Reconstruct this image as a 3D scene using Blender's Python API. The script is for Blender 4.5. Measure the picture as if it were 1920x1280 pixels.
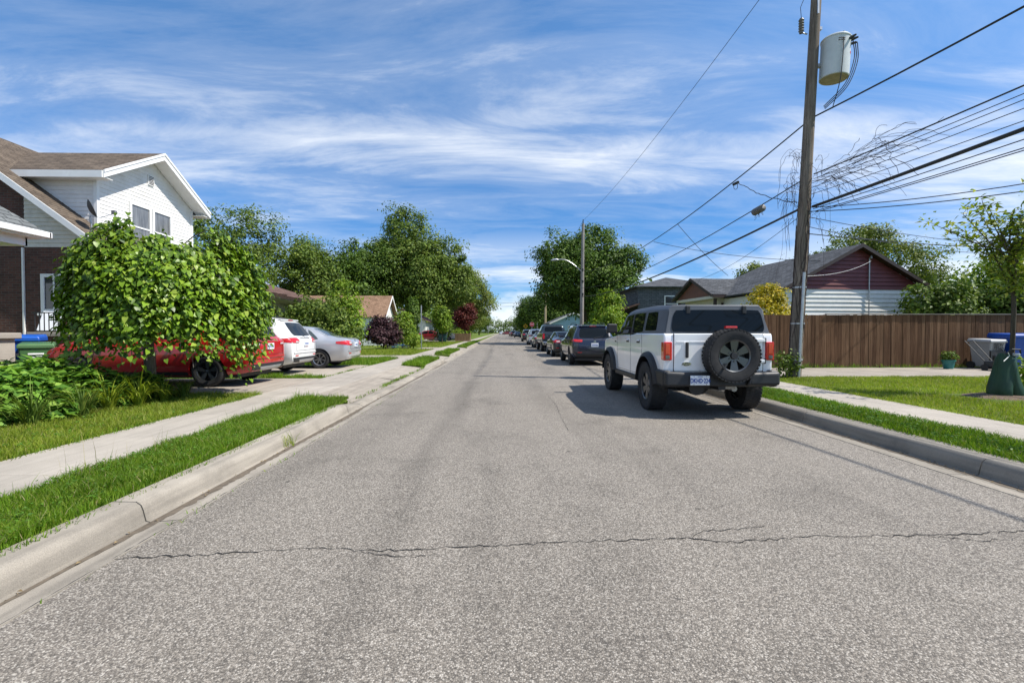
import bpy, bmesh, math, random
import numpy as np
from mathutils import Vector, Matrix
from mathutils.bvhtree import BVHTree

for _o in list(bpy.data.objects):
    bpy.data.objects.remove(_o)
SC = bpy.context.scene
COL = SC.collection
R = math.radians

# ------------------------------------------------------------------ camera
cam = bpy.data.cameras.new('camera')
cam.sensor_width = 36.0
cam.lens = 36.0 * 880 / 1920
cam.clip_start = 0.05
cam.clip_end = 3000
camo = bpy.data.objects.new('camera', cam)
COL.objects.link(camo)
camo.location = (0, 0, 1.40)
camo.rotation_euler = (R(90) - math.atan(18 / 880), 0, -math.atan(20 / 880))
SC.camera = camo
SC.render.resolution_x = 1024
SC.render.resolution_y = 682

# ------------------------------------------------------------------ sun and sky
SUN_EL = R(52.4)
SUN_AZ = (1.0, -0.21)                      # plan direction towards the sun
sun = bpy.data.lights.new('sun', 'SUN')
sun.energy = 5.0
sun.angle = R(0.55)
sun.color = (1.0, 0.95, 0.87)
suno = bpy.data.objects.new('sun', sun)
COL.objects.link(suno)
_d = Vector((SUN_AZ[0], SUN_AZ[1], 0)).normalized() * math.cos(SUN_EL)
_d.z = math.sin(SUN_EL)
suno.rotation_euler = _d.to_track_quat('Z', 'Y').to_euler()
suno.location = (30, -3, 40)

world = bpy.data.worlds.new('World')
SC.world = world
world.use_nodes = True
wn = world.node_tree
wn.nodes.clear()


def nd(nt, typ, ins=None, **props):
    n = nt.nodes.new(typ)
    for k, v in props.items():
        setattr(n, k, v)
    if ins:
        for k, v in ins.items():
            s = n.inputs[k]
            if hasattr(v, 'is_output') or isinstance(v, bpy.types.NodeSocket):
                nt.links.new(v, s)
            else:
                s.default_value = v
    return n


def ramp(nt, fac, stops, interp='LINEAR'):
    n = nt.nodes.new('ShaderNodeValToRGB')
    n.color_ramp.interpolation = interp
    el = n.color_ramp.elements
    while len(el) < len(stops):
        el.new(0.5)
    for e, (p, c) in zip(el, stops):
        e.position = p
        e.color = (c[0], c[1], c[2], 1) if hasattr(c, '__len__') else (c, c, c, 1)
    nt.links.new(fac, n.inputs[0])
    return n


def math_n(nt, op, a, b=None, c=None, clamp=False):
    n = nt.nodes.new('ShaderNodeMath')
    n.operation = op
    n.use_clamp = clamp
    for i, v in enumerate((a, b, c)):
        if v is None:
            continue
        if isinstance(v, (int, float)):
            n.inputs[i].default_value = v
        else:
            nt.links.new(v, n.inputs[i])
    return n.outputs[0]


def mixc(nt, fac, a, b, blend='MIX'):
    n = nt.nodes.new('ShaderNodeMix')
    n.data_type = 'RGBA'
    n.blend_type = blend
    for s, v in ((n.inputs[0], fac), (n.inputs[6], a), (n.inputs[7], b)):
        if isinstance(v, bpy.types.NodeSocket):
            nt.links.new(v, s)
        elif isinstance(v, (int, float)):
            s.default_value = v
        else:
            s.default_value = (v[0], v[1], v[2], 1)
    return n.outputs[2]


def build_sky():
    nt = wn
    sky = nd(nt, 'ShaderNodeTexSky', sky_type='NISHITA', sun_disc=False)
    sky.sun_elevation = SUN_EL
    sky.sun_rotation = math.atan2(SUN_AZ[0], SUN_AZ[1])
    sky.altitude = 2600
    sky.air_density = 1.0
    sky.dust_density = 0.0
    sky.ozone_density = 3.0
    tc = nd(nt, 'ShaderNodeTexCoord')
    sep = nd(nt, 'ShaderNodeSeparateXYZ', {0: tc.outputs['Generated']})
    zz = math_n(nt, 'MAXIMUM', sep.outputs[2], 0.0)
    den = math_n(nt, 'ADD', zz, 0.10)
    px = math_n(nt, 'DIVIDE', sep.outputs[0], den)
    py = math_n(nt, 'DIVIDE', sep.outputs[1], den)
    comb = nd(nt, 'ShaderNodeCombineXYZ', {0: px, 1: py, 2: 0.0})
    # long wind-drawn cirrus streaks in a high flat layer
    mp = nd(nt, 'ShaderNodeMapping', {'Vector': comb.outputs[0], 'Rotation': (0, 0, R(13)), 'Scale': (0.20, 0.62, 1), 'Location': (3.7, 3.3, 0)})
    big = nd(nt, 'ShaderNodeTexNoise', {'Vector': mp.outputs[0], 'Scale': 1.25, 'Detail': 4.0, 'Roughness': 0.5, 'Distortion': 0.35})
    mp2 = nd(nt, 'ShaderNodeMapping', {'Vector': comb.outputs[0], 'Rotation': (0, 0, R(24)), 'Scale': (0.55, 1.45, 1), 'Location': (2.3, 3.9, 0)})
    fine = nd(nt, 'ShaderNodeTexNoise', {'Vector': mp2.outputs[0], 'Scale': 2.1, 'Detail': 10.0, 'Roughness': 0.66, 'Distortion': 0.6})
    a = math_n(nt, 'MULTIPLY', big.outputs[0], 0.58)
    s = math_n(nt, 'MULTIPLY_ADD', fine.outputs[0], 0.42, a)
    cov = ramp(nt, s, [(0.40, 0.02), (0.49, 0.16), (0.57, 0.52), (0.66, 0.97)])
    # low banks of cumulus towards the horizon, all the way round
    mp3 = nd(nt, 'ShaderNodeMapping', {'Vector': tc.outputs['Generated'], 'Scale': (3.2, 3.2, 11.0), 'Location': (0.4, 0.1, 0)})
    cum = nd(nt, 'ShaderNodeTexNoise', {'Vector': mp3.outputs[0], 'Scale': 1.6, 'Detail': 6.0, 'Roughness': 0.55})
    low = ramp(nt, sep.outputs[2], [(0.0, 1.0), (0.10, 0.85), (0.22, 0.0)])
    c2 = ramp(nt, cum.outputs[0], [(0.40, 0.0), (0.58, 1.0)])
    cl2 = math_n(nt, 'MULTIPLY', c2.outputs[0], low.outputs[0])
    tot = math_n(nt, 'MAXIMUM', cov.outputs[0], cl2)
    tot = math_n(nt, 'MULTIPLY', tot, 0.86)
    hs = nd(nt, 'ShaderNodeHueSaturation', {'Saturation': 1.12, 'Value': 1.0, 'Color': sky.outputs[0]})
    # clear air absorbs the bright horizon band
    alt = ramp(nt, sep.outputs[2], [(0.0, (0.33, 0.51, 0.64)), (0.16, (0.44, 0.69, 0.84)), (0.5, (1.0, 1.25, 1.27))]).outputs[0]
    skyc = mixc(nt, 1.0, hs.outputs[0], alt, 'MULTIPLY')
    col = mixc(nt, tot, skyc, (6.1, 6.3, 6.5))
    bg = nd(nt, 'ShaderNodeBackground', {'Color': col, 'Strength': 0.132})
    out = nd(nt, 'ShaderNodeOutputWorld', {'Surface': bg.outputs[0]})


build_sky()
vs = SC.view_settings
vs.view_transform = 'Standard'
vs.look = 'None'
vs.exposure = 0.46
vs.gamma = 1.0
vs.use_curve_mapping = False
SC.render.engine = 'CYCLES'

# ------------------------------------------------------------------ materials
MATS = {}


def new_mat(name):
    m = bpy.data.materials.new(name)
    m.use_nodes = True
    m.node_tree.nodes.clear()
    MATS[name] = m
    return m, m.node_tree


def finish(nt, shader):
    nd(nt, 'ShaderNodeOutputMaterial', {'Surface': shader})


def mat(name, col, rough=0.6, metal=0.0, var=0.12, vs_=6.0, bump=0.0, bs=60.0, coat=0.0, spec=0.5, world_co=False, stretch=(1, 1, 1), dirt=None, emit=None, rvar=0.0):
    if name in MATS:
        return MATS[name]
    m, nt = new_mat(name)
    if world_co:
        co = nd(nt, 'ShaderNodeNewGeometry').outputs['Position']
    else:
        co = nd(nt, 'ShaderNodeTexCoord').outputs['Object']
    mp = nd(nt, 'ShaderNodeMapping', {'Vector': co, 'Scale': stretch}).outputs[0]
    n1 = nd(nt, 'ShaderNodeTexNoise', {'Vector': mp, 'Scale': vs_, 'Detail': 5.0, 'Roughness': 0.6})
    lo = tuple(c * (1 - var) for c in col)
    hi = tuple(min(1, c * (1 + var)) for c in col)
    c = ramp(nt, n1.outputs[0], [(0.3, lo), (0.7, hi)]).outputs[0]
    if dirt:
        n3 = nd(nt, 'ShaderNodeTexNoise', {'Vector': mp, 'Scale': dirt[1], 'Detail': 8.0, 'Roughness': 0.7})
        f = ramp(nt, n3.outputs[0], [(0.48, 0.0), (0.75, dirt[2])]).outputs[0]
        c = mixc(nt, f, c, dirt[0])
    ins = {'Base Color': c, 'Roughness': rough, 'Metallic': metal, 'Coat Weight': coat, 'Coat Roughness': 0.04, 'Specular IOR Level': spec}
    if rvar:
        n4 = nd(nt, 'ShaderNodeTexNoise', {'Vector': mp, 'Scale': vs_ * 2.3, 'Detail': 4.0})
        ins['Roughness'] = ramp(nt, n4.outputs[0], [(0.3, max(0.02, rough - rvar)), (0.7, min(1, rough + rvar))]).outputs[0]
    if emit:
        ins['Emission Color'] = (*emit[0], 1)
        ins['Emission Strength'] = emit[1]
    if bump:
        n2 = nd(nt, 'ShaderNodeTexNoise', {'Vector': mp, 'Scale': bs, 'Detail': 4.0})
        b = nd(nt, 'ShaderNodeBump', {'Height': n2.outputs[0], 'Strength': bump, 'Distance': 0.01})
        ins['Normal'] = b.outputs[0]
    p = nd(nt, 'ShaderNodeBsdfPrincipled', ins)
    finish(nt, p.outputs[0])
    return m


def leaf_mat(name, lo, hi, trans=0.30, rough=0.55, accent=None, spec=0.2):
    if name in MATS:
        return MATS[name]
    m, nt = new_mat(name)
    g = nd(nt, 'ShaderNodeNewGeometry')
    st = [(0.0, lo), (0.75, hi), (1.0, accent or hi)]
    c = ramp(nt, g.outputs['Random Per Island'], st).outputs[0]
    nz = nd(nt, 'ShaderNodeTexNoise', {'Vector': g.outputs['Position'], 'Scale': 0.55, 'Detail': 2.0})
    v = ramp(nt, nz.outputs[0], [(0.3, 0.78), (0.7, 1.2)]).outputs[0]
    c = mixc(nt, 1.0, c, v, 'MULTIPLY')
    p = nd(nt, 'ShaderNodeBsdfPrincipled', {'Base Color': c, 'Roughness': rough, 'Specular IOR Level': spec})
    tcol = mixc(nt, 1.0, c, (1.25, 1.35, 0.55), 'MULTIPLY')
    t = nd(nt, 'ShaderNodeBsdfTranslucent', {'Color': tcol})
    mx = nd(nt, 'ShaderNodeMixShader', {0: trans, 1: p.outputs[0], 2: t.outputs[0]})
    finish(nt, mx.outputs[0])
    return m


def asphalt_mat():
    m, nt = new_mat('asphalt')
    pos = nd(nt, 'ShaderNodeNewGeometry').outputs['Position']
    vo = nd(nt, 'ShaderNodeTexVoronoi', {'Vector': pos, 'Scale': 128.0, 'Randomness': 1.0})
    vo2 = nd(nt, 'ShaderNodeTexVoronoi', {'Vector': pos, 'Scale': 260.0})
    chip = nd(nt, 'ShaderNodeSeparateColor', {0: vo.outputs['Color']})
    chip2 = nd(nt, 'ShaderNodeSeparateColor', {0: vo2.outputs['Color']})
    c = ramp(nt, chip.outputs[0], [(0.0, (0.135, 0.118, 0.100)), (0.30, (0.205, 0.177, 0.146)), (0.7, (0.325, 0.282, 0.232)), (1.0, (0.50, 0.45, 0.385))]).outputs[0]
    c2 = ramp(nt, chip2.outputs[1], [(0.0, 0.62), (0.6, 1.0), (1.0, 1.35)]).outputs[0]
    c = mixc(nt, 0.65, c, mixc(nt, 1.0, c, c2, 'MULTIPLY'))
    edge = ramp(nt, vo.outputs['Distance'], [(0.35, 1.0), (0.75, 0.62)]).outputs[0]
    c = mixc(nt, 1.0, c, edge, 'MULTIPLY')
    # worn wheel tracks, drips and patches
    mp = nd(nt, 'ShaderNodeMapping', {'Vector': pos, 'Scale': (1.0, 0.10, 1)})
    big = nd(nt, 'ShaderNodeTexNoise', {'Vector': mp.outputs[0], 'Scale': 1.3, 'Detail': 4.0, 'Roughness': 0.55})
    w = ramp(nt, big.outputs[0], [(0.30, 0.80), (0.48, 1.0), (0.72, 1.08)]).outputs[0]
    c = mixc(nt, 1.0, c, w, 'MULTIPLY')
    st = nd(nt, 'ShaderNodeTexNoise', {'Vector': pos, 'Scale': 0.9, 'Detail': 6.0, 'Roughness': 0.65})
    s = ramp(nt, st.outputs[0], [(0.30, 0.76), (0.46, 1.0), (0.7, 1.06)]).outputs[0]
    c = mixc(nt, 1.0, c, s, 'MULTIPLY')
    # oil drip line down the lane middles
    sx = nd(nt, 'ShaderNodeSeparateXYZ', {0: pos})
    wob = nd(nt, 'ShaderNodeTexNoise', {'Vector': mp.outputs[0], 'Scale': 3.0, 'Detail': 2.0})
    xx = math_n(nt, 'MULTIPLY_ADD', wob.outputs[0], 0.5, sx.outputs[0])
    d1 = math_n(nt, 'ABSOLUTE', math_n(nt, 'ADD', xx, 0.55))
    oil = ramp(nt, d1, [(0.0, 0.80), (0.24, 1.0)]).outputs[0]
    c = mixc(nt, 1.0, c, oil, 'MULTIPLY')
    # small dark spots
    vs3 = nd(nt, 'ShaderNodeTexVoronoi', {'Vector': pos, 'Scale': 1.7})
    spot = ramp(nt, vs3.outputs['Distance'], [(0.02, 0.35), (0.05, 1.0)]).outputs[0]
    c = mixc(nt, 1.0, c, spot, 'MULTIPLY')
    c = mixc(nt, 1.0, c, (0.90, 0.915, 0.925), 'MULTIPLY')
    hgt = math_n(nt, 'MULTIPLY', math_n(nt, 'SUBTRACT', 1.0, vo.outputs['Distance']), 1.0)
    b = nd(nt, 'ShaderNodeBump', {'Height': hgt, 'Strength': 0.55, 'Distance': 0.006})
    p = nd(nt, 'ShaderNodeBsdfPrincipled', {'Base Color': c, 'Roughness': 0.82, 'Specular IOR Level': 0.35, 'Normal': b.outputs[0]})
    finish(nt, p.outputs[0])
    return m


def concrete_mat(name, col, stain=0.5):
    m, nt = new_mat(name)
    pos = nd(nt, 'ShaderNodeNewGeometry').outputs['Position']
    oi = nd(nt, 'ShaderNodeObjectInfo')
    n1 = nd(nt, 'ShaderNodeTexNoise', {'Vector': pos, 'Scale': 1.6, 'Detail': 8.0, 'Roughness': 0.68})
    n2 = nd(nt, 'ShaderNodeTexNoise', {'Vector': pos, 'Scale': 170.0, 'Detail': 3.0})
    c = ramp(nt, n1.outputs[0], [(0.28, tuple(x * (1 - 0.35 * stain) for x in col)), (0.52, col), (0.75, tuple(x * 1.10 for x in col))]).outputs[0]
    g = ramp(nt, n2.outputs[0], [(0.3, 0.80), (0.7, 1.16)]).outputs[0]
    c = mixc(nt, 1.0, c, g, 'MULTIPLY')
    ov = ramp(nt, oi.outputs['Random'], [(0.0, 0.90), (1.0, 1.08)]).outputs[0]
    c = mixc(nt, 1.0, c, ov, 'MULTIPLY')
    mp = nd(nt, 'ShaderNodeMapping', {'Vector': pos, 'Scale': (6.0, 0.35, 6.0)})
    n3 = nd(nt, 'ShaderNodeTexNoise', {'Vector': mp.outputs[0], 'Scale': 2.0, 'Detail': 5.0})
    k = ramp(nt, n3.outputs[0], [(0.32, 1.0 - 0.30 * stain), (0.55, 1.0)]).outputs[0]
    c = mixc(nt, 1.0, c, k, 'MULTIPLY')
    b = nd(nt, 'ShaderNodeBump', {'Height': n2.outputs[0], 'Strength': 0.30, 'Distance': 0.004})
    p = nd(nt, 'ShaderNodeBsdfPrincipled', {'Base Color': c, 'Roughness': 0.88, 'Specular IOR Level': 0.3, 'Normal': b.outputs[0]})
    finish(nt, p.outputs[0])
    return m


def shingle_mat(name, c1, c2, sc=(1, 1)):
    """asphalt shingle courses: uses UV-free generated rows from object coordinates along the slope"""
    m, nt = new_mat(name)
    uv = nd(nt, 'ShaderNodeTexCoord').outputs['UV']
    br = nd(nt, 'ShaderNodeTexBrick', {'Vector': uv, 'Color1': (*c1, 1), 'Color2': (*c2, 1), 'Mortar': (c1[0] * 0.45, c1[1] * 0.45, c1[2] * 0.45, 1), 'Scale': 1.0, 'Mortar Size': 0.012, 'Brick Width': 0.33, 'Row Height': 0.145, 'Bias': 0.0})
    br.offset = 0.37
    n = nd(nt, 'ShaderNodeTexNoise', {'Vector': uv, 'Scale': 1.4, 'Detail': 6.0, 'Roughness': 0.7})
    v = ramp(nt, n.outputs[0], [(0.3, 0.72), (0.7, 1.22)]).outputs[0]
    c = mixc(nt, 1.0, br.outputs[0], v, 'MULTIPLY')
    n2 = nd(nt, 'ShaderNodeTexNoise', {'Vector': uv, 'Scale': 140.0, 'Detail': 2.0})
    v2 = ramp(nt, n2.outputs[0], [(0.3, 0.75), (0.7, 1.25)]).outputs[0]
    c = mixc(nt, 1.0, c, v2, 'MULTIPLY')
    b = nd(nt, 'ShaderNodeBump', {'Height': br.outputs['Fac'], 'Strength': 0.8, 'Distance': 0.012})
    b.invert = True
    p = nd(nt, 'ShaderNodeBsdfPrincipled', {'Base Color': c, 'Roughness': 0.92, 'Specular IOR Level': 0.2, 'Normal': b.outputs[0]})
    finish(nt, p.outputs[0])
    return m


def brick_mat(name, c1, c2, mortar, scale=1.0):
    m, nt = new_mat(name)
    uv = nd(nt, 'ShaderNodeTexCoord').outputs['UV']
    br = nd(nt, 'ShaderNodeTexBrick', {'Vector': uv, 'Color1': (*c1, 1), 'Color2': (*c2, 1), 'Mortar': (*mortar, 1), 'Scale': scale, 'Mortar Size': 0.007, 'Brick Width': 0.215, 'Row Height': 0.075})
    n = nd(nt, 'ShaderNodeTexNoise', {'Vector': uv, 'Scale': 3.0, 'Detail': 6.0, 'Roughness': 0.7})
    v = ramp(nt, n.outputs[0], [(0.3, 0.7), (0.7, 1.25)]).outputs[0]
    c = mixc(nt, 1.0, br.outputs[0], v, 'MULTIPLY')
    b = nd(nt, 'ShaderNodeBump', {'Height': br.outputs['Fac'], 'Strength': 0.7, 'Distance': 0.008})
    b.invert = True
    p = nd(nt, 'ShaderNodeBsdfPrincipled', {'Base Color': c, 'Roughness': 0.88, 'Normal': b.outputs[0]})
    finish(nt, p.outputs[0])
    return m


def ground_mat():
    m, nt = new_mat('lawn_ground')
    pos = nd(nt, 'ShaderNodeNewGeometry').outputs['Position']
    n1 = nd(nt, 'ShaderNodeTexNoise', {'Vector': pos, 'Scale': 0.7, 'Detail': 7.0, 'Roughness': 0.65})
    n2 = nd(nt, 'ShaderNodeTexNoise', {'Vector': pos, 'Scale': 45.0, 'Detail': 5.0, 'Roughness': 0.7})
    c = ramp(nt, n1.outputs[0], [(0.3, (0.070, 0.115, 0.016)), (0.55, (0.115, 0.160, 0.026)), (0.75, (0.165, 0.180, 0.045))]).outputs[0]
    g = ramp(nt, n2.outputs[0], [(0.28, 0.45), (0.5, 1.0), (0.72, 1.5)]).outputs[0]
    c = mixc(nt, 1.0, c, g, 'MULTIPLY')
    b = nd(nt, 'ShaderNodeBump', {'Height': n2.outputs[0], 'Strength': 0.8, 'Distance': 0.03})
    p = nd(nt, 'ShaderNodeBsdfPrincipled', {'Base Color': c, 'Roughness': 0.95, 'Specular IOR Level': 0.15, 'Normal': b.outputs[0]})
    finish(nt, p.outputs[0])
    return m


def bark_mat(name, c1, c2, sz=9.0):
    m, nt = new_mat(name)
    co = nd(nt, 'ShaderNodeTexCoord').outputs['Object']
    mp = nd(nt, 'ShaderNodeMapping', {'Vector': co, 'Scale': (sz, sz, 0.5)})
    n1 = nd(nt, 'ShaderNodeTexNoise', {'Vector': mp.outputs[0], 'Scale': 2.2, 'Detail': 7.0, 'Roughness': 0.7, 'Distortion': 0.3})
    n2 = nd(nt, 'ShaderNodeTexNoise', {'Vector': co, 'Scale': 0.8, 'Detail': 3.0})
    c = ramp(nt, n1.outputs[0], [(0.32, c1), (0.68, c2)]).outputs[0]
    v = ramp(nt, n2.outputs[0], [(0.3, 0.75), (0.7, 1.2)]).outputs[0]
    c = mixc(nt, 1.0, c, v, 'MULTIPLY')
    b = nd(nt, 'ShaderNodeBump', {'Height': n1.outputs[0], 'Strength': 0.7, 'Distance': 0.02})
    p = nd(nt, 'ShaderNodeBsdfPrincipled', {'Base Color': c, 'Roughness': 0.92, 'Specular IOR Level': 0.2, 'Normal': b.outputs[0]})
    finish(nt, p.outputs[0])
    return m


ASPHALT = asphalt_mat()
CONC = concrete_mat('sidewalk_concrete', (0.372, 0.334, 0.284))
CURBM = concrete_mat('kerb_concrete', (0.300, 0.268, 0.222), 0.9)
DRIVE = concrete_mat('driveway_concrete', (0.345, 0.303, 0.250), 0.7)
LAWN = ground_mat()
WOODPOLE = bark_mat('weathered_pole_wood', (0.085, 0.066, 0.052), (0.27, 0.225, 0.185), 12.0)
GREYPOLE = bark_mat('grey_pole_wood', (0.16, 0.145, 0.13), (0.36, 0.335, 0.31), 10.0)
BARK = bark_mat('bark', (0.035, 0.027, 0.020), (0.13, 0.105, 0.08))
GREYBARK = bark_mat('grey_bark', (0.08, 0.07, 0.06), (0.22, 0.20, 0.17))
BLACKPL = mat('black_plastic', (0.018, 0.019, 0.021), 0.55, var=0.1, bump=0.05, bs=300)
RUBBER = mat('tyre_rubber', (0.018, 0.018, 0.019), 0.8, var=0.25, vs_=14, dirt=((0.06, 0.055, 0.05), 9.0, 0.35))
GLASS = mat('tinted_car_glass', (0.006, 0.008, 0.009), 0.03, var=0.0, spec=0.25)
PALEGLASS = mat('clear_car_glass', (0.05, 0.065, 0.068), 0.03, var=0.0, spec=0.8)
HOUSEGLASS = mat('house_window_glass', (0.035, 0.04, 0.045), 0.04, var=0.1, spec=0.8)
ALLOY = mat('alloy_wheel', (0.42, 0.43, 0.44), 0.28, metal=0.9, var=0.08)
DKALLOY = mat('grey_alloy_wheel', (0.115, 0.12, 0.125), 0.30, metal=0.85, var=0.08)
CHROME = mat('chrome_trim', (0.75, 0.76, 0.78), 0.12, metal=1.0, var=0.03)
REDLENS = mat('red_lamp_lens', (0.55, 0.012, 0.014), 0.12, var=0.15, vs_=25, coat=0.8)
CLEARLENS = mat('clear_lamp_lens', (0.55, 0.54, 0.53), 0.12, var=0.1, coat=0.8)
PLATEM = mat('plate_white', (0.72, 0.75, 0.78), 0.4, var=0.04)
PLATEBLUE = mat('plate_blue', (0.02, 0.07, 0.30), 0.4, var=0.04)
WHITETRIM = mat('white_trim_paint', (0.78, 0.78, 0.76), 0.5, var=0.06, dirt=((0.35, 0.33, 0.30), 3.0, 0.25))
WHITESIDE = mat('white_vinyl_siding', (0.74, 0.73, 0.70), 0.55, var=0.05, dirt=((0.30, 0.26, 0.20), 1.3, 0.30))
GALV = mat('galvanised_steel', (0.46, 0.47, 0.48), 0.42, metal=0.7, var=0.12)
BLACKIRON = mat('black_iron', (0.02, 0.02, 0.022), 0.5, var=0.1)
CABLEM = mat('black_cable', (0.016, 0.016, 0.017), 0.6, var=0.1)
DIRT = mat('mulch_soil', (0.11, 0.075, 0.05), 0.95, var=0.5, vs_=30, bump=0.8, bs=60, world_co=True)

# ------------------------------------------------------------------ mesh helpers
class MB:
    def __init__(self):
        self.v = []
        self.f = []

    def add(self, vs, fs):
        o = len(self.v)
        self.v.extend([tuple(p) for p in vs])
        self.f.extend([tuple(i + o for i in f) for f in fs])
        return self

    def box(self, x0, x1, y0, y1, z0, z1):
        return self.add([(x0, y0, z0), (x1, y0, z0), (x1, y1, z0), (x0, y1, z0), (x0, y0, z1), (x1, y0, z1), (x1, y1, z1), (x0, y1, z1)],
                        [(0, 3, 2, 1), (4, 5, 6, 7), (0, 1, 5, 4), (1, 2, 6, 5), (2, 3, 7, 6), (3, 0, 4, 7)])

    def hexa(self, a, b):
        """two quads (each 4 points, same winding) joined into a solid"""
        return self.add(list(a) + list(b), [(3, 2, 1, 0), (4, 5, 6, 7), (0, 1, 5, 4), (1, 2, 6, 5), (2, 3, 7, 6), (3, 0, 4, 7)])

    def prism(self, poly, axis, a, b):
        """extrude a 2-D polygon along axis ('x': poly=(y,z), 'y': poly=(x,z), 'z': poly=(x,y))"""
        def P(p, t):
            return {'x': (t, p[0], p[1]), 'y': (p[0], t, p[1]), 'z': (p[0], p[1], t)}[axis]
        n = len(poly)
        vs = [P(p, a) for p in poly] + [P(p, b) for p in poly]
        fs = [tuple(range(n))[::-1], tuple(range(n, 2 * n))] + [(i, (i + 1) % n, n + (i + 1) % n, n + i) for i in range(n)]
        return self.add(vs, fs)

    def tube(self, pts, rad, sides=8, caps=True):
        pts = [Vector(p) for p in pts]
        n = len(pts)
        if not hasattr(rad, '__len__'):
            rad = [rad] * n
        vs = []
        up = Vector((0.123, 0.234, 1)).normalized()
        prev = None
        for i in range(n):
            d = (pts[min(i + 1, n - 1)] - pts[max(i - 1, 0)])
            if d.length < 1e-9:
                d = Vector((0, 0, 1))
            d.normalize()
            a = prev if prev is not None else (Vector((1, 0, 0)) if abs(d.z) > 0.9 else up)
            a = (a - d * a.dot(d))
            if a.length < 1e-6:
                a = Vector((0, 1, 0)) - d * d.y
            a.normalize()
            prev = a
            b = d.cross(a)
            for k in range(sides):
                t = 2 * math.pi * k / sides
                vs.append(pts[i] + (a * math.cos(t) + b * math.sin(t)) * rad[i])
        fs = []
        for i in range(n - 1):
            for k in range(sides):
                k2 = (k + 1) % sides
                fs.append((i * sides + k, i * sides + k2, (i + 1) * sides + k2, (i + 1) * sides + k))
        if caps:
            fs.append(tuple(range(sides))[::-1])
            fs.append(tuple(range((n - 1) * sides, n * sides)))
        return self.add(vs, fs)

    def lathe(self, prof, axis='z', c=(0, 0, 0), seg=24, close=False):
        """prof: (radius, height along axis)"""
        n = len(prof)
        vs = []
        for k in range(seg):
            t = 2 * math.pi * k / seg
            for r, h in prof:
                a, b = r * math.cos(t), r * math.sin(t)
                p = {'z': (a, b, h), 'x': (h, a, b), 'y': (b, h, a)}[axis]
                vs.append((p[0] + c[0], p[1] + c[1], p[2] + c[2]))
        fs = []
        m = n if close else n - 1
        for k in range(seg):
            k2 = (k + 1) % seg
            for i in range(m):
                j = (i + 1) % n
                fs.append((k * n + i, k2 * n + i, k2 * n + j, k * n + j))
        if not close:
            if prof[0][0] > 1e-6:
                fs.append(tuple(k * n for k in range(seg))[::-1])
            if prof[-1][0] > 1e-6:
                fs.append(tuple(k * n + n - 1 for k in range(seg)))
        return self.add(vs, fs)

    def grid(self, rows):
        n, m = len(rows), len(rows[0])
        vs = [p for r in rows for p in r]
        fs = [(i * m + j, i * m + j + 1, (i + 1) * m + j + 1, (i + 1) * m + j) for i in range(n - 1) for j in range(m - 1)]
        return self.add(vs, fs)

    def xform(self, M):
        self.v = [tuple(M @ Vector(p)) for p in self.v]
        return self

    def build(self, name, material, parent=None, smooth=False, bevel=0.0, seg=2, recalc=True, angle=35):
        me = bpy.data.meshes.new(name)
        me.from_pydata(self.v, [], self.f)
        if recalc:
            bm = bmesh.new()
            bm.from_mesh(me)
            bmesh.ops.recalc_face_normals(bm, faces=bm.faces)
            bm.to_mesh(me)
            bm.free()
        me.materials.append(material)
        if smooth:
            me.polygons.foreach_set('use_smooth', [True] * len(me.polygons))
            try:
                me.set_sharp_from_angle(angle=R(angle))
            except Exception:
                pass
        me.update()
        o = bpy.data.objects.new(name, me)
        COL.objects.link(o)
        if parent is not None:
            o.parent = parent
        if bevel:
            b = o.modifiers.new('bevel', 'BEVEL')
            b.width = bevel
            b.segments = seg
            b.limit_method = 'ANGLE'
            b.angle_limit = R(32)
            b.harden_normals = False
        return o


def np_mesh(name, verts, faces, material, parent=None, smooth=False):
    """verts (N,3) array, faces (F,k) int array with constant k"""
    me = bpy.data.meshes.new(name)
    k = faces.shape[1]
    me.vertices.add(len(verts))
    me.vertices.foreach_set('co', np.ascontiguousarray(verts, dtype=np.float32).ravel())
    me.loops.add(faces.size)
    me.loops.foreach_set('vertex_index', np.ascontiguousarray(faces, dtype=np.int32).ravel())
    me.polygons.add(len(faces))
    me.polygons.foreach_set('loop_start', np.arange(0, faces.size, k, dtype=np.int32))
    me.polygons.foreach_set('loop_total', np.full(len(faces), k, dtype=np.int32))
    me.materials.append(material)
    me.update(calc_edges=True)
    if smooth:
        me.polygons.foreach_set('use_smooth', np.ones(len(faces), dtype=bool))
    o = bpy.data.objects.new(name, me)
    COL.objects.link(o)
    if parent is not None:
        o.parent = parent
    return o


def box_uv(o, rot=None):
    """UVs in metres: u along the horizontal of each face, v up its slope"""
    me = o.data
    uv = me.uv_layers.new(name='UVMap')
    for p in me.polygons:
        n = p.normal
        h = Vector((0, 0, 1)).cross(n)
        if h.length < 0.05:
            h = Vector((1, 0, 0))
        h.normalize()
        s = n.cross(h)
        for li in p.loop_indices:
            c = me.vertices[me.loops[li].vertex_index].co
            uv.data[li].uv = (c.dot(h), c.dot(s))


def tag(o, label, cat, group=None):
    o['label'] = label
    o['category'] = cat
    if group:
        o['group'] = group
    return o


def thing(name, label, cat, loc=(0, 0, 0), rz=0.0, group=None):
    o = bpy.data.objects.new(name, None)
    o.empty_display_size = 0.2
    COL.objects.link(o)
    o.location = loc
    o.rotation_euler = (0, 0, rz)
    return tag(o, label, cat, group)


def structure(o):
    o['kind'] = 'structure'
    return o


def empty_structure(name, loc=(0, 0, 0)):
    o = bpy.data.objects.new(name, None)
    COL.objects.link(o)
    o.location = loc
    return structure(o)


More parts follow.
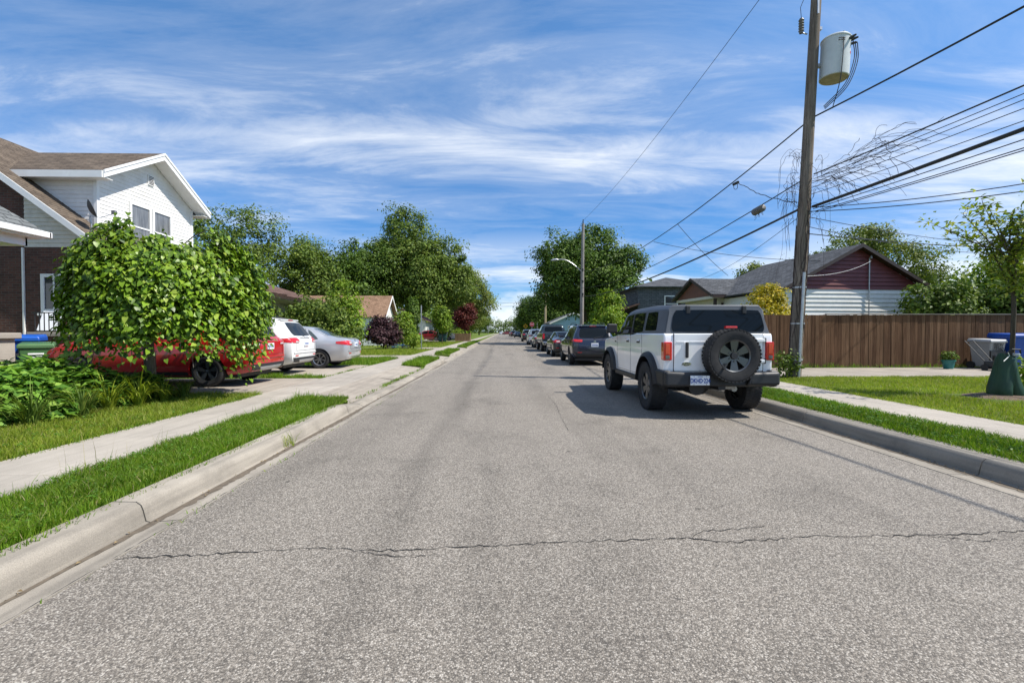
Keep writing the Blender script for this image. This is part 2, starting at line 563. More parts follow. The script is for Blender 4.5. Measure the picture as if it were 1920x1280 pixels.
def inst(src, name, loc, parent=None, rot=(0, 0, 0), scale=(1, 1, 1)):
    o = src.copy()
    o.name = name
    COL.objects.link(o)
    o.parent = parent
    o.location = loc
    o.rotation_euler = rot
    o.scale = scale
    return o


def text_mesh(name, s, size, material, parent, M, shear=0.0, extrude=0.002, bold=0.0, align='CENTER', sx=1.0):
    cu = bpy.data.curves.new(name, 'FONT')
    cu.body = s
    cu.size = size
    cu.align_x = align
    cu.align_y = 'CENTER'
    cu.shear = shear
    cu.extrude = extrude
    cu.offset = bold
    cu.resolution_u = 3
    t = bpy.data.objects.new(name + '_tmp', cu)
    COL.objects.link(t)
    bpy.context.view_layer.update()
    dg = bpy.context.evaluated_depsgraph_get()
    me = bpy.data.meshes.new_from_object(t.evaluated_get(dg))
    bpy.data.objects.remove(t)
    bpy.data.curves.remove(cu)
    me.transform(Matrix.Diagonal((sx, 1, 1, 1)))
    me.transform(M)
    me.materials.clear()
    me.materials.append(material)
    o = bpy.data.objects.new(name, me)
    COL.objects.link(o)
    o.parent = parent
    return o


# text facing -Y (towards the rear of a car whose local +Y is forward)
FACE_REAR = Matrix.Rotation(R(90), 4, 'X')

# ------------------------------------------------------------------ foliage helpers
def unit(a):
    return a / np.maximum(np.linalg.norm(a, axis=1, keepdims=True), 1e-9)


def leaf_cards(pos, nrm, tipdir, size, rng, width=0.62, fold=0.25):
    """folded diamond leaves, 6 vertices / 4 triangles -> 2 quads each half: here two quads sharing the midrib"""
    n = len(pos)
    nrm = unit(nrm)
    t = tipdir - nrm * np.sum(tipdir * nrm, axis=1, keepdims=True)
    t = unit(t)
    s = np.cross(nrm, t)
    L = size[:, None]
    base = pos
    tip = pos + t * L
    mid1 = pos + t * L * 0.40
    lft = mid1 - s * L * width * 0.5 + nrm * L * fold * 0.35
    rgt = mid1 + s * L * width * 0.5 + nrm * L * fold * 0.35
    v = np.stack([base, rgt, tip, lft], axis=1).reshape(-1, 3)
    i = np.arange(n)[:, None] * 4
    f = np.concatenate([i + np.array([[0, 1, 2]]), i + np.array([[0, 2, 3]])], axis=0)
    return v, f


def crown(name, parent, material, blobs, nclus, nleaf, spread, leaf, seed, flat=0.7, shell=0.5, up=0.7, low_cut=None):
    rng = np.random.default_rng(seed)
    nclus, nleaf = max(8, int(nclus * .62)), int(nleaf * 1.75)
    if leaf >= .25 and leaf < .8:
        nleaf, leaf = int(nleaf * 1.55), leaf * .76
    bl = np.array(blobs, dtype=float)          # cx,cy,cz,rx,ry,rz
    vol = bl[:, 3] * bl[:, 4] * bl[:, 5]
    which = rng.choice(len(bl), size=nclus, p=vol ** 0.75 / np.sum(vol ** 0.75))
    d = unit(rng.normal(size=(nclus, 3)))
    r = shell + (1 - shell) * rng.random(nclus) ** 0.6
    r *= 1 + np.clip(0.11 * rng.normal(size=nclus), -.2, .2)
    cen = bl[which, :3] + d * r[:, None] * bl[which, 3:]
    out = d
    if low_cut is not None:
        k = cen[:, 2] > low_cut
        cen, out = cen[k], out[k]
    m = len(cen)
    sz = spread * (0.45 + 0.8 * rng.random(m))
    idx = np.repeat(np.arange(m), nleaf)
    off = np.clip(rng.normal(size=(m * nleaf, 3)), -1.7, 1.7) * sz[idx][:, None] * np.array([1, 1, flat])
    pos = cen[idx] + off
    offd = off / (sz[idx][:, None] + 1e-6)
    nr = rng.normal(size=(m * nleaf, 3)) * 0.55 + offd * 0.75 + out[idx] * 0.45 + np.array([0, 0, up])
    tp = rng.normal(size=(m * nleaf, 3)) + out[idx] * 0.7 + np.array([0, 0, -0.4])
    s = leaf * (0.6 + 0.8 * rng.random(m * nleaf))
    v, f = leaf_cards(pos, nr, tp, s, rng)
    return np_mesh(name, v, f, material, parent), cen


def tree(name, label, x, y, blobs, trunk_h, trunk_r, material, nclus, nleaf, spread, leaf, seed, z0=0.13, bark=None, nlimb=9, group=None, shell=0.5, cat='tree', lean=(0, 0), low_cut=None, up=0.7):
    t = thing(name, label, cat, (x, y, z0), 0, group)
    rng = random.Random(seed)
    cr, cen = crown('crown', t, material, blobs, nclus, nleaf, spread, leaf, seed, shell=shell, low_cut=low_cut, up=up)
    mb = MB()
    top = Vector((lean[0], lean[1], trunk_h))
    pts, rad = [], []
    for i in range(9):
        u = i / 8
        wob = 0.05 * trunk_h * 0.25
        pts.append(Vector((lean[0] * u + rng.uniform(-wob, wob) * u, lean[1] * u + rng.uniform(-wob, wob) * u, trunk_h * u)))
        rad.append(trunk_r * (1.35 - 0.35 * min(1, u * 6)) * (1 - 0.45 * u))
    pts[0].z = -0.15
    mb.tube(pts, rad, 10)
    tk = mb.build('trunk', bark or BARK, t, smooth=True)
    lm = MB()
    for k in range(nlimb):
        c = Vector(cen[rng.randrange(len(cen))])
        i0 = rng.randrange(4, 9)
        p0 = pts[i0]
        mid = (p0 + c) * 0.5 + Vector((rng.uniform(-.3, .3), rng.uniform(-.3, .3), -0.08 * (c - p0).length))
        q1 = p0.lerp(mid, 0.5) + Vector((0, 0, 0.02))
        q2 = mid.lerp(c, 0.5)
        r0 = rad[i0] * 0.62
        lm.tube([p0, q1, mid, q2, c], [r0, r0 * .8, r0 * .6, r0 * .38, r0 * .12], 6)
    lm.build('limbs', bark or BARK, t, smooth=True)
    return t


def blades(name, material, xs, ys, z, h, w, seed, lean=0.45, parent=None):
    """grass: three-triangle bent blades at given roots"""
    rng = np.random.default_rng(seed)
    n = len(xs)
    a = rng.random(n) * 2 * np.pi
    dx, dy = np.cos(a), np.sin(a)
    b = rng.random(n) * 2 * np.pi
    hh = h * (0.45 + 0.9 * rng.random(n))
    ln = lean * hh * (0.3 + 1.1 * rng.random(n))
    ww = w * (0.6 + 0.8 * rng.random(n)) * 0.5
    z = np.broadcast_to(z, (n,))
    r = np.stack([xs, ys, z], 1)
    side = np.stack([dx, dy, np.zeros(n)], 1) * ww[:, None]
    ld = np.stack([np.cos(b), np.sin(b), np.zeros(n)], 1)
    m = r + ld * (ln * 0.35)[:, None] + np.array([0, 0, 1]) * (hh * 0.6)[:, None]
    t = r + ld * ln[:, None] + np.array([0, 0, 1]) * hh[:, None]
    v = np.stack([r - side, r + side, m - side * 0.75, m + side * 0.75, t], 1).reshape(-1, 3)
    i = np.arange(n)[:, None] * 5
    f = np.concatenate([i + np.array([[0, 1, 3]]), i + np.array([[0, 3, 2]]), i + np.array([[2, 3, 4]])], 0)
    return np_mesh(name, v, f, material, parent)

# ------------------------------------------------------------------ ground, road, kerbs, pavements
def build_ground():
    prof = [(-900, 0.13), (-60, 0.13), (-4.9, 0.125), (-3.7, 0.105), (-2.95, -0.03), (-2.80, -0.12), (4.90, -0.12), (4.96, 0.10), (5.3, 0.125), (7.0, 0.13), (60, 0.15), (900, 0.15)]
    ys = [-40, 0, 20, 60, 150, 400, 1600]
    mb = MB()
    mb.grid([[(x, y, z) for x, z in prof] for y in ys])
    structure(mb.build('ground', LAWN))
    mb = MB()
    xs = [-2.42, -1.0, 1.0, 3.0, 4.42]
    mb.grid([[(x, y, 0.0) for x in xs] for y in (-30, -5, 0, 5, 15, 60, 200, 700)])
    road = structure(mb.build('road', ASPHALT))
    # cracks: thin dark ribbons lying on the road
    ck = mat('crack_tar', (0.022, 0.020, 0.018), 0.95, var=0.3, vs_=40)
    rng = random.Random(4)

    def crack(pts, w, name='crack', jit=0.018, step=0.035):
        mb = MB()
        rows = []
        for (x0, y0), (x1, y1) in zip(pts[:-1], pts[1:]):
            L = math.hypot(x1 - x0, y1 - y0)
            n = max(2, int(L / step))
            for i in range(n):
                u = i / n
                ww = w * rng.uniform(0.4, 1.3) * (.42 + .85 * abs(math.sin(len(rows) * .061 + 1.3) * math.sin(len(rows) * .23)) ** .8)
                yy = y0 + (y1 - y0) * u + rng.uniform(-jit, jit)
                xx = x0 + (x1 - x0) * u
                if abs(x1 - x0) > abs(y1 - y0):
                    rows.append([(xx, yy - ww / 2, 0.004), (xx, yy + ww / 2, 0.004)])
                else:
                    xx += rng.uniform(-jit, jit)
                    rows.append([(xx - ww / 2, yy, 0.004), (xx + ww / 2, yy, 0.004)])
        mb.grid(rows)
        return mb.build(name, ck, road)
    crack([(-2.38, 2.93), (-1.9, 2.96), (-1.2, 3.05), (-0.9, 2.99), (0.0, 3.05), (0.7, 3.11), (1.3, 3.13), (1.5, 3.06), (2.2, 3.14), (3.0, 3.13), (3.6, 3.18), (4.2, 3.2)], 0.011)
    crack([(-.9, 2.99), (-.62, 2.90), (-.35, 2.93)], .007)
    crack([(1.3, 3.13), (1.42, 3.24), (1.75, 3.27), (1.95, 3.33)], .007)
    crack([(2.9, 3.14), (3.2, 3.05), (3.5, 3.06)], .006)
    crack([(-2.38, 9.0), (-1.0, 9.1), (0.4, 9.13), (1.5, 9.1), (2.6, 9.12)], 0.012, jit=0.03)
    crack([(0.95, 6.6), (0.98, 7.6), (1.05, 9.1), (1.02, 10.2)], 0.006, jit=0.012)
    for xx in (-2.394, 4.394):
        crack([(xx, .8), (xx, 4.0), (xx, 9.0), (xx, 16.0)], 0.012, name='edge_crack', jit=0.006, step=0.05)
    silt = mat('gutter_silt', (0.125, 0.100, 0.072), .95, var=.35, vs_=14, bump=.5, bs=90, world_co=True)
    leafl = mat('gutter_litter', (0.20, 0.145, 0.075), .95, var=.4, vs_=40, world_co=True)
    for s_, x0, x1, mm, seed in ((-1, 2.475, 2.605, silt, 3), (1, 4.52, 4.67, silt, 5)):
        rr = random.Random(seed)
        rows = []
        y = .6
        ph = rr.uniform(0, 6)
        while y < 22:
            c = .5 + .5 * math.sin(y * 1.3 + ph) * math.sin(y * .41 + 1)
            a = x1 - (x1 - x0) * (.25 + .75 * c) * rr.uniform(.75, 1.1)
            g = lambda x: .005 - (x - (2.38 if s_ < 0 else 4.38)) / ((2.61 if s_ < 0 else 4.67) - (2.38 if s_ < 0 else 4.38)) * .017 + .003
            rows.append([(s_ * a, y, g(a)), (s_ * x1, y, g(x1))])
            y += .05
        o = MB().grid(rows).build('gutter_silt', mm)
        o['kind'] = 'stuff'
        # scraps of leaf litter along the gutter
        lit = MB()
        for k in range(150 if s_ > 0 else 60):
            yy = rr.uniform(2.2, 12)
            xx = s_ * (x1 - abs(rr.gauss(0, .05)))
            a = rr.uniform(0, 6.3)
            q = rr.uniform(.008, .022)
            lit.add([(xx - q * math.cos(a), yy - q * math.sin(a), .002), (xx + q * .4 * math.sin(a), yy - q * .4 * math.cos(a), .012), (xx + q * math.cos(a), yy + q * math.sin(a), .003), (xx - q * .4 * math.sin(a), yy + q * .4 * math.cos(a), .006)], [(0, 1, 2, 3)])
        o = lit.build('leaf_litter', leafl, recalc=False)
        o['kind'] = 'stuff'
    for yy in (16.0, 21.5, 29.0, 37.0, 46.0):
        crack([(-2.38, yy), (0, yy + 0.15), (2.2, yy + 0.05), (4.3, yy + 0.2)], 0.02, jit=0.05, step=0.08)

    # kerbs with joints, lowered where driveways cross
    def kerb(side):
        par = empty_structure('kerb', (0, 0, 0))
        s = -1 if side == 'l' else 1
        xe, xf, xb = (2.38, 2.64, 2.88) if side == 'l' else (4.38, 4.70, 5.0)

        def piece(y0, y1, h0, h1):
            mb = MB()
            rows = []
            for y, h in ((y0 + 0.006, h0), (y1 - 0.006, h1)):
                pr = [(xe, -0.09), (xe, 0.005), (xf - 0.03, -0.012), (xf, -0.004), (xf + 0.02, h * 0.55), (xf + 0.035, h - 0.025), (xf + 0.07, h), (xb, h + 0.004), (xb, -0.11)]
                rows.append([(s * x, y, z) for x, z in pr])
            n = len(rows[0])
            mb.grid(rows)
            mb.add(rows[0], [tuple(range(n))])
            mb.add(rows[1], [tuple(range(n))])
            mb.build('kerb_piece', CURBM, par, smooth=True, angle=40)
        if side == 'l':
            H, Lw = 0.14, 0.035
            segs = [(-6, -1.0, H, H), (-1.0, 3.52, H, H), (3.52, 8.15, H, H), (8.15, 8.95, H, Lw), (8.95, 13.2, Lw, Lw), (13.2, 17.4, Lw, Lw), (17.4, 18.1, Lw, H), (18.1, 21.9, H, H), (21.9, 22.5, H, Lw), (22.5, 26.0, Lw, Lw), (26.0, 26.7, Lw, H), (26.7, 32.5, H, H), (32.5, 33.1, H, Lw), (33.1, 39.0, Lw, Lw), (39.0, 39.7, Lw, H), (39.7, 46, H, H), (46, 53, H, H), (53, 60, H, H), (60, 90, H, H), (90, 600, H, H)]
        else:
            H = 0.15
            segs = [(-6, 0, H, H), (0, 4.49, H, H), (4.49, 7.2, H, H), (7.2, 12.5, H, H), (12.5, 18, H, H), (18, 24, H, H), (24, 32, H, H), (32, 40, H, H), (40, 60, H, H), (60, 600, H, H)]
        for q in segs:
            piece(*q)
    kerb('l')
    kerb('r')

    # pavements made of single slabs
    def walk(x0, x1, joints, z=0.15):
        par = empty_structure('sidewalk', (0, 0, 0))
        rng = random.Random(int(abs(x0) * 10))
        for a, b in zip(joints[:-1], joints[1:]):
            mb = MB()
            dz = rng.uniform(-0.004, 0.004)
            mb.box(x0 + rng.uniform(-.01, .01), x1 + rng.uniform(-.01, .01), a + 0.006, b - 0.006, 0.02, z + dz)
            mb.build('slab', CONC, par, bevel=0.006, seg=1)
    jl = [-3.2, -1.7, -0.2, 1.3, 2.75, 4.18, 5.7, 7.25, 9.1, 10.9, 12.7, 14.5, 16.3, 18.1] + [18.1 + 1.52 * k for k in range(1, 24)] + [80, 400]
    walk(-4.85, -3.72, jl)
    jr = [-3.0, -1.5, 0.0, 1.5, 3.0, 4.5, 6.0, 7.5, 9.1, 10.6, 12.1, 13.6, 15.1] + [15.1 + 1.52 * k for k in range(1, 24)] + [80, 400]
    walk(5.82, 7.02, jr)

    # driveways
    def slabs(name, quads, m=DRIVE):
        par = empty_structure(name)
        for q in quads:
            mb = MB()
            mb.hexa([(x, y, z - 0.12) for x, y, z in q], [(x, y, z) for x, y, z in q])
            mb.build('slab', m, par, bevel=0.005, seg=1)

    def apron(y0, y1, e=0.5, g=0.012):
        """apron between kerb and pavement, flared at the kerb"""
        return [(-3.70, y0, 0.150), (-2.90, y0 - e * 0.5, 0.045), (-2.90, y1 + e * 0.5, 0.045), (-3.70, y1, 0.150)]

    def flat(x0, x1, y0, y1, z=0.150):
        return [(x0, y0, z), (x1, y0, z), (x1, y1, z), (x0, y1, z)]
    slabs('driveway', [apron(9.12, 13.2), apron(13.25, 17.6), flat(-6.6, -4.87, 9.62, 12.75), flat(-9.6, -6.62, 9.8, 12.72), flat(-14.4, -9.62, 9.8, 12.70),
                       flat(-6.6, -4.87, 13.2, 17.75), flat(-9.6, -6.62, 13.22, 17.72), flat(-13.2, -9.62, 13.24, 13.9), flat(-11.0, -9.62, 13.95, 17.7)])
    slabs('garden_path', [apron(22.4, 25.4, 0.4), flat(-8.2, -4.87, 22.6, 25.2), flat(-11.5, -8.22, 22.6, 25.2)])
    slabs('far_driveway', [apron(33.5, 38.6, 0.4), flat(-6.3, -4.87, 34.6, 38.0)])
    slabs('white_car_driveway', [flat(-20.0, -4.87, 62.0, 69.5, 0.148)])
    slabs('yard_driveway', [flat(7.04, 9.6, 12.95, 16.1, 0.152), flat(9.62, 13.2, 12.9, 16.1, 0.15), flat(13.22, 16.8, 12.8, 16.1, 0.152), flat(16.82, 22.5, 12.7, 16.1, 0.15)])

    # turf strips between kerb and pavement
    def verge(y0, y1, x0=-3.72, x1=-2.885, m=LAWN):
        mb = MB()
        n = 8
        rows = []
        for i in range(n + 1):
            y = y0 + (y1 - y0) * i / n
            rows.append([(x0, y, 0.12), (x0 + 0.02, y, 0.145), ((x0 + x1) / 2, y, 0.162), (x1 - 0.02, y, 0.14), (x1, y, 0.10)])
        mb.grid(rows)
        for r in (rows[0], rows[-1]):
            mb.add(list(r) + [(x1, r[0][1], -.1), (x0, r[0][1], -.1)], [tuple(range(7))])
        structure(mb.build('grass_verge', m))
    verge(-3, 8.85)
    verge(17.75, 22.1)
    verge(25.9, 33.0)
    verge(39.3, 61.5)
    verge(70, 400)
    verge(-3, 400, 5.0, 5.82)
    return road


build_ground()


def build_grass():
    lush = leaf_mat('grass_blades', (0.065, 0.145, 0.008), (0.165, 0.280, 0.018), 0.38, 0.5, accent=(0.26, 0.30, 0.05))
    pale = leaf_mat('lawn_blades', (0.140, 0.205, 0.014), (0.270, 0.335, 0.036), 0.38, 0.5, accent=(0.32, 0.30, 0.08))
    clover = leaf_mat('clover_leaves', (0.050, 0.120, 0.012), (0.10, 0.21, 0.022), 0.25, 0.5)
    rng = np.random.default_rng(11)

    def field(n, x0, x1, y0, y1, z, h, w, m, seed, holes=(), patch=0.0, edge=0.0, lean=0.6):
        xs = x0 + (x1 - x0) * rng.random(n)
        ys = y0 + (y1 - y0) * rng.random(n)
        ph = 0.5 + 0.5 * np.sin(xs * 4.1 + 2.0 * np.sin(ys * 2.3)) * np.sin(ys * 3.3 + 1.7 * np.sin(xs * 3.1))
        keep = rng.random(n) > patch * (1 - ph)
        for hx0, hx1, hy0, hy1 in holes:
            keep &= ~((xs > hx0) & (xs < hx1) & (ys > hy0) & (ys < hy1))
        xs, ys, ph = xs[keep], ys[keep], ph[keep]
        hh = h * (0.7 + 0.6 * ph)
        o = blades('grass', m, xs, ys, z, hh, w, seed, lean)
        o['kind'] = 'stuff'
        return o

    def leafy(n, x0, x1, y0, y1, z, size, m, seed):
        r = np.random.default_rng(seed)
        cx = x0 + (x1 - x0) * r.random(n)
        cy = y0 + (y1 - y0) * r.random(n)
        k = 7
        idx = np.repeat(np.arange(n), k)
        a = r.random(n * k) * 2 * np.pi
        pos = np.stack([cx[idx] + r.normal(size=n * k) * 0.02, cy[idx] + r.normal(size=n * k) * 0.02, z + 0.02 + 0.05 * r.random(n * k)], 1)
        tip = np.stack([np.cos(a), np.sin(a), 0.3 * r.normal(size=n * k)], 1)
        nr = np.stack([0.4 * r.normal(size=n * k), 0.4 * r.normal(size=n * k), np.ones(n * k)], 1)
        v, f = leaf_cards(pos, nr, tip, size * (0.6 + 0.8 * r.random(n * k)), r, 0.6)
        o = np_mesh('ground_cover', v, f, m)
        o['kind'] = 'stuff'
    # left verge
    field(80000, -3.74, -2.88, 1.0, 8.95, 0.14, 0.070, 0.0055, lush, 1, patch=0.35)
    field(2600, -2.90, -2.78, 1.0, 8.6, 0.135, 0.035, 0.006, lush, 21, patch=0.9, lean=0.9)
    field(2200, -3.82, -3.70, 1.0, 8.8, 0.14, 0.07, 0.006, lush, 22, patch=0.9, lean=1.2)
    leafy(420, -3.7, -2.92, 1.2, 8.8, 0.155, 0.026, clover, 5)
    field(800, -3.7, -2.95, 7.6, 8.9, 0.14, 0.13, 0.009, lush, 23)
    # left lawn strip between bed and pavement
    field(52000, -6.9, -4.83, 3.2, 9.55, 0.13, 0.08, 0.007, pale, 2, patch=0.3)
    field(1800, -4.9, -4.76, 3.2, 9.5, 0.14, 0.07, 0.006, lush, 26, patch=0.9, lean=1.2)
    leafy(450, -6.6, -4.9, 3.5, 9.5, 0.14, 0.028, clover, 6)
    straw = leaf_mat('dry_grass_blades', (0.22, 0.19, 0.08), (0.38, 0.33, 0.17), .3, .6)
    field(4200, -3.72, -2.88, 1.0, 8.9, 0.145, 0.07, 0.005, straw, 40, patch=0.85, lean=1.2)
    field(3500, -6.6, -4.85, 3.2, 9.5, 0.135, 0.07, 0.006, straw, 41, patch=0.85, lean=1.2)
    field(9000, 7.0, 14.5, 5.2, 12.9, 0.135, 0.06, 0.007, straw, 42, patch=0.85, lean=1.2)
    field(4200, 5.0, 5.82, 3.3, 16.0, 0.155, 0.055, 0.006, straw, 43, patch=0.85, lean=1.2)
    field(500, -3.74, -2.9, 1.4, 8.8, 0.14, 0.17, 0.006, lush, 44, patch=0.9, lean=.4)
    field(16, -3.74, -3.5, 3.9, 5.0, 0.14, 0.32, 0.004, straw, 45, lean=.25)
    # strips between the driveways
    field(7000, -10.5, -4.88, 12.74, 13.19, 0.13, 0.11, 0.010, lush, 3, patch=0.3)
    field(16000, -11.0, -4.88, 17.8, 22.5, 0.13, 0.14, 0.013, lush, 4, patch=0.15)
    field(5200, -3.72, -2.9, 17.5, 22.2, 0.14, 0.15, 0.014, lush, 5, patch=0.15)
    field(1500, -2.98, -2.86, 9.0, 17.6, 0.04, 0.06, 0.010, lush, 27, patch=0.95, lean=1.0)
    field(700, -4.9, -4.82, 12.6, 17.9, 0.15, 0.04, 0.010, lush, 28, patch=0.95, lean=1.0)
    field(12000, -13.0, -4.88, 25.3, 34.1, 0.13, 0.10, 0.02, pale, 6, patch=0.2)
    field(4200, -3.72, -2.9, 26.2, 33.0, 0.14, 0.14, 0.02, lush, 7, patch=0.2)
    field(11000, -16.0, -4.88, 38.2, 61.8, 0.13, 0.10, 0.035, pale, 8, patch=0.2)
    field(4000, -3.72, -2.9, 39.3, 62, 0.14, 0.15, 0.03, lush, 9, patch=0.2)
    # right verge and lawn
    field(52000, 4.98, 5.84, 3.3, 16.0, 0.15, 0.065, 0.0075, lush, 10, patch=0.25)
    field(9000, 4.98, 5.84, 16, 40, 0.15, 0.085, 0.015, lush, 12, patch=0.25)
    field(2200, 4.92, 5.03, 3.3, 16.0, 0.15, 0.05, 0.007, lush, 24, patch=0.8, lean=1.2)
    field(1800, 5.78, 5.90, 3.3, 16.0, 0.145, 0.05, 0.007, lush, 25, patch=0.9, lean=1.2)
    leafy(420, 5.0, 5.8, 3.5, 12, 0.165, 0.028, clover, 7)
    field(100000, 7.0, 14.5, 5.2, 12.9, 0.13, 0.055, 0.0075, pale, 13, patch=0.35, holes=((8.9, 10.3, 8.2, 9.4),))
    field(1800, 6.95, 7.08, 5, 13, 0.145, 0.05, 0.007, pale, 29, patch=0.8, lean=1.2)
    field(9000, 7.0, 9.0, 16.2, 40, 0.13, 0.10, 0.018, pale, 14)
    field(1400, 9.0, 22, 16.05, 16.22, 0.15, 0.14, 0.012, lush, 15, patch=0.7)
    field(260, -2.43, -2.34, 1.5, 12, 0.0, 0.022, 0.007, lush, 16, patch=0.97, lean=1.2)
    field(60, -2.75, -2.55, 5.72, 5.9, 0.0, 0.15, 0.006, pale, 17, lean=0.7)


build_grass()

# ------------------------------------------------------------------ vehicles
def pchip(xs, ys, q):
    xs = np.array(xs, float)
    ys = np.array(ys, float)
    h = np.diff(xs)
    dl = np.diff(ys) / h
    m = np.zeros(len(xs))
    m[0], m[-1] = dl[0], dl[-1]
    for i in range(1, len(xs) - 1):
        if dl[i - 1] * dl[i] <= 0:
            m[i] = 0
        else:
            w1, w2 = 2 * h[i] + h[i - 1], h[i] + 2 * h[i - 1]
            m[i] = (w1 + w2) / (w1 / dl[i - 1] + w2 / dl[i])
    q = np.clip(q, xs[0], xs[-1])
    k = np.clip(np.searchsorted(xs, q) - 1, 0, len(xs) - 2)
    t = (q - xs[k]) / h[k]
    return (ys[k] * (1 + 2 * t) * (1 - t) ** 2 + m[k] * h[k] * t * (1 - t) ** 2 + ys[k + 1] * t * t * (3 - 2 * t) + m[k + 1] * h[k] * t * t * (t - 1))


def lerp(a, b, t):
    return a + (b - a) * t


def loft_body(st):
    """st rows: y, z_bottom, z_top, z_belt, w_low, w_mid, w_top  (half widths)"""
    st = np.array(st, float)
    q = []
    for a, b in zip(st[:-1, 0], st[1:, 0]):
        n = max(2, int((b - a) / 0.07))
        q += list(a + (b - a) * np.arange(n) / n)
    q.append(st[-1, 0])
    q = np.array(q)
    P = [pchip(st[:, 0], st[:, c], q) for c in range(1, 7)]
    rows = []
    for i, y in enumerate(q):
        zb, zt, ze, wl, wm, wt = [p[i] for p in P]
        g = zt - ze
        h = ze - zb
        half = [(0, zb), (wl * .55, zb), (wl * .93, zb + .01), (wl, zb + .06), (lerp(wl, wm, .55), zb + .16 * h + .03), (wm * .992, zb + .34 * h), (wm, zb + .52 * h), (wm * 1.0, zb + .68 * h), (wm * .992, zb + .80 * h), (wm * .972, zb + .93 * h), (wm * .95, ze)]
        e = (wm * .95, ze)
        tpt = (wt, zt - min(.085, g * .45))
        for u in (.25, .5, .75):
            half.append((lerp(e[0], tpt[0], u) + .012 * math.sin(math.pi * u), lerp(e[1], tpt[1], u)))
        half += [tpt, (wt * .965, zt - min(.045, g * .22)), (wt * .86, zt - min(.018, g * .09)), (wt * .5, zt - .003), (0, zt)]
        rows.append([(x, y, z) for x, z in half] + [(-x, y, z) for x, z in half[-2:0:-1]])
    n, m = len(rows), len(rows[0])
    vs = [p for r in rows for p in r]
    fs = [(i * m + j, i * m + (j + 1) % m, (i + 1) * m + (j + 1) % m, (i + 1) * m + j) for i in range(n - 1) for j in range(m)]
    fs.append(tuple(range(m))[::-1])
    fs.append(tuple(range((n - 1) * m, n * m)))
    return vs, fs


def cut(obj, cutter_mb):
    """boolean-subtract and bake, no operators"""
    c = cutter_mb.build('cutter', RUBBER, obj.parent)
    md = obj.modifiers.new('cut', 'BOOLEAN')
    md.operation = 'DIFFERENCE'
    md.object = c
    md.solver = 'EXACT'
    bpy.context.view_layer.update()
    dg = bpy.context.evaluated_depsgraph_get()
    me = bpy.data.meshes.new_from_object(obj.evaluated_get(dg))
    old = obj.data
    obj.modifiers.clear()
    obj.data = me
    bpy.data.objects.remove(c)
    me.polygons.foreach_set('use_smooth', [True] * len(me.polygons))
    me.set_sharp_from_angle(angle=R(32))
    return obj


class Skin:
    """patches laid on a body by casting rays on it"""
    def __init__(self, vs, fs, root):
        self.b = BVHTree.FromPolygons([Vector(v) for v in vs], [list(f) for f in fs])
        self.root = root

    def hit(self, kind, a, b):
        if kind == 'rear':
            o, d = Vector((a, -4, b)), Vector((0, 1, 0))
        elif kind == 'front':
            o, d = Vector((a, 12, b)), Vector((0, -1, 0))
        elif kind == 'left':
            o, d = Vector((-4, a, b)), Vector((1, 0, 0))
        elif kind == 'right':
            o, d = Vector((4, a, b)), Vector((-1, 0, 0))
        elif kind == 'top':
            o, d = Vector((a, b, 5)), Vector((0, 0, -1))
        p, n, i, t = self.b.ray_cast(o, d)
        if p is None:
            p = self.b.find_nearest(o + d * 4)[0]
        return p, d

    def patch(self, kind, c4, name, material, off=0.006, n=10, m=6, parent=None, skirt=0.02, rnd=0.0, smooth=True):
        bl, br, tr, tl = [np.array(c, float) for c in c4]
        rows = []
        dirv = None
        for j in range(m + 1):
            v = j / m
            r = []
            for i in range(n + 1):
                u = i / n
                uu = u
                vv = v
                if rnd:
                    # squash grid corners for rounded outline
                    a, b = 2 * u - 1, 2 * v - 1
                    k = rnd
                    a2 = a * (1 - k * (b ** 4) * 0.5)
                    b2 = b * (1 - k * (a ** 4) * 0.5)
                    uu, vv = (a2 + 1) / 2, (b2 + 1) / 2
                p = (bl * (1 - uu) + br * uu) * (1 - vv) + (tl * (1 - uu) + tr * uu) * vv
                h, d = self.hit(kind, p[0], p[1])
                dirv = d
                r.append(h - d * off)
            rows.append(r)
        mb = MB()
        mb.grid(rows)
        ring = [rows[0][i] for i in range(n + 1)] + [rows[j][n] for j in range(1, m + 1)] + [rows[m][i] for i in range(n - 1, -1, -1)] + [rows[j][0] for j in range(m - 1, 0, -1)]
        k = len(ring)
        mb.add(list(ring) + [p + dirv * skirt for p in ring], [(i, (i + 1) % k, k + (i + 1) % k, k + i) for i in range(k)])
        return mb.build(name, material, parent or self.root, smooth=smooth, angle=50)


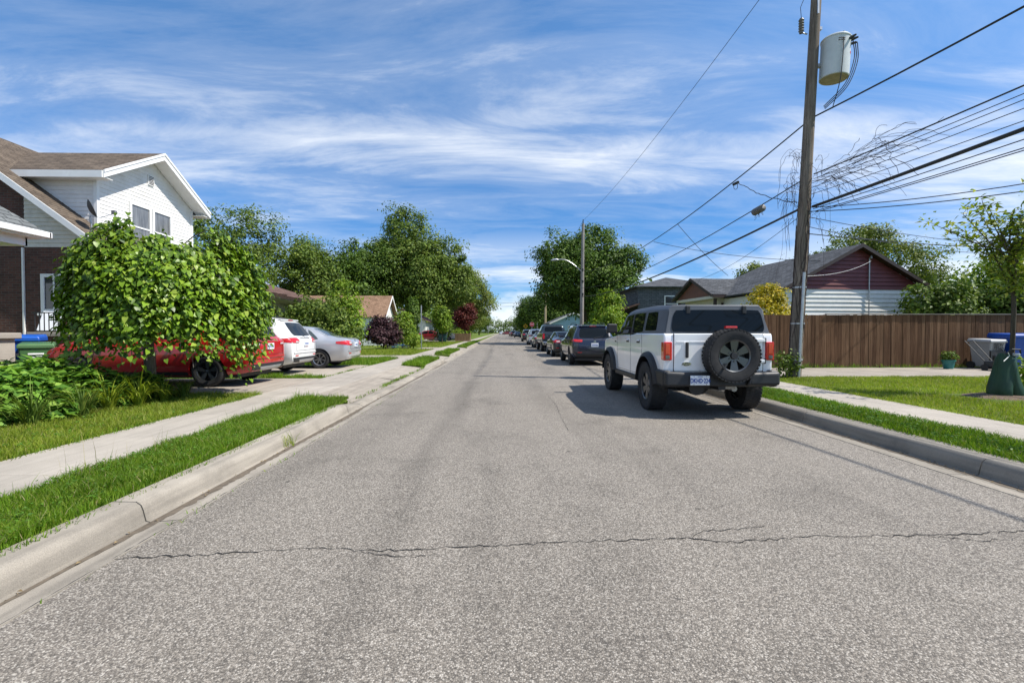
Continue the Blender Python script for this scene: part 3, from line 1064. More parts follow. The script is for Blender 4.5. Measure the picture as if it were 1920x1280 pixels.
def make_wheel(parent, x, y, z, r, w, rim_mat, spokes=5, side=1, tread=False, rim_r=0.66, spoke_w=0.16, double=False, flare=.72):
    """wheel lying in the Y-Z plane; side=+1 outer face towards +X"""
    mb = MB()
    s = side
    hw = w / 2
    prof = [(r * rim_r, -hw * .85), (r * .80, -hw), (r * .93, -hw * .97), (r * .985, -hw * .80), (r, -hw * .5), (r, 0), (r, hw * .5), (r * .985, hw * .80), (r * .93, hw * .97), (r * .80, hw), (r * rim_r, hw * .85), (r * rim_r * .97, 0)]
    mb.lathe([(a, b) for a, b in prof], 'x', (0, 0, 0), 40, close=True)
    if tread:
        nb = 44
        for k in range(nb):
            t = 2 * math.pi * k / nb
            for lane, (x0, x1) in enumerate(((-.98, -.55), (-.48, -.05), (.05, .48), (.55, .98))):
                tt = t + (lane % 2) * math.pi / nb
                dt = 0.78 * math.pi / nb
                ri, ro = r * .955, r * (1.009 if 0 < lane < 3 else 1.003)
                pts = []
                for rr in (ri, ro):
                    for a, xx in ((tt - dt, x0), (tt + dt, x0), (tt + dt, x1), (tt - dt, x1)):
                        pts.append((xx * hw, rr * math.cos(a), rr * math.sin(a)))
                mb.hexa(pts[:4], pts[4:])
    wh = mb.build('wheel', RUBBER, parent, smooth=True, angle=40)
    wh.location = (x, y, z)
    rm = MB()
    rr = r * rim_r
    rm.lathe([(rr * 1.03, hw * .80 * s), (rr * 1.0, hw * .88 * s), (rr * .93, hw * .80 * s), (rr * .90, hw * .2 * s), (rr * .90, -hw * .6 * s), (rr * 1.0, -hw * .7 * s)], 'x', (0, 0, 0), 36, close=True)
    rm.lathe([(0.0, hw * .66 * s), (rr * .13, hw * .66 * s), (rr * .22, hw * .55 * s), (rr * .24, hw * .25 * s), (0, hw * .25 * s)], 'x', (0, 0, 0), 18)
    for k in range(spokes):
        t0 = 2 * math.pi * k / spokes + math.pi / 2
        for dt in ((-.12, .12) if double else (0,)):
            t = t0 + dt
            c, sn = math.cos(t), math.sin(t)
            pts = []
            for xx in (hw * .35 * s, hw * .62 * s):
                for (rad, ww) in ((rr * .12, spoke_w * rr * .5), (rr * .95, spoke_w * rr * flare)):
                    pts.append(((xx + (hw * .12 * s if rad > rr * .5 else 0)), rad * c, rad * sn, ww, -sn, c))
            q = []
            for (xx, a, b, ww, ta, tb) in pts:
                q.append(((xx, a - ta * ww, b - tb * ww), (xx, a + ta * ww, b + tb * ww)))
            rm.hexa([q[0][0], q[0][1], q[1][1], q[1][0]], [q[2][0], q[2][1], q[3][1], q[3][0]])
    rim = rm.build('rim', rim_mat, wh, smooth=True, angle=30)
    bk = MB()
    bk.lathe([(0, -hw * .25 * s), (rr * .9, -hw * .25 * s), (rr * .9, -hw * .1 * s), (rr * .52, -hw * .08 * s), (rr * .5, hw * .05 * s), (0, hw * .05 * s)], 'x', (0, 0, 0), 24)
    bk.build('brake_disc', BLACKIRON, wh, smooth=True)
    return wh


def paint(name, col, metal=0.0, rough=0.35):
    return mat(name, col, rough, metal=metal, var=0.035, vs_=3, coat=1.0, dirt=(tuple(min(1, c * 0.8 + 0.03) for c in col), 5.0, 0.12))


def car(name, label, kind, loc, rz, col_mat, cat='car', group=None, rim=ALLOY, spokes=5, glass=GLASS, plate=True, chrome=False, detail=2, low_trim=True, plate_mat=None, double=False):
    root = thing(name, label, cat, loc, rz, group)
    if kind == 'crossover':      # tall family hatch
        L, wb, ra, rw = 4.85, 2.89, 0.98, 0.355
        st = [(0.00, .40, 1.02, .95, .60, .70, .58), (0.05, .34, 1.07, 1.00, .78, .86, .68), (0.20, .30, 1.25, 1.06, .82, .905, .68), (0.46, .26, 1.56, 1.08, .83, .915, .655), (0.72, .24, 1.655, 1.07, .83, .92, .66), (1.4, .22, 1.69, 1.05, .83, .92, .67), (2.4, .22, 1.68, 1.03, .83, .92, .665), (3.0, .22, 1.60, 1.02, .83, .92, .65), (3.35, .22, 1.36, 1.02, .83, .92, .66), (3.72, .22, 1.10, 1.00, .83, .91, .70), (4.2, .24, 1.03, .94, .82, .89, .70), (4.62, .26, .92, .80, .76, .80, .62), (4.80, .30, .74, .66, .62, .66, .50), (4.85, .36, .66, .60, .52, .56, .42)]
        wins = [((.62, 1.12), (1.10, 1.10), (1.05, 1.54), (.86, 1.52)), ((1.20, 1.10), (2.05, 1.075), (2.02, 1.57), (1.15, 1.55)), ((2.14, 1.075), (3.28, 1.07), (2.78, 1.52), (2.12, 1.57))]
        rearwin = ((-.60, 1.13), (.60, 1.13), (.53, 1.53), (-.53, 1.53))
        lamps = ((.47, .93), (.83, .93), (.83, 1.08), (.50, 1.08))
        platez, bumz, handz = .90, (.30, .60), .93
        fw, fs = ((-.62, 1.12), (.62, 1.12), (.55, 1.50), (-.55, 1.50)), 1
    elif kind == 'suv':          # mid-size sport utility
        L, wb, ra, rw = 4.70, 2.70, 0.98, 0.375
        st = [(0.00, .46, 1.00, .95, .62, .70, .60), (0.05, .40, 1.10, 1.02, .80, .87, .70), (0.14, .34, 1.20, 1.07, .84, .915, .72), (0.50, .30, 1.60, 1.10, .85, .925, .67), (0.75, .28, 1.69, 1.09, .85, .93, .665), (1.4, .26, 1.73, 1.06, .85, .93, .68), (2.3, .26, 1.72, 1.04, .85, .93, .675), (2.9, .26, 1.62, 1.03, .85, .93, .66), (3.25, .26, 1.37, 1.03, .85, .93, .67), (3.55, .26, 1.15, 1.03, .85, .92, .72), (4.1, .28, 1.07, .97, .84, .90, .72), (4.50, .30, .95, .84, .78, .82, .64), (4.66, .34, .78, .70, .66, .70, .52), (4.70, .40, .68, .62, .56, .60, .44)]
        wins = [((.66, 1.15), (1.05, 1.13), (1.02, 1.52), (.82, 1.50)), ((1.16, 1.12), (2.0, 1.09), (1.97, 1.60), (1.12, 1.58)), ((2.09, 1.09), (3.18, 1.08), (2.70, 1.55), (2.07, 1.60))]
        rearwin = ((-.64, 1.14), (.64, 1.14), (.55, 1.56), (-.55, 1.56))
        lamps = ((.52, .98), (.90, 1.00), (.90, 1.10), (.50, 1.08))
        platez, bumz, handz = .86, (.34, .66), .95
        fw, fs = ((-.62, 1.14), (.62, 1.14), (.55, 1.52), (-.55, 1.52)), 1
    elif kind == 'sedan':
        L, wb, ra, rw = 4.55, 2.60, 0.98, 0.318
        st = [(0.00, .42, .86, .82, .58, .66, .56), (0.05, .34, .96, .90, .76, .82, .66), (0.18, .27, 1.03, .93, .80, .86, .68), (0.55, .23, 1.07, .95, .80, .875, .66), (0.80, .22, 1.14, .96, .80, .88, .62), (1.15, .20, 1.31, .96, .80, .88, .59), (1.5, .20, 1.425, .95, .80, .88, .585), (2.0, .20, 1.46, .94, .80, .88, .595), (2.6, .20, 1.43, .92, .80, .88, .59), (3.0, .20, 1.28, .91, .80, .88, .58), (3.4, .20, 1.05, .91, .80, .875, .64), (3.9, .22, .94, .85, .78, .86, .66), (4.3, .24, .82, .74, .72, .77, .58), (4.50, .28, .66, .60, .60, .63, .46), (4.55, .34, .58, .54, .50, .52, .40)]
        wins = [((1.02, 1.00), (1.30, .985), (1.45, 1.33), (1.33, 1.26)), ((1.38, .985), (2.10, .97), (2.08, 1.37), (1.52, 1.355)), ((2.18, .97), (3.22, .955), (2.72, 1.30), (2.16, 1.37))]
        rearwin = ((-.60, 1.105), (.60, 1.105), (.50, 1.37), (-.50, 1.37))
        lamps = ((.46, .79), (.82, .80), (.82, .95), (.50, .93))
        platez, bumz, handz = .80, (.26, .52), .84
        fw, fs = ((-.60, 1.08), (.60, 1.08), (.50, 1.36), (-.50, 1.36)), 1
    elif kind == 'pickup':
        L, wb, ra, rw = 5.85, 3.68, 1.15, 0.40
        st = [(0.00, .55, 1.30, 1.26, .86, .96, .90), (0.04, .50, 1.36, 1.30, .90, .99, .95), (0.3, .48, 1.37, 1.31, .90, 1.0, .96), (1.75, .46, 1.37, 1.31, .90, 1.0, .96), (1.86, .44, 1.39, 1.31, .90, 1.0, .95), (1.92, .44, 1.78, 1.31, .90, 1.0, .72), (2.05, .44, 1.90, 1.31, .90, 1.0, .74), (2.9, .44, 1.95, 1.29, .90, 1.0, .75), (3.6, .44, 1.93, 1.28, .90, 1.0, .74), (4.0, .44, 1.78, 1.28, .90, 1.0, .73), (4.45, .44, 1.34, 1.26, .90, 1.0, .82), (5.2, .44, 1.30, 1.20, .90, .99, .86), (5.65, .46, 1.22, 1.1, .88, .96, .82), (5.85, .52, 1.12, 1.0, .80, .86, .72)]
        wins = [((2.1, 1.38), (2.95, 1.36), (2.93, 1.82), (2.16, 1.80)), ((3.05, 1.36), (4.25, 1.34), (3.85, 1.76), (3.03, 1.82))]
        rearwin = ((-.66, 1.42), (.66, 1.42), (.60, 1.82), (-.60, 1.82))
        lamps = ((.82, .92), (.95, .92), (.95, 1.28), (.82, 1.28))
        platez, bumz, handz = .66, (.50, .74), 1.12
        fw, fs = ((-.68, 1.38), (.68, 1.38), (.6, 1.80), (-.6, 1.80)), 1
    vs_, fs_ = loft_body(st)
    mb = MB()
    mb.v, mb.f = [tuple(v) for v in vs_], fs_
    body = mb.build('body', col_mat, root, smooth=True, angle=60)
    sk = Skin(vs_, fs_, root)
    fa = ra + wb
    hw = max(r[5] for r in st)
    cm = MB()
    for y in (ra, fa):
        for s in (-1, 1):
            q0, q1 = sorted((s * (hw - .30), s * (hw + .3)))
            rr = rw + .055
            u = [(y + rr * math.cos(math.pi * i / 20), rw + rr * math.sin(math.pi * i / 20)) for i in range(21)] + [(y - rr, -.2), (y + rr, -.2)]
            cm.prism(u, 'x', q0, q1)
    cut(body, cm)
    for y in (ra, fa):
        for s in (-1, 1):
            make_wheel(root, s * (hw - .115), y, rw, rw, .21, rim, spokes, s, double=double)
    # underside shadow box
    ub = MB()
    ub.box(-hw * .8, hw * .8, .35, L - .3, .20, .30)
    ub.build('underbody', BLACKIRON, root)
    for kd in ('left', 'right'):
        for q in wins:
            sk.patch(kd, q, 'side_window', glass, .005, 8, 5, rnd=.10)
    sk.patch('rear', rearwin, 'rear_window', glass, .006, 10, 6, rnd=.14)
    if kind != 'pickup' or True:
        sk.patch('front', fw, 'windscreen', glass, .006, 10, 6, rnd=.1)
    for s in (-1, 1):
        q = [(s * a, b) for a, b in lamps]
        if s > 0:
            q4 = (q[0], q[1], q[2], q[3])
        else:
            q4 = (q[1], q[0], q[3], q[2])
        tl = sk.patch('rear', q4, 'tail_light', REDLENS, .012, 8, 5, rnd=.15)
        zc = (lamps[0][1] + lamps[2][1]) / 2
        if kind in ('crossover', 'sedan'):
            xa, xb = lamps[0][0] + .04, lamps[0][0] + .22
            zz = (lamps[0][1] + .012, lamps[0][1] + .05) if kind == 'crossover' else (zc - .03, zc + .03)
            qq = ((s * xa, zz[0]), (s * xb, zz[0]), (s * xb, zz[1]), (s * xa, zz[1]))
            if s < 0:
                qq = (qq[1], qq[0], qq[3], qq[2])
            sk.patch('rear', qq, 'reverse_lamp', CLEARLENS, .017, 5, 3, parent=tl)
        # side wrap of the lamp
        y1 = .42 if kind != 'pickup' else .16
        z0, z1 = lamps[1][1], lamps[2][1]
        sk.patch('right' if s > 0 else 'left', ((.05, z0), (y1, (z0 + z1) / 2 - .03), (y1, (z0 + z1) / 2 + .04), (.05, z1)), 'lamp_wrap', REDLENS, .008, 6, 4, parent=tl)
        zf = .70 if kind in ('crossover', 'suv') else (.62 if kind == 'sedan' else .95)
        fq = ((s * .38, zf - .02), (s * .68, zf + .02), (s * .68, zf + .12), (s * .40, zf + .09))
        sk.patch('front', fq if s > 0 else (fq[1], fq[0], fq[3], fq[2]), 'headlight', CLEARLENS, .012, 6, 4)
    # tailgate or boot-lid seams
    if kind != 'pickup':
        zs0, zs1, xs_ = {'crossover': (.70, 1.10, .66), 'suv': (.70, 1.10, .68), 'sedan': (.66, .97, .60)}[kind]
        sk.patch('rear', ((-xs_, zs0 - .004), (xs_, zs0 - .004), (xs_, zs0 + .004), (-xs_, zs0 + .004)), 'gate_seam', BLACKIRON, .003, 14, 1, skirt=.004)
        for s in (-1, 1):
            sk.patch('rear', ((s * xs_ - .004, zs0), (s * xs_ + .004, zs0), (s * xs_ * .97 + .004, zs1), (s * xs_ * .97 - .004, zs1)), 'gate_seam', BLACKIRON, .003, 1, 8, skirt=.004)
            q = ((s * .62 - .09, zs0 - .16), (s * .62 + .09, zs0 - .16), (s * .62 + .09, zs0 - .13), (s * .62 - .09, zs0 - .13))
            sk.patch('rear', q, 'reflector', REDLENS, .008, 4, 1)
        sk.patch('rear', ((-.78, zs0 - .075), (.78, zs0 - .075), (.78, zs0 - .045), (-.78, zs0 - .045)), 'bumper_ledge', col_mat, .022, 16, 1)
    # bumper band, plate, handles, mirrors, seams
    z0, z1 = bumz
    tr = BLACKPL
    if low_trim:
        b0 = MB()
        sk.patch('rear', ((-.74, z0 + .02), (.74, z0 + .02), (.80, z0 + .20), (-.80, z0 + .20)), 'bumper_trim', tr, .012, 16, 4)
        if kind == 'crossover':
            sk.patch('rear', ((-.42, z0 + .03), (.42, z0 + .03), (.52, z0 + .13), (-.52, z0 + .13)), 'skid_plate', GALV, .030, 12, 3)
    if kind == 'pickup':
        m2 = MB()
        m2.box(-.95, .95, -.16, .05, .50, .72)
        m2.build('rear_bumper', CHROME, root, bevel=.03)
        sk.patch('rear', ((-.78, .80), (.78, .80), (.78, 1.33), (-.78, 1.33)), 'tailgate', col_mat, .014, 12, 6, rnd=.04)
    if plate:
        py = sk.hit('rear', 0, platez)[0].y
        m3 = MB()
        m3.box(-.15, .15, py - .03, py + .02, platez - .075, platez + .075)
        m3.build('number_plate', plate_mat or PLATEM, root, bevel=.006)
        m4 = MB()
        for k in range(6):
            xx = -.105 + k * .042
            m4.box(xx - .011, xx + .011, py - .033, py - .029, platez - .032, platez + .028)
        m4.build('plate_marks', PLATEBLUE, root)
    if kind != 'pickup':
        emz = platez + (.17 if kind == 'crossover' else .135)
        py = sk.hit('rear', 0, emz)[0].y
        m5 = MB()
        if kind == 'crossover':
            m5.box(-.34, .34, py - .022, py + .02, emz - .03, emz)
        else:
            m5.lathe([(.028, -.012), (.042, -.012), (.042, .012), (.028, .012)], 'y', (0, py - .006, emz), 18, close=True)
        m5.build('tailgate_trim' if kind == 'crossover' else 'emblem', CHROME, root, smooth=True)
    if kind in ('crossover', 'suv'):
        # spoiler with brake lamp, wiper, roof rails
        zt = 1.655 if kind == 'crossover' else 1.69
        sp = MB()
        sp.hexa([(-.58, .46, zt - .07), (.58, .46, zt - .07), (.60, .95, zt - .01), (-.60, .95, zt - .01)], [(-.57, .47, zt - .04), (.57, .47, zt - .04), (.58, .95, zt + .035), (-.58, .95, zt + .035)])
        sp.build('spoiler', col_mat, root, bevel=.012)
        bl = MB()
        bl.box(-.14, .14, .452, .47, zt - .065, zt - .045)
        bl.build('brake_light', REDLENS, root)
        wp = MB()
        p0 = sk.hit('rear', -.02, rearwin[0][1] + .0)[0]
        p1 = sk.hit('rear', .36, rearwin[0][1] + .07)[0]
        wp.tube([p0 + Vector((0, -.03, 0)), p1 + Vector((0, -.03, 0))], [.014, .007], 6)
        wp.build('wiper', BLACKPL, root)
        for s in (-1, 1):
            rl = MB()
            rl.tube([(s * .60, .95, zt + .01), (s * .615, 1.1, zt + .075), (s * .62, 1.8, zt + .095), (s * .615, 2.5, zt + .075), (s * .60, 2.65, zt + .02)], .014, 6)
            rl.build('roof_rail', BLACKPL, root, smooth=True)
    sill_y = [wins[-1][1][0] + .02, wins[-1][0][0] - .05, wins[-2][0][0] - (.05 if len(wins) > 2 else .12)]
    for kd, s in (('left', -1), ('right', 1)):
        mz = wins[-1][0][1] + .05
        my = wins[-1][1][0] - .18
        p = sk.hit(kd, my, mz - .05)[0]
        mm = MB()
        mm.box(min(s * (abs(p.x) + .04), s * (abs(p.x) + .24)), max(s * (abs(p.x) + .04), s * (abs(p.x) + .24)), my - .06, my + .06, mz - .02, mz + .14)
        mm.box(min(s * (abs(p.x) - .06), s * (abs(p.x) + .08)), max(s * (abs(p.x) - .06), s * (abs(p.x) + .08)), my - .03, my + .03, mz - .01, mz + .04)
        mm.build('door_mirror', col_mat, root, bevel=.025)
        for hy in (sill_y[1] + .14, sill_y[2] + .14):
            p = sk.hit(kd, hy, handz)[0]
            hm = MB()
            hm.box(min(p.x - s * .01, p.x + s * .035), max(p.x - s * .01, p.x + s * .035), hy - .0, hy + .19, handz - .016, handz + .016)
            hm.build('door_handle', CHROME if chrome else col_mat, root, bevel=.008)
        for yy in sill_y:
            sk.patch(kd, ((yy - .004, .36), (yy + .004, .36), (yy + .004, handz + .09), (yy - .004, handz + .09)), 'door_seam', BLACKIRON, .002, 1, 10, skirt=.004)
        if low_trim:
            sk.patch(kd, ((ra + rw + .10, .25), (fa - rw - .10, .25), (fa - rw - .10, .34), (ra + rw + .10, .34)), 'sill_trim', tr, .008, 12, 3)
    return root, sk


# ------------------------------------------------------------------ the white off-roader
def off_roader():
    root = thing('off_road_suv', 'white boxy off-road SUV with grey hardtop and spare wheel on its tailgate', 'car', (3.56, 7.62, 0))
    WP = paint('white_paint', (0.86, 0.865, 0.87), rough=.3)
    TOP = mat('grey_hardtop', (0.095, 0.105, 0.122), 0.5, var=0.06, bump=0.08, bs=220)
    FL = mat('flare_plastic', (0.013, 0.014, 0.016), 0.5, var=0.12, bump=0.06, bs=260)
    ra, fa, rw, AR = 0.82, 3.77, 0.43, 0.545
    HW = 0.90

    def arch(cy, r, a0, a1, n=14):
        return [(cy + r * math.cos(lerp(a0, a1, i / n)), rw + r * math.sin(lerp(a0, a1, i / n))) for i in range(n + 1)]
    sill = 0.54
    aa = math.asin((sill - rw) / AR)
    outl = [(0.02, .70), (0.0, .80), (0.0, 1.30), (0.02, 1.375), (1.60, 1.375), (1.85, 1.345), (3.12, 1.335), (3.22, 1.31), (4.28, 1.235), (4.38, 1.18), (4.40, .72), (4.32, .66)]
    outl += arch(fa, AR, math.asin((.66 - rw) / AR), math.pi - aa)
    outl += arch(ra, AR, aa, math.pi - math.asin((.70 - rw) / AR))
    b = MB().prism(outl, 'x', -HW, HW)
    body = b.build('body', WP, root, smooth=False, bevel=.035, seg=4)
    body.data.polygons.foreach_set('use_smooth', [True] * len(body.data.polygons))
    body.data.set_sharp_from_angle(angle=R(40))
    bm = [m for m in body.modifiers][0]
    # inner floor so that light does not pass under the tub
    MB().box(-.62, .62, .12, 4.3, .52, .72).build('floor_pan', BLACKIRON, root)
    MB().box(-.40, .40, .3, 4.2, .42, .53).build('chassis', BLACKIRON, root, bevel=.02)
    for (yy) in (ra, fa):
        MB().tube([(-.75, yy, rw), (.75, yy, rw)], .06, 10).build('axle', BLACKIRON, root, smooth=True)
    MB().lathe([(0, -.17), (.10, -.15), (.16, 0), (.10, .15), (0, .17)], 'y', (0.05, ra, rw - .01), 16).build('differential', BLACKIRON, root, smooth=True)
    MB().tube([(.45, .35, .42), (.45, 1.3, .46)], .05, 10).build('exhaust', GALV, root, smooth=True)
    MB().tube([(-.30, .12, .47), (-.30, .55, .47)], .13, 12).build('muffler', BLACKIRON, root, smooth=True)
    # wheel arch flares
    for cy in (ra, fa):
        for s in (-1, 1):
            fl = MB()
            o = arch(cy, AR + .085, .10, math.pi - .16, 18)
            i_ = arch(cy, AR - .012, .10, math.pi - .16, 18)
            n = len(o)
            vs = []
            for (p, q) in zip(o, i_):
                vs += [(s * (HW - .03), p[0], p[1]), (s * (HW + .055), lerp(p[0], q[0], .28), lerp(p[1], q[1], .28)), (s * (HW + .088), q[0], q[1]), (s * (HW - .10), q[0], q[1])]
            fs = []
            for k in range(n - 1):
                for j in range(4):
                    fs.append((k * 4 + j, k * 4 + (j + 1) % 4, (k + 1) * 4 + (j + 1) % 4, (k + 1) * 4 + j))
            fs += [(0, 1, 2, 3), tuple((n - 1) * 4 + j for j in (3, 2, 1, 0))]
            fl.add(vs, fs)
            fl.build('wheel_arch_flare', FL, root, smooth=True, angle=28)
            ln = MB()
            w2 = arch(cy, AR - .014, .05, math.pi - .05, 16)
            ln.grid([[(s * (HW - .02), p[0], p[1]) for p in w2], [(s * .48, p[0], p[1]) for p in w2]])
            ln.build('wheel_well', BLACKIRON, root, smooth=True)
    # wheels
    for yy in (ra, fa):
        for s in (-1, 1):
            make_wheel(root, s * (HW - .075), yy, rw, rw, .285, DKALLOY, 6, s, tread=True, rim_r=.57, spoke_w=.24, flare=1.15)
    # hardtop
    def sec(y, zt, wb_, wt):
        return [(-wb_, y, 1.372), (wb_, y, 1.372), (wt + .02, y, zt - .07), (wt - .045, y, zt), (-wt + .045, y, zt), (-wt - .02, y, zt - .07)]
    secs = [sec(0.035, 1.80, .872, .765), sec(.11, 1.845, .872, .77), sec(.9, 1.875, .872, .775), sec(2.2, 1.865, .872, .775), sec(2.62, 1.83, .872, .765), sec(2.75, 1.80, .872, .755)]
    # rear face leans forward a little towards the roof
    secs[0] = [(x, y + (.075 if z > 1.5 else 0.0), z) for x, y, z in secs[0]]
    secs[-1] = [(x, y + (.40 if z < 1.5 else 0.0), z - (.03 if z < 1.5 else 0)) for x, y, z in secs[-1]]
    tv = [p for s_ in secs for p in s_]
    m = 6
    tf = [(i * m + j, i * m + (j + 1) % m, (i + 1) * m + (j + 1) % m, (i + 1) * m + j) for i in range(len(secs) - 1) for j in range(m)]
    tf += [tuple(range(m))[::-1], tuple(range((len(secs) - 1) * m, len(secs) * m))]
    t = MB()
    t.v, t.f = tv, tf
    top = t.build('hardtop', TOP, root, bevel=.028, seg=3)
    top.data.polygons.foreach_set('use_smooth', [True] * len(top.data.polygons))
    top.data.set_sharp_from_angle(angle=R(40))
    sk = Skin(tv, tf, root)
    for kd in ('left', 'right'):
        sk.patch(kd, ((.50, 1.425), (1.13, 1.425), (1.10, 1.755), (.56, 1.755)), 'side_window', GLASS, .006, 8, 5, rnd=.07)
        sk.patch(kd, ((1.27, 1.40), (1.93, 1.375), (1.91, 1.765), (1.25, 1.765)), 'side_window', GLASS, .006, 8, 5, rnd=.05)
        sk.patch(kd, ((2.03, 1.375), (3.00, 1.365), (2.66, 1.735), (2.01, 1.765)), 'side_window', GLASS, .006, 8, 5, rnd=.05)
        for yy in (1.98,):
            sk.patch(kd, ((yy - .045, 1.38), (yy + .045, 1.38), (yy + .045, 1.76), (yy - .045, 1.76)), 'door_pillar', BLACKPL, .010, 2, 4)
        for yy in (1.205,):
            sk.patch(kd, ((yy - .004, 1.38), (yy + .004, 1.38), (yy + .004, 1.77), (yy - .004, 1.77)), 'roof_seam', BLACKIRON, .003, 1, 4, skirt=.004)
    sk.patch('front', ((-.78, 1.38), (.78, 1.38), (.70, 1.74), (-.70, 1.74)), 'windscreen', GLASS, .008, 10, 6, rnd=.05)
    # rear window: dark frameless glass with a slim seal
    sk.patch('rear', ((-.775, 1.395), (.800, 1.395), (.742, 1.765), (-.700, 1.765)), 'rear_window', GLASS, .012, 14, 8, rnd=.10)
    for x in (-.47, .47):
        MB().box(x - .035, x + .035, .075, .16, 1.70, 1.835).build('window_hinge', BLACKPL, root, bevel=.012)
    # body side details on the tub
    bs = Skin(b.v, b.f, root)
    for s, kd in ((-1, 'left'), (1, 'right')):
        X = s * HW
        for yy, z0, z1 in ((1.22, .62, 1.36), (1.99, .57, 1.34), (3.08, .60, 1.33)):
            MB().box(min(X - s * .01, X + s * .0025), max(X - s * .01, X + s * .0025), yy - .004, yy + .004, z0, z1).build('door_seam', BLACKIRON, root)
        MB().box(min(X - s * .01, X + s * .002), max(X - s * .01, X + s * .002), 1.42, 3.08, .592, .600).build('door_seam', BLACKIRON, root)
        for yy in (1.36, 2.12):
            h = MB()
            h.box(min(X - s * .02, X + s * .006), max(X - s * .02, X + s * .006), yy - .015, yy + .19, 1.185, 1.245)
            hp = h.build('door_handle', BLACKPL, root, bevel=.01)
            MB().box(min(X, X + s * .045), max(X, X + s * .045), yy, yy + .175, 1.222, 1.248).build('grip', WP, hp, bevel=.008)
        # pressed shoulder line
        MB().prism([(1.0, 1.085), (3.3, 1.085), (3.3, 1.10), (1.0, 1.10)], 'x', X - s * .01, X + s * .006).build('shoulder_crease', WP, root)
        # rock rail
        MB().box(min(s * .70, s * .93), max(s * .70, s * .93), ra + AR + .06, fa - AR - .06, .455, .565).build('rock_rail', FL, root, bevel=.02)
        # mirror
        mm = MB().hexa([(s * .93, 2.92, 1.37), (s * 1.18, 2.90, 1.37), (s * 1.18, 3.05, 1.37), (s * .93, 3.07, 1.37)], [(s * .94, 2.92, 1.58), (s * 1.16, 2.90, 1.585), (s * 1.16, 3.02, 1.585), (s * .94, 3.03, 1.58)])
        mo = mm.build('door_mirror', BLACKPL, root, bevel=.03, seg=3)
        MB().box(min(s * .85, s * .97), max(s * .85, s * .97), 2.95, 3.05, 1.345, 1.40).build('mirror_arm', BLACKPL, mo, bevel=.01)
        # trail-sight nub on the front wing
        MB().box(min(s * .80, s * .86), max(s * .80, s * .86), 4.0, 4.16, 1.24, 1.285).build('trail_sight', BLACKPL, root, bevel=.012)
        MB().box(min(X - s * .005, X + s * .006), max(X - s * .005, X + s * .006), 3.18, 3.30, 1.17, 1.20).build('fender_badge', BLACKPL, root)
        # tail lamps
        tl = MB().box(min(s * .775, s * .912), max(s * .775, s * .912), -.035, .11, .935, 1.235).build('tail_light', REDLENS, root, bevel=.016, seg=3)
        x0, x1 = sorted((s * .815, s * .885))
        gl = mat('amber_red_glow', (0.62, 0.07, 0.03), 0.2, var=0.1, coat=.6)
        MB().box(x0, x1, -.043, -.03, 1.035, 1.205).build('brake_lens', gl, tl, bevel=.008)
        MB().box(x0, x1, -.043, -.03, .957, 1.015).build('reverse_lens', mat('smoked_lens', (.12, .12, .125), .15, coat=.8), tl, bevel=.008)
        MB().box(x0 - .008, x1 + .008, -.039, -.03, 1.212, 1.222).build('lens_edge', REDLENS, tl)
        # headlamp ring
        MB().lathe([(0, 4.40), (.12, 4.42), (.13, 4.40), (.13, 4.3)], 'y', (s * .66, 0, 1.02), 24).build('headlight', CLEARLENS, root, smooth=True)
        # lower rear corner: body cap meeting bumper
        MB().box(min(s * .80, s * .945), max(s * .80, s * .945), -.10, .33, .50, .775).build('bumper_corner', FL, root, bevel=.045, seg=3)
    MB().box(-.62, .62, 4.385, 4.43, .88, 1.16).build('grille', BLACKPL, root, bevel=.02)
    MB().box(-.92, .92, 4.36, 4.60, .55, .80).build('front_bumper', FL, root, bevel=.05, seg=3)
    # rear bumper with raised right-hand end
    MB().hexa([(-.82, -.16, .52), (.82, -.16, .52), (.82, .1, .50), (-.82, .1, .50)], [(-.82, -.14, .735), (.82, -.14, .735), (.82, .1, .745), (-.82, .1, .745)]).build('rear_bumper', FL, root, bevel=.03, seg=3)
    MB().hexa([(.36, -.235, .535), (.93, -.20, .535), (.93, .05, .535), (.42, .0, .535)], [(.43, -.225, .745), (.93, -.19, .755), (.93, .05, .755), (.48, .0, .745)]).build('bumper_end', FL, root, bevel=.045, seg=3)
    MB().hexa([(-.93, -.19, .52), (-.42, -.20, .52), (-.42, .0, .52), (-.93, .05, .52)], [(-.93, -.17, .765), (-.50, -.18, .74), (-.50, .0, .74), (-.93, .05, .765)]).build('bumper_end', FL, root, bevel=.04, seg=3)
    MB().box(-.05, .07, -.12, .2, .455, .535).build('tow_hitch', BLACKIRON, root, bevel=.008)
    MB().box(.02, .24, -.10, .0, .47, .525).build('hitch_cover', mat('dusty_steel', (.30, .27, .22), .6, var=.3), root, bevel=.01)
    MB().lathe([(0, -.262), (.022, -.262), (.026, -.25), (.026, -.22)], 'y', (.46, .03, .60), 14).build('parking_sensor', BLACKPL, root, smooth=True)
    MB().lathe([(0, -.215), (.022, -.215), (.026, -.20), (.026, -.18)], 'y', (-.22, .02, .63), 14).build('parking_sensor', BLACKPL, root, smooth=True)
    # number plate with its characters
    pl = MB().box(-.545, -.235, -.222, -.20, .548, .702).build('number_plate', PLATEM, root, bevel=.006)
    text_mesh('plate_characters', 'DKHD\u00b7224', .104, PLATEBLUE, pl, Matrix.Translation((-.39, -.2245, .617)) @ FACE_REAR, bold=.0025, sx=.66)
    text_mesh('plate_heading', 'ONTARIO', .020, PLATEBLUE, pl, Matrix.Translation((-.39, -.2245, .685)) @ FACE_REAR, sx=.9)
    for x in (-.49, -.29):
        for z in (.563, .690):
            MB().lathe([(0, -.226), (.006, -.226), (.006, -.22)], 'y', (x, 0, z), 8).build('plate_screw', BLACKIRON, pl)
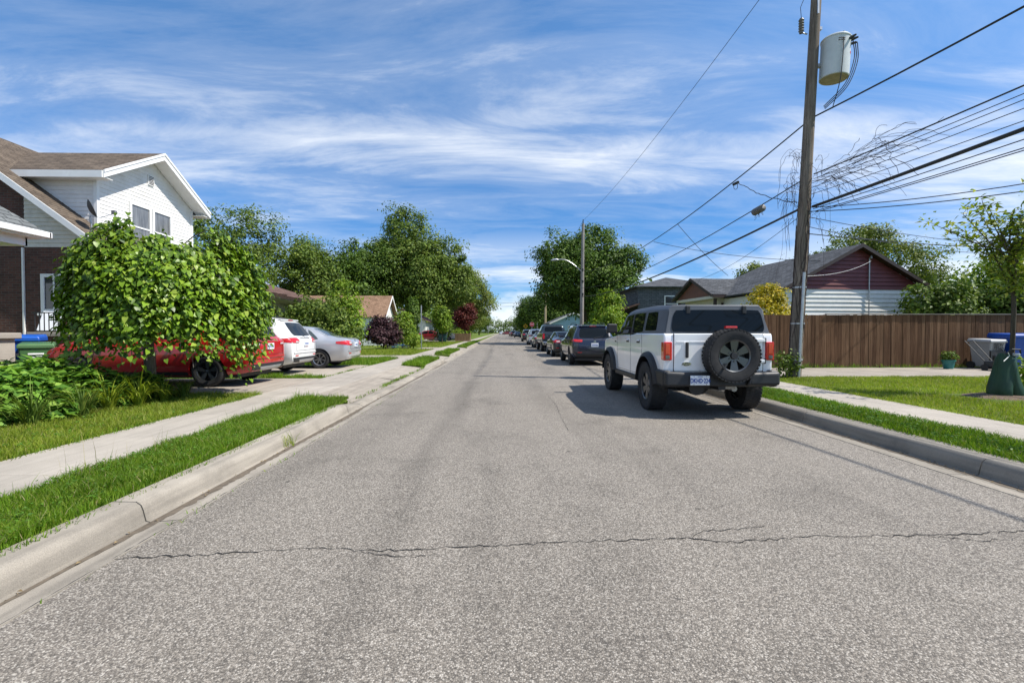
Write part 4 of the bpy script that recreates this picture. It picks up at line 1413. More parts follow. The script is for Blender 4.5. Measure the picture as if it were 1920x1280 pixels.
    # tailgate: proud panel, seams, handle, oval badge, hinges
    tg = MB().hexa([(-.735, -.012, .76), (.735, -.012, .76), (.735, .02, .76), (-.735, .02, .76)], [(-.735, -.012, 1.365), (.735, -.012, 1.365), (.735, .02, 1.365), (-.735, .02, 1.365)]).build('tailgate', WP, root, bevel=.008)
    for x in (-.741, .741):
        MB().box(x - .0045, x + .0045, -.004, .01, .75, 1.372).build('gate_seam', BLACKIRON, tg)
    MB().box(-.70, .70, -.02, .0, 1.232, 1.242).build('gate_crease', WP, tg, bevel=.004)
    hd = MB().box(-.585, -.505, -.022, .0, .985, 1.245).build('handle_recess', WP, tg, bevel=.01)
    MB().box(-.555, -.508, -.060, -.018, .975, 1.235).build('gate_handle', BLACKPL, tg, bevel=.016, seg=3)
    ov = MB().lathe([(0, -.026), (.075, -.026), (.082, -.02), (.082, -.008)], 'y', (0, 0, 0), 32)
    ov.v = [(x * 1.0 - .535, y, z * .42 + .875) for x, y, z in ov.v]
    ovo = ov.build('badge_oval', CHROME, tg, smooth=True)
    ov2 = MB().lathe([(0, -.0285), (.071, -.0285), (.073, -.02)], 'y', (0, 0, 0), 32)
    ov2.v = [(x - .535, y, z * .39 + .875) for x, y, z in ov2.v]
    ov2.build('badge_field', mat('badge_navy', (.010, .014, .03), .25, coat=.6), tg, smooth=True)
    text_mesh('badge_script', 'Ford', .052, CHROME, tg, Matrix.Translation((-.535, -.0295, .876)) @ FACE_REAR, shear=.35, extrude=.001, sx=1.2)
    for z in (.92, 1.26):
        MB().box(.60, .76, -.04, .0, z - .028, z + .028).build('gate_hinge', WP, tg, bevel=.01)
        MB().tube([(.765, -.02, z - .04), (.765, -.02, z + .04)], .018, 10).build('hinge_pin', BLACKPL, tg, smooth=True)
    # spare wheel on its carrier
    cx, cz = .125, 1.02
    MB().lathe([(.0, .02), (.20, .02), (.16, -.12), (0, -.12)], 'y', (cx, 0, cz), 20).build('spare_carrier', BLACKPL, root, smooth=True)
    sp = make_wheel(root, 0, 0, 0, .425, .275, DKALLOY, 6, 1, tread=True, rim_r=.60, spoke_w=.24, flare=1.15)
    sp.name = 'spare_wheel'
    sp.rotation_euler = (0, 0, R(-90))
    sp.location = (cx, -.185, cz)
    hub = MB().lathe([(0, -.30), (.05, -.30), (.056, -.285), (.056, -.25)], 'y', (cx, 0, cz), 18).build('hub_cap', BLACKPL, root, smooth=True)
    for k in range(6):
        t_ = 2 * math.pi * (k + .5) / 6
        MB().lathe([(0, -.29), (.012, -.29), (.014, -.26)], 'y', (cx + .085 * math.cos(t_), 0, cz + .085 * math.sin(t_)), 8).build('lug_nut', DKALLOY, hub)
    MB().tube([(cx, -.03, 1.15), (cx, -.10, 1.42), (cx, -.155, 1.455)], .02, 8).build('brake_lamp_stalk', BLACKPL, root, smooth=True)
    MB().box(cx - .095, cx + .095, -.19, -.12, 1.452, 1.492).build('high_brake_light', REDLENS, root, bevel=.01)
    MB().tube([(cx - .19, -.325, cz - .20), (cx - .13, -.318, cz - .12)], [.022, .014], 8).build('valve_clip', BLACKPL, root)
    # bits inside seen through the glass are lost in the tint; interior mirror and seats sit behind it
    return root


off_roader()

NAVY = paint('navy_paint', (0.006, 0.009, 0.028), rough=.25)
GUN = paint('gunmetal_paint', (0.030, 0.038, 0.042), metal=.4)
TRUCKP = paint('slate_paint', (0.016, 0.026, 0.032), metal=.3)
WHITE2 = paint('clean_white_paint', (0.72, 0.72, 0.70))
REDP = paint('bright_red_paint', (0.42, 0.006, 0.009))
DKRED = paint('dark_red_paint', (0.20, 0.010, 0.016))
SILV = paint('silver_paint', (0.52, 0.53, 0.55), metal=.5, rough=.35)
BLACKP = paint('black_paint', (0.010, 0.011, 0.014))
TEALP = paint('teal_paint', (0.010, 0.055, 0.085), metal=.3)
GREYP = paint('grey_paint', (0.10, 0.105, 0.11), metal=.4)

G1 = 'cars parked along the right-hand kerb'
car('parked_suv', 'dark navy SUV parked directly ahead of the white off-road SUV', 'suv', (3.84, 19.2, 0), 0, NAVY, group=G1, rim=DKALLOY)
car('parked_sedan', 'low gunmetal sedan between the navy SUV and the slate pickup', 'sedan', (3.72, 25.8, 0), 0, GUN, group=G1)
car('pickup_truck', 'tall slate-coloured pickup truck parked at the kerb', 'pickup', (3.83, 32.6, 0), 0, TRUCKP, cat='truck', group=G1)
car('parked_sedan', 'dark grey sedan parked beyond the pickup truck', 'sedan', (3.70, 40.0, 0), 0, GREYP, group=G1)
car('parked_suv', 'white SUV parked beyond the pickup truck', 'crossover', (3.78, 49.4, 0), 0, WHITE2, group=G1)
car('parked_suv', 'black SUV parked ahead of the white SUV at the kerb', 'suv', (3.90, 66.5, 0), 0, BLACKP, group=G1)
car('parked_sedan', 'teal sedan parked past the yellow diamond sign', 'sedan', (3.9, 112, 0), R(-1), TEALP, group=G1)
car('parked_suv', 'black SUV parked just beyond the teal sedan', 'suv', (3.6, 134, 0), 0, BLACKP, group=G1)
car('parked_sedan', 'grey sedan beyond the teal sedan and black SUV', 'sedan', (3.4, 152, 0), 0, GREYP, group=G1)
car('parked_suv', 'dark red SUV standing across the far end of the street', 'crossover', (5.2, 228, 0), R(90), DKRED)
car('oncoming_car', 'pale car coming along the far end of the street', 'sedan', (-0.2, 262, 0), R(180), SILV)

r_, sk_ = car('parked_crossover', 'bright red crossover parked on the driveway behind the weeping tree', 'crossover', (-5.66, 11.62, .152), R(90), REDP, rim=DKALLOY, spokes=5, double=True)
r_, sk_ = car('parked_crossover', 'white crossover parked between the red crossover and the silver sedan', 'crossover', (-5.96, 14.45, .152), R(90), WHITE2, rim=ALLOY)
emz = 1.095
py_ = sk_.hit('rear', 0, emz)[0].y
text_mesh('tailgate_lettering', 'D  O  D  G  E', .055, CHROME, r_, Matrix.Translation((.16, py_ - .012, emz)) @ FACE_REAR, extrude=.004)
car('parked_sedan', 'silver sedan parked on the driveway beside the white crossover', 'sedan', (-5.24, 17.0, .152), R(91), SILV, glass=PALEGLASS, rim=ALLOY, spokes=7, low_trim=False)
car('parked_sedan', 'dark red sedan parked across the lawn behind the grey sign post', 'sedan', (-8.0, 66.0, .15), R(90), DKRED, rim=ALLOY, low_trim=False)
car('parked_sedan', 'white sedan mostly hidden behind the dark red sedan', 'sedan', (-6.6, 68.6, .15), R(90), WHITE2, low_trim=False)

# ------------------------------------------------------------------ buildings
ROOFBROWN = shingle_mat('brown_shingles', (0.098, 0.076, 0.058), (0.160, 0.126, 0.096))
ROOFGREY = shingle_mat('grey_shingles', (0.060, 0.064, 0.070), (0.110, 0.115, 0.125))
ROOFPALE = shingle_mat('pale_grey_shingles', (0.11, 0.118, 0.12), (0.19, 0.20, 0.20))
ROOFRED = shingle_mat('red_brown_shingles', (0.105, 0.062, 0.048), (0.165, 0.10, 0.08))
ROOFTAN = shingle_mat('tan_shingles', (0.22, 0.135, 0.085), (0.32, 0.20, 0.13))
BRICKM = brick_mat('dark_red_brick', (0.070, 0.030, 0.022), (0.125, 0.050, 0.034), (0.10, 0.085, 0.075))
WBRICK = brick_mat('white_painted_brick', (0.55, 0.54, 0.52), (0.68, 0.67, 0.65), (0.40, 0.39, 0.37))
SOFFIT = mat('cream_soffit', (0.62, 0.58, 0.48), .6, var=.06)
MAROON = mat('maroon_siding', (0.15, 0.036, 0.034), .55, var=.15, vs_=2)
LTBLUE = mat('light_blue_siding', (0.30, 0.46, 0.62), .55, var=.06)
BROWNTRIM = mat('dark_brown_trim', (0.040, 0.024, 0.018), .5, var=.1)
SHAKEM = brick_mat('grey_shake_siding', (0.085, 0.09, 0.10), (0.125, 0.13, 0.145), (0.04, 0.042, 0.046), 0.55)
CURTAIN = mat('pale_curtain', (0.42, 0.42, 0.40), .8, var=.25, vs_=3, stretch=(1, 6, .3))


def roof_slab(name, quad, m, parent, th=.06):
    """quad listed bottom-left, bottom-right, top-right, top-left; thickened downwards"""
    q = [Vector(p) for p in quad]
    n = (q[1] - q[0]).cross(q[-1] - q[0])
    if n.length < 1e-6:
        n = (q[2] - q[1]).cross(q[0] - q[1])
    n.normalize()
    if n.z < 0:
        n = -n
    k = len(q)
    mb = MB()
    mb.add([p for p in q] + [p - n * th for p in q], [tuple(range(k)), tuple(range(2 * k - 1, k - 1, -1))] + [(i, (i + 1) % k, k + (i + 1) % k, k + i) for i in range(k)])
    o = mb.build(name, m, parent)
    box_uv(o)
    return o


def wall_poly(name, pts, thick, m, parent):
    """polygon wall with thickness vector"""
    k = len(pts)
    t = Vector(thick)
    q = [Vector(p) for p in pts]
    mb = MB()
    mb.add(q + [p + t for p in q], [tuple(range(k)), tuple(range(2 * k - 1, k - 1, -1))] + [(i, (i + 1) % k, k + (i + 1) % k, k + i) for i in range(k)])
    o = mb.build(name, m, parent)
    box_uv(o)
    return o


def siding(parent, o, u, n, z0, z1, ext, exposure, m, name='siding_board', proud=.016):
    """lapped boards; ext(z) -> (a0,a1) limits along u at height z"""
    o, u, n = Vector(o), Vector(u), Vector(n)
    z = z0
    while z < z1 - .01:
        zt = min(z + exposure, z1)
        a0, a1 = ext(z)
        b0, b1 = ext(zt)
        if a1 - a0 > .05:
            if b1 - b0 < .02:
                b0 = b1 = (b0 + b1) / 2
                b1 += .01
            P = lambda a, zz, d: (o + u * a + n * d + Vector((0, 0, zz)))
            mb = MB()
            mb.add([P(a0, z, .0), P(a1, z, .0), P(b1, zt, .0), P(b0, zt, .0), P(a0, z, proud), P(a1, z, proud), P(b1, zt, .003), P(b0, zt, .003)],
                   [(3, 2, 1, 0), (4, 5, 6, 7), (0, 1, 5, 4), (1, 2, 6, 5), (2, 3, 7, 6), (3, 0, 4, 7)])
            mb.build(name, m, parent)
        z = zt


def window(parent, c, u, n, w, h, fr=.07, m=WHITETRIM, split='sash', glass=HOUSEGLASS, sill=True, depth=.05, sillm=None):
    """framed window: c = centre on the wall face, u along the wall, n outwards"""
    c, u, n = Vector(c), Vector(u), Vector(n)
    up = Vector((0, 0, 1))

    def bx(mb, a0, a1, b0, b1, d0, d1):
        P = lambda a, b, d: c + u * a + up * b + n * d
        mb.add([P(a0, b0, d0), P(a1, b0, d0), P(a1, b1, d0), P(a0, b1, d0), P(a0, b0, d1), P(a1, b0, d1), P(a1, b1, d1), P(a0, b1, d1)],
               [(3, 2, 1, 0), (4, 5, 6, 7), (0, 1, 5, 4), (1, 2, 6, 5), (2, 3, 7, 6), (3, 0, 4, 7)])
    f = MB()
    W, H = w / 2, h / 2
    bx(f, -W - fr, W + fr, H, H + fr, 0, depth)
    bx(f, -W - fr, W + fr, -H - fr, -H, 0, depth)
    bx(f, -W - fr, -W, -H + .001, H - .001, 0, depth)
    bx(f, W, W + fr, -H + .001, H - .001, 0, depth)
    fo = f.build('window', m, parent)
    g = MB()
    bx(g, -W + .001, W - .001, -H + .001, H - .001, .002, .018)
    g.build('pane', glass, fo)
    if split == 'sash':
        s = MB()
        bx(s, -W + .002, W - .002, -.025, .025, .019, depth - .01)
        s.build('meeting_rail', m, fo)
    elif split == 'mullion':
        s = MB()
        bx(s, -.02, .02, -H + .002, H - .002, .019, depth - .01)
        s.build('mullion', m, fo)
    if sill:
        s = MB()
        bx(s, -W - fr - .05, W + fr + .05, -H - fr - .09, -H - fr - .002, 0, depth + .06)
        s.build('sill', sillm or m, fo)
    return fo


def brick_house():
    h = thing('house', 'brown brick house with white-sided front dormer and satellite dish on its roof', 'house', (-15, 18, .13))
    ox, oy, oz = -15, 18, .13

    def L(p):
        return (p[0] - ox, p[1] - oy, p[2] - oz)
    Q = lambda *ps: [L(p) for p in ps]
    EX, EZ, SL = -12.1, 4.13, .74           # street eave, its height, roof pitch
    RX = -17.4                              # ridge
    zr = EZ + (EX - RX) * SL
    Y0, Y1 = 13.95, 20.3
    # walls (brick)
    wall_poly('brick_wall', Q((-12.75, 14.35, 0.1), (-22.0, 14.35, .1), (-22.0, 14.35, 3.92), (-12.75, 14.35, 3.92)), (0, .3, 0), BRICKM, h)
    wall_poly('brick_wall', Q((-12.75, 14.65, 0.1), (-12.75, 19.95, .1), (-12.75, 19.95, 4.2), (-12.75, 14.65, 4.2)), (-.3, 0, 0), BRICKM, h)
    wall_poly('brick_wall', Q((-12.75, 19.95, 0.1), (-22, 19.95, .1), (-22, 19.95, 3.5), (-17.4, 19.95, zr - .2), (-12.75, 19.95, 3.9)), (0, -.3, 0), BRICKM, h)
    # gable siding facing the camera side
    wall_poly('gable_backing', Q((-12.75, 14.37, 3.925), (-22.0, 14.37, 3.925), (-22.0, 14.37, 4.3), (-17.4, 14.37, zr - .22), (-12.75, 14.37, 4.38)), (0, .2, 0), BRICKM, h)

    def ext(z):
        zz = z + oz
        hi = EX - (zz + .14 - EZ) / SL
        return (-14.40 - ox, min(-12.70, hi) - ox)
    siding(h, (0, 14.36 - oy, 0), (1, 0, 0), (0, -1, 0), 3.79, 5.9, ext, .125, mat('shaded_stained_siding', (0.66, 0.61, 0.52), .6, var=.1, dirt=((0.26, 0.20, 0.13), 1.1, .5)), 'siding_board', .02)  # white siding with the beige of its shade in the base colour, stains on top
    MB().box(*[v for a, b in zip(L((-14.46, 14.30, .3)), L((-14.41, 14.347, 3.9))) for v in (a, b)]).build('downspout', WHITETRIM, h)
    # main roof
    roof_slab('roof', Q((EX, Y0, EZ), (EX, Y1, EZ), (RX, Y1, zr), (RX, Y0, zr)), ROOFBROWN, h)
    roof_slab('roof', Q((2 * RX - EX, Y0, EZ), (2 * RX - EX, Y1, EZ), (RX, Y1, zr), (RX, Y0, zr)), ROOFBROWN, h)
    # rake boards (white) and soffit along the near gable
    for x0, x1, z0, z1 in ((EX, RX, EZ, zr), (2 * RX - EX, RX, EZ, zr)):
        rb = MB()
        rb.add(Q((x0, Y0 - .03, z0 - .015), (x1, Y0 - .03, z1 - .015), (x1, Y0 - .03, z1 - .23), (x0, Y0 - .03, z0 - .22), (x0, Y0, z0 - .015), (x1, Y0, z1 - .015), (x1, Y0, z1 - .23), (x0, Y0, z0 - .22)),
               [(0, 1, 2, 3), (7, 6, 5, 4), (0, 4, 5, 1), (1, 5, 6, 2), (2, 6, 7, 3), (3, 7, 4, 0)])
        rb.build('rake_board', WHITETRIM, h)
        sf = MB()
        sf.add(Q((x0, Y0 + .001, z0 - .20), (x1, Y0 + .001, z1 - .20), (x1, Y0 + .47, z1 - .20), (x0, Y0 + .47, z0 - .20), (x0, Y0 + .001, z0 - .18), (x1, Y0 + .001, z1 - .18), (x1, Y0 + .47, z1 - .18), (x0, Y0 + .47, z0 - .18)),
               [(0, 1, 2, 3), (7, 6, 5, 4), (0, 4, 5, 1), (1, 5, 6, 2), (2, 6, 7, 3), (3, 7, 4, 0)])
        sf.build('soffit', WHITETRIM, h)
    MB().box(*[v for a, b in zip(L((EX - .02, Y0, EZ - .20)), L((EX + .10, Y1, EZ - .06))) for v in (a, b)]).build('gutter', WHITETRIM, h)
    # dormer
    DX, DF = -12.75, -12.27                 # front wall, roof front edge
    dy0, dy1, ym = 14.96, 19.40, 17.18
    ze, zp = 6.30, 7.76
    ey0, ey1 = 14.58, 19.80
    wall_poly('dormer_wall', Q((DX - .03, dy0, 3.8), (DX - .03, dy1, 3.8), (DX - .03, dy1, 6.42), (DX - .03, ym, 7.6), (DX - .03, dy0, 6.42)), (-.2, 0, 0), WHITESIDE, h)
    wall_poly('dormer_wall', Q((DX - .24, dy0, 3.9), (-17.4, dy0, 3.9), (-17.4, dy0, 6.42), (DX - .24, dy0, 6.42)), (0, .2, 0), WHITESIDE, h)
    wall_poly('dormer_wall', Q((DX - .24, dy1, 3.9), (-17.4, dy1, 3.9), (-17.4, dy1, 6.42), (DX - .24, dy1, 6.42)), (0, -.2, 0), WHITESIDE, h)
    ds = (zp - ze) / (ym - ey0)

    def ext2(z):
        zz = z + oz
        k = max(0.0, (zz + .16 - ze) / ds - (dy0 - ey0))
        return (dy0 + k - oy, dy1 - k - oy)
    siding(h, (DX - .03 - ox, 0, 0), (0, 1, 0), (1, 0, 0), 4.0, 7.45, ext2, .128, WHITESIDE)

    def ext3(z):
        zz = z + oz
        return (max(-17.3, -17.4) - ox, min(DX - .04, 9) - ox)
    siding(h, (0, dy0 - oy, 0), (1, 0, 0), (0, -1, 0), 4.0, 6.26, ext3, .128, WHITESIDE)
    for yy in (dy0, dy1):
        MB().box(*[v for a, b in zip(L((DX - .09, yy - .05, 4.0)), L((DX + .012, yy + .05, 6.3))) for v in (a, b)]).build('corner_board', WHITETRIM, h)
    XB = -18.2
    roof_slab('dormer_roof', Q((DF, ey0, ze), (DF, ym, zp), (XB, ym, zp), (XB, ey0, ze)), ROOFBROWN, h)
    roof_slab('dormer_roof', Q((DF, ey1, ze), (DF, ym, zp), (XB, ym, zp), (XB, ey1, ze)), ROOFBROWN, h)
    for ya in (ey0, ey1):
        rb = MB()
        zs = ds * .0
        rb.add(Q((DF - .005, ya, ze - .01), (DF - .005, ym, zp - .01), (DF - .005, ym, zp - .24), (DF - .005, ya, ze - .23), (DF + .03, ya, ze - .01), (DF + .03, ym, zp - .01), (DF + .03, ym, zp - .24), (DF + .03, ya, ze - .23)),
               [(0, 1, 2, 3), (7, 6, 5, 4), (0, 4, 5, 1), (1, 5, 6, 2), (2, 6, 7, 3), (3, 7, 4, 0)])
        rb.build('rake_board', WHITETRIM, h)
        rb = MB()
        rb.add(Q((DF + .031, ya, ze + .01), (DF + .031, ym, zp + .01), (DF + .031, ym, zp - .07), (DF + .031, ya, ze - .07), (DF + .055, ya, ze + .01), (DF + .055, ym, zp + .01), (DF + .055, ym, zp - .07), (DF + .055, ya, ze - .07)),
               [(0, 1, 2, 3), (7, 6, 5, 4), (0, 4, 5, 1), (1, 5, 6, 2), (2, 6, 7, 3), (3, 7, 4, 0)])
        rb.build('rake_trim', WHITETRIM, h)
        sf = MB()
        sf.add(Q((DF - .01, ya, ze - .20), (DF - .01, ym, zp - .20), (DX, ym, zp - .20), (DX, ya, ze - .20), (DF - .01, ya, ze - .18), (DF - .01, ym, zp - .18), (DX, ym, zp - .18), (DX, ya, ze - .18)),
               [(0, 1, 2, 3), (7, 6, 5, 4), (0, 4, 5, 1), (1, 5, 6, 2), (2, 6, 7, 3), (3, 7, 4, 0)])
        sf.build('soffit', WHITETRIM, h)
        sgn = 1 if ya == ey0 else -1
        fa_, fb_ = sorted((ya, ya - sgn * .03))
        MB().box(*[v for a, b in zip(L((XB, fa_, ze - .23)), L((DF - .01, fb_, ze - .02))) for v in (a, b)]).build('fascia', WHITETRIM, h)
        fa_, fb_ = sorted((ya + sgn * .001, dy0 if sgn > 0 else dy1))
        MB().box(*[v for a, b in zip(L((XB, fa_, ze - .21)), L((DF - .012, fb_, ze - .19))) for v in (a, b)]).build('eave_soffit', WHITETRIM, h)
    # paired dormer windows, louvre vent
    for yc in (16.68, 17.72):
        window(h, L((DX - .02, yc, 5.0)), (0, 1, 0), (1, 0, 0), .80, 1.45, .09, glass=CURTAIN_GLASS, sill=False)
    v = MB().box(*[v for a, b in zip(L((DX - .02, 17.05, 6.62)), L((DX + .02, 17.33, 6.98))) for v in (a, b)]).build('vent', WHITETRIM, h)
    for k in range(6):
        zz = 6.655 + k * .052
        MB().box(*[q for a, b in zip(L((DX + .012, 17.08, zz)), L((DX + .03, 17.30, zz + .022))) for q in (a, b)]).build('slat', BROWNTRIM, v)
    # ground floor window in the brick
    window(h, L((-13.55, 14.35, 2.55)), (1, 0, 0), (0, -1, 0), .55, .95, .10, split='mullion', sillm=WHITETRIM)
    # back roofs stepping up behind
    h.location.x += .22
    # satellite dish
    d = thing('satellite_dish', 'grey satellite dish mounted on the edge of the brick house roof', 'satellite dish', (-12.23, 14.35, 4.42))
    MB().tube([(0, 0, -.05), (0.02, -.02, .18), (.0, -.05, .42)], .022, 8).build('mast', GALV, d, smooth=True)
    MB().box(-.09, .09, -.08, .10, -.09, -.05).build('foot', GALV, d)
    di = MB().lathe([(0, .0), (.12, .012), (.22, .045), (.30, .085), (.305, .08), (.22, .035), (.12, .0), (0, -.012)], 'z', (0, 0, 0), 28)
    di.v = [(x * .88, y, z) for x, y, z in di.v]
    M = Matrix.Translation((.0, -.07, .62)) @ Matrix.Rotation(R(42), 4, 'Z') @ Matrix.Rotation(R(68), 4, 'Y')
    di.xform(M)
    di.build('dish', mat('dish_grey', (.055, .055, .06), .6, var=.1), d, smooth=True)
    MB().tube([(0.02, -.06, .42), (.22, .08, .40), (.46, .24, .56)], .012, 6).build('feed_arm', GALV, d)
    MB().box(.42, .54, .20, .30, .54, .66).build('receiver', mat('lnb_grey', (.16, .16, .17), .5), d, bevel=.015)
    # front porch: slab, parapet, cap, iron railing, chair
    p = thing('front_porch', 'concrete-capped brick porch with black iron railing in front of the brick house', 'porch', (-11.68, 16.5, .13))
    box_uv(MB().box(-1.5, 1.4, -2.9, 3.2, 0, .75).build('porch_base', BRICKM, p))
    box_uv(MB().box(-1.55, 1.48, -3.0, -2.72, .752, 1.14).build('parapet', BRICKM, p))
    MB().box(-1.6, 1.55, -3.08, -2.66, 1.142, 1.26).build('cap', CONC, p, bevel=.015)
    for x in [(-1.55 + .13 * k) for k in range(8)]:
        MB().box(x - .009, x + .009, -2.88, -2.862, 1.26, 1.80).build('baluster', BLACKIRON, p)
    MB().box(-1.6, -.60, -2.89, -2.85, 1.80, 1.83).build('hand_rail', BLACKIRON, p)
    ch = thing('lawn_chair', 'white moulded plastic chair behind the porch railing', 'chair', (-13.15, 13.98, .885))
    ch.rotation_euler = (0, 0, R(12))
    MB().hexa([(-.30, -.06, .55), (.30, -.06, .55), (.30, -.02, .55), (-.30, -.02, .55)], [(-.22, .10, 1.12), (.24, .10, 1.10), (.24, .14, 1.10), (-.22, .14, 1.12)]).build('backrest', PLATEM, ch, bevel=.018, seg=3)
    MB().box(-.28, .28, -.5, .0, .40, .44).build('seat', PLATEM, ch, bevel=.015)
    for sx in (-.25, .25):
        for sy in (-.46, -.04):
            MB().tube([(sx, sy, .41), (sx * 1.12, sy * 1.05, 0)], [.024, .02], 6).build('leg', PLATEM, ch)


CURTAIN_GLASS = mat('curtained_window_glass', (0.16, 0.165, 0.17), 0.08, var=.45, vs_=2.2, spec=.7, stretch=(1, 5, .5))
brick_house()


def neighbour_porch():
    h = thing('house_porch', 'grey-shingled porch roof with white gutter and iron post beside the recycling bins', 'porch', (-12.38, 9.0, .13))
    Q = lambda *ps: [(a + 12.6, b - 9.0, c - .13) for a, b, c in ps]
    # hipped porch roof, corner towards the street and away from the camera
    e = 3.60
    roof_slab('porch_roof', Q((-10.25, 3.0, e), (-10.25, 10.62, e), (-12.9, 8.4, 5.9), (-12.9, 5.0, 5.9)), ROOFPALE, h)
    roof_slab('porch_roof', Q((-10.25, 10.62, e), (-18.0, 10.62, e), (-18.0, 8.4, 5.9), (-12.9, 8.4, 5.9)), ROOFPALE, h)
    MB().box(2.36, 2.44, -6.0, 1.66, 3.33, 3.46).build('gutter', WHITETRIM, h, bevel=.015)
    MB().box(-5.4, 2.44, 1.60, 1.68, 3.33, 3.46).build('gutter', WHITETRIM, h, bevel=.015)
    MB().box(2.10, 2.14, -6.0, 1.42, 3.12, 3.33).build('fascia', WHITETRIM, h)
    MB().box(-5.4, 2.14, 1.38, 1.42, 3.12, 3.33).build('fascia', WHITETRIM, h)
    MB().box(-5.4, 2.36, -6, 1.60, 3.30, 3.33).build('ceiling', WHITETRIM, h)
    # wrought iron corner post
    for dx, dy in ((0, 0), (.16, 0)):
        MB().box(1.28 + dx, 1.305 + dx, 1.28 + dy, 1.305 + dy, 1.25, 3.30).build('iron_post', BLACKIRON, h)
    for k in range(6):
        z = 1.35 + k * .32
        pts = [(1.30 + .08 + .07 * math.sin(t * 2 * math.pi), 1.292, z + .16 + .14 * math.cos(t * 2 * math.pi)) for t in [i / 12 for i in range(13)]]
        MB().tube(pts, .007, 5).build('scroll', BLACKIRON, h)
    MB().box(1.1, 1.75, .9, 1.5, 0.0, 1.12).build('pier', CONC, h)
    MB().box(1.02, 1.83, .82, 1.58, 1.122, 1.25).build('pier_cap', CONC, h, bevel=.02)
    box_uv(MB().box(-4.5, 1.098, 1.0, 1.4, 0.0, 1.0).build('parapet', BRICKM, h))


neighbour_porch()


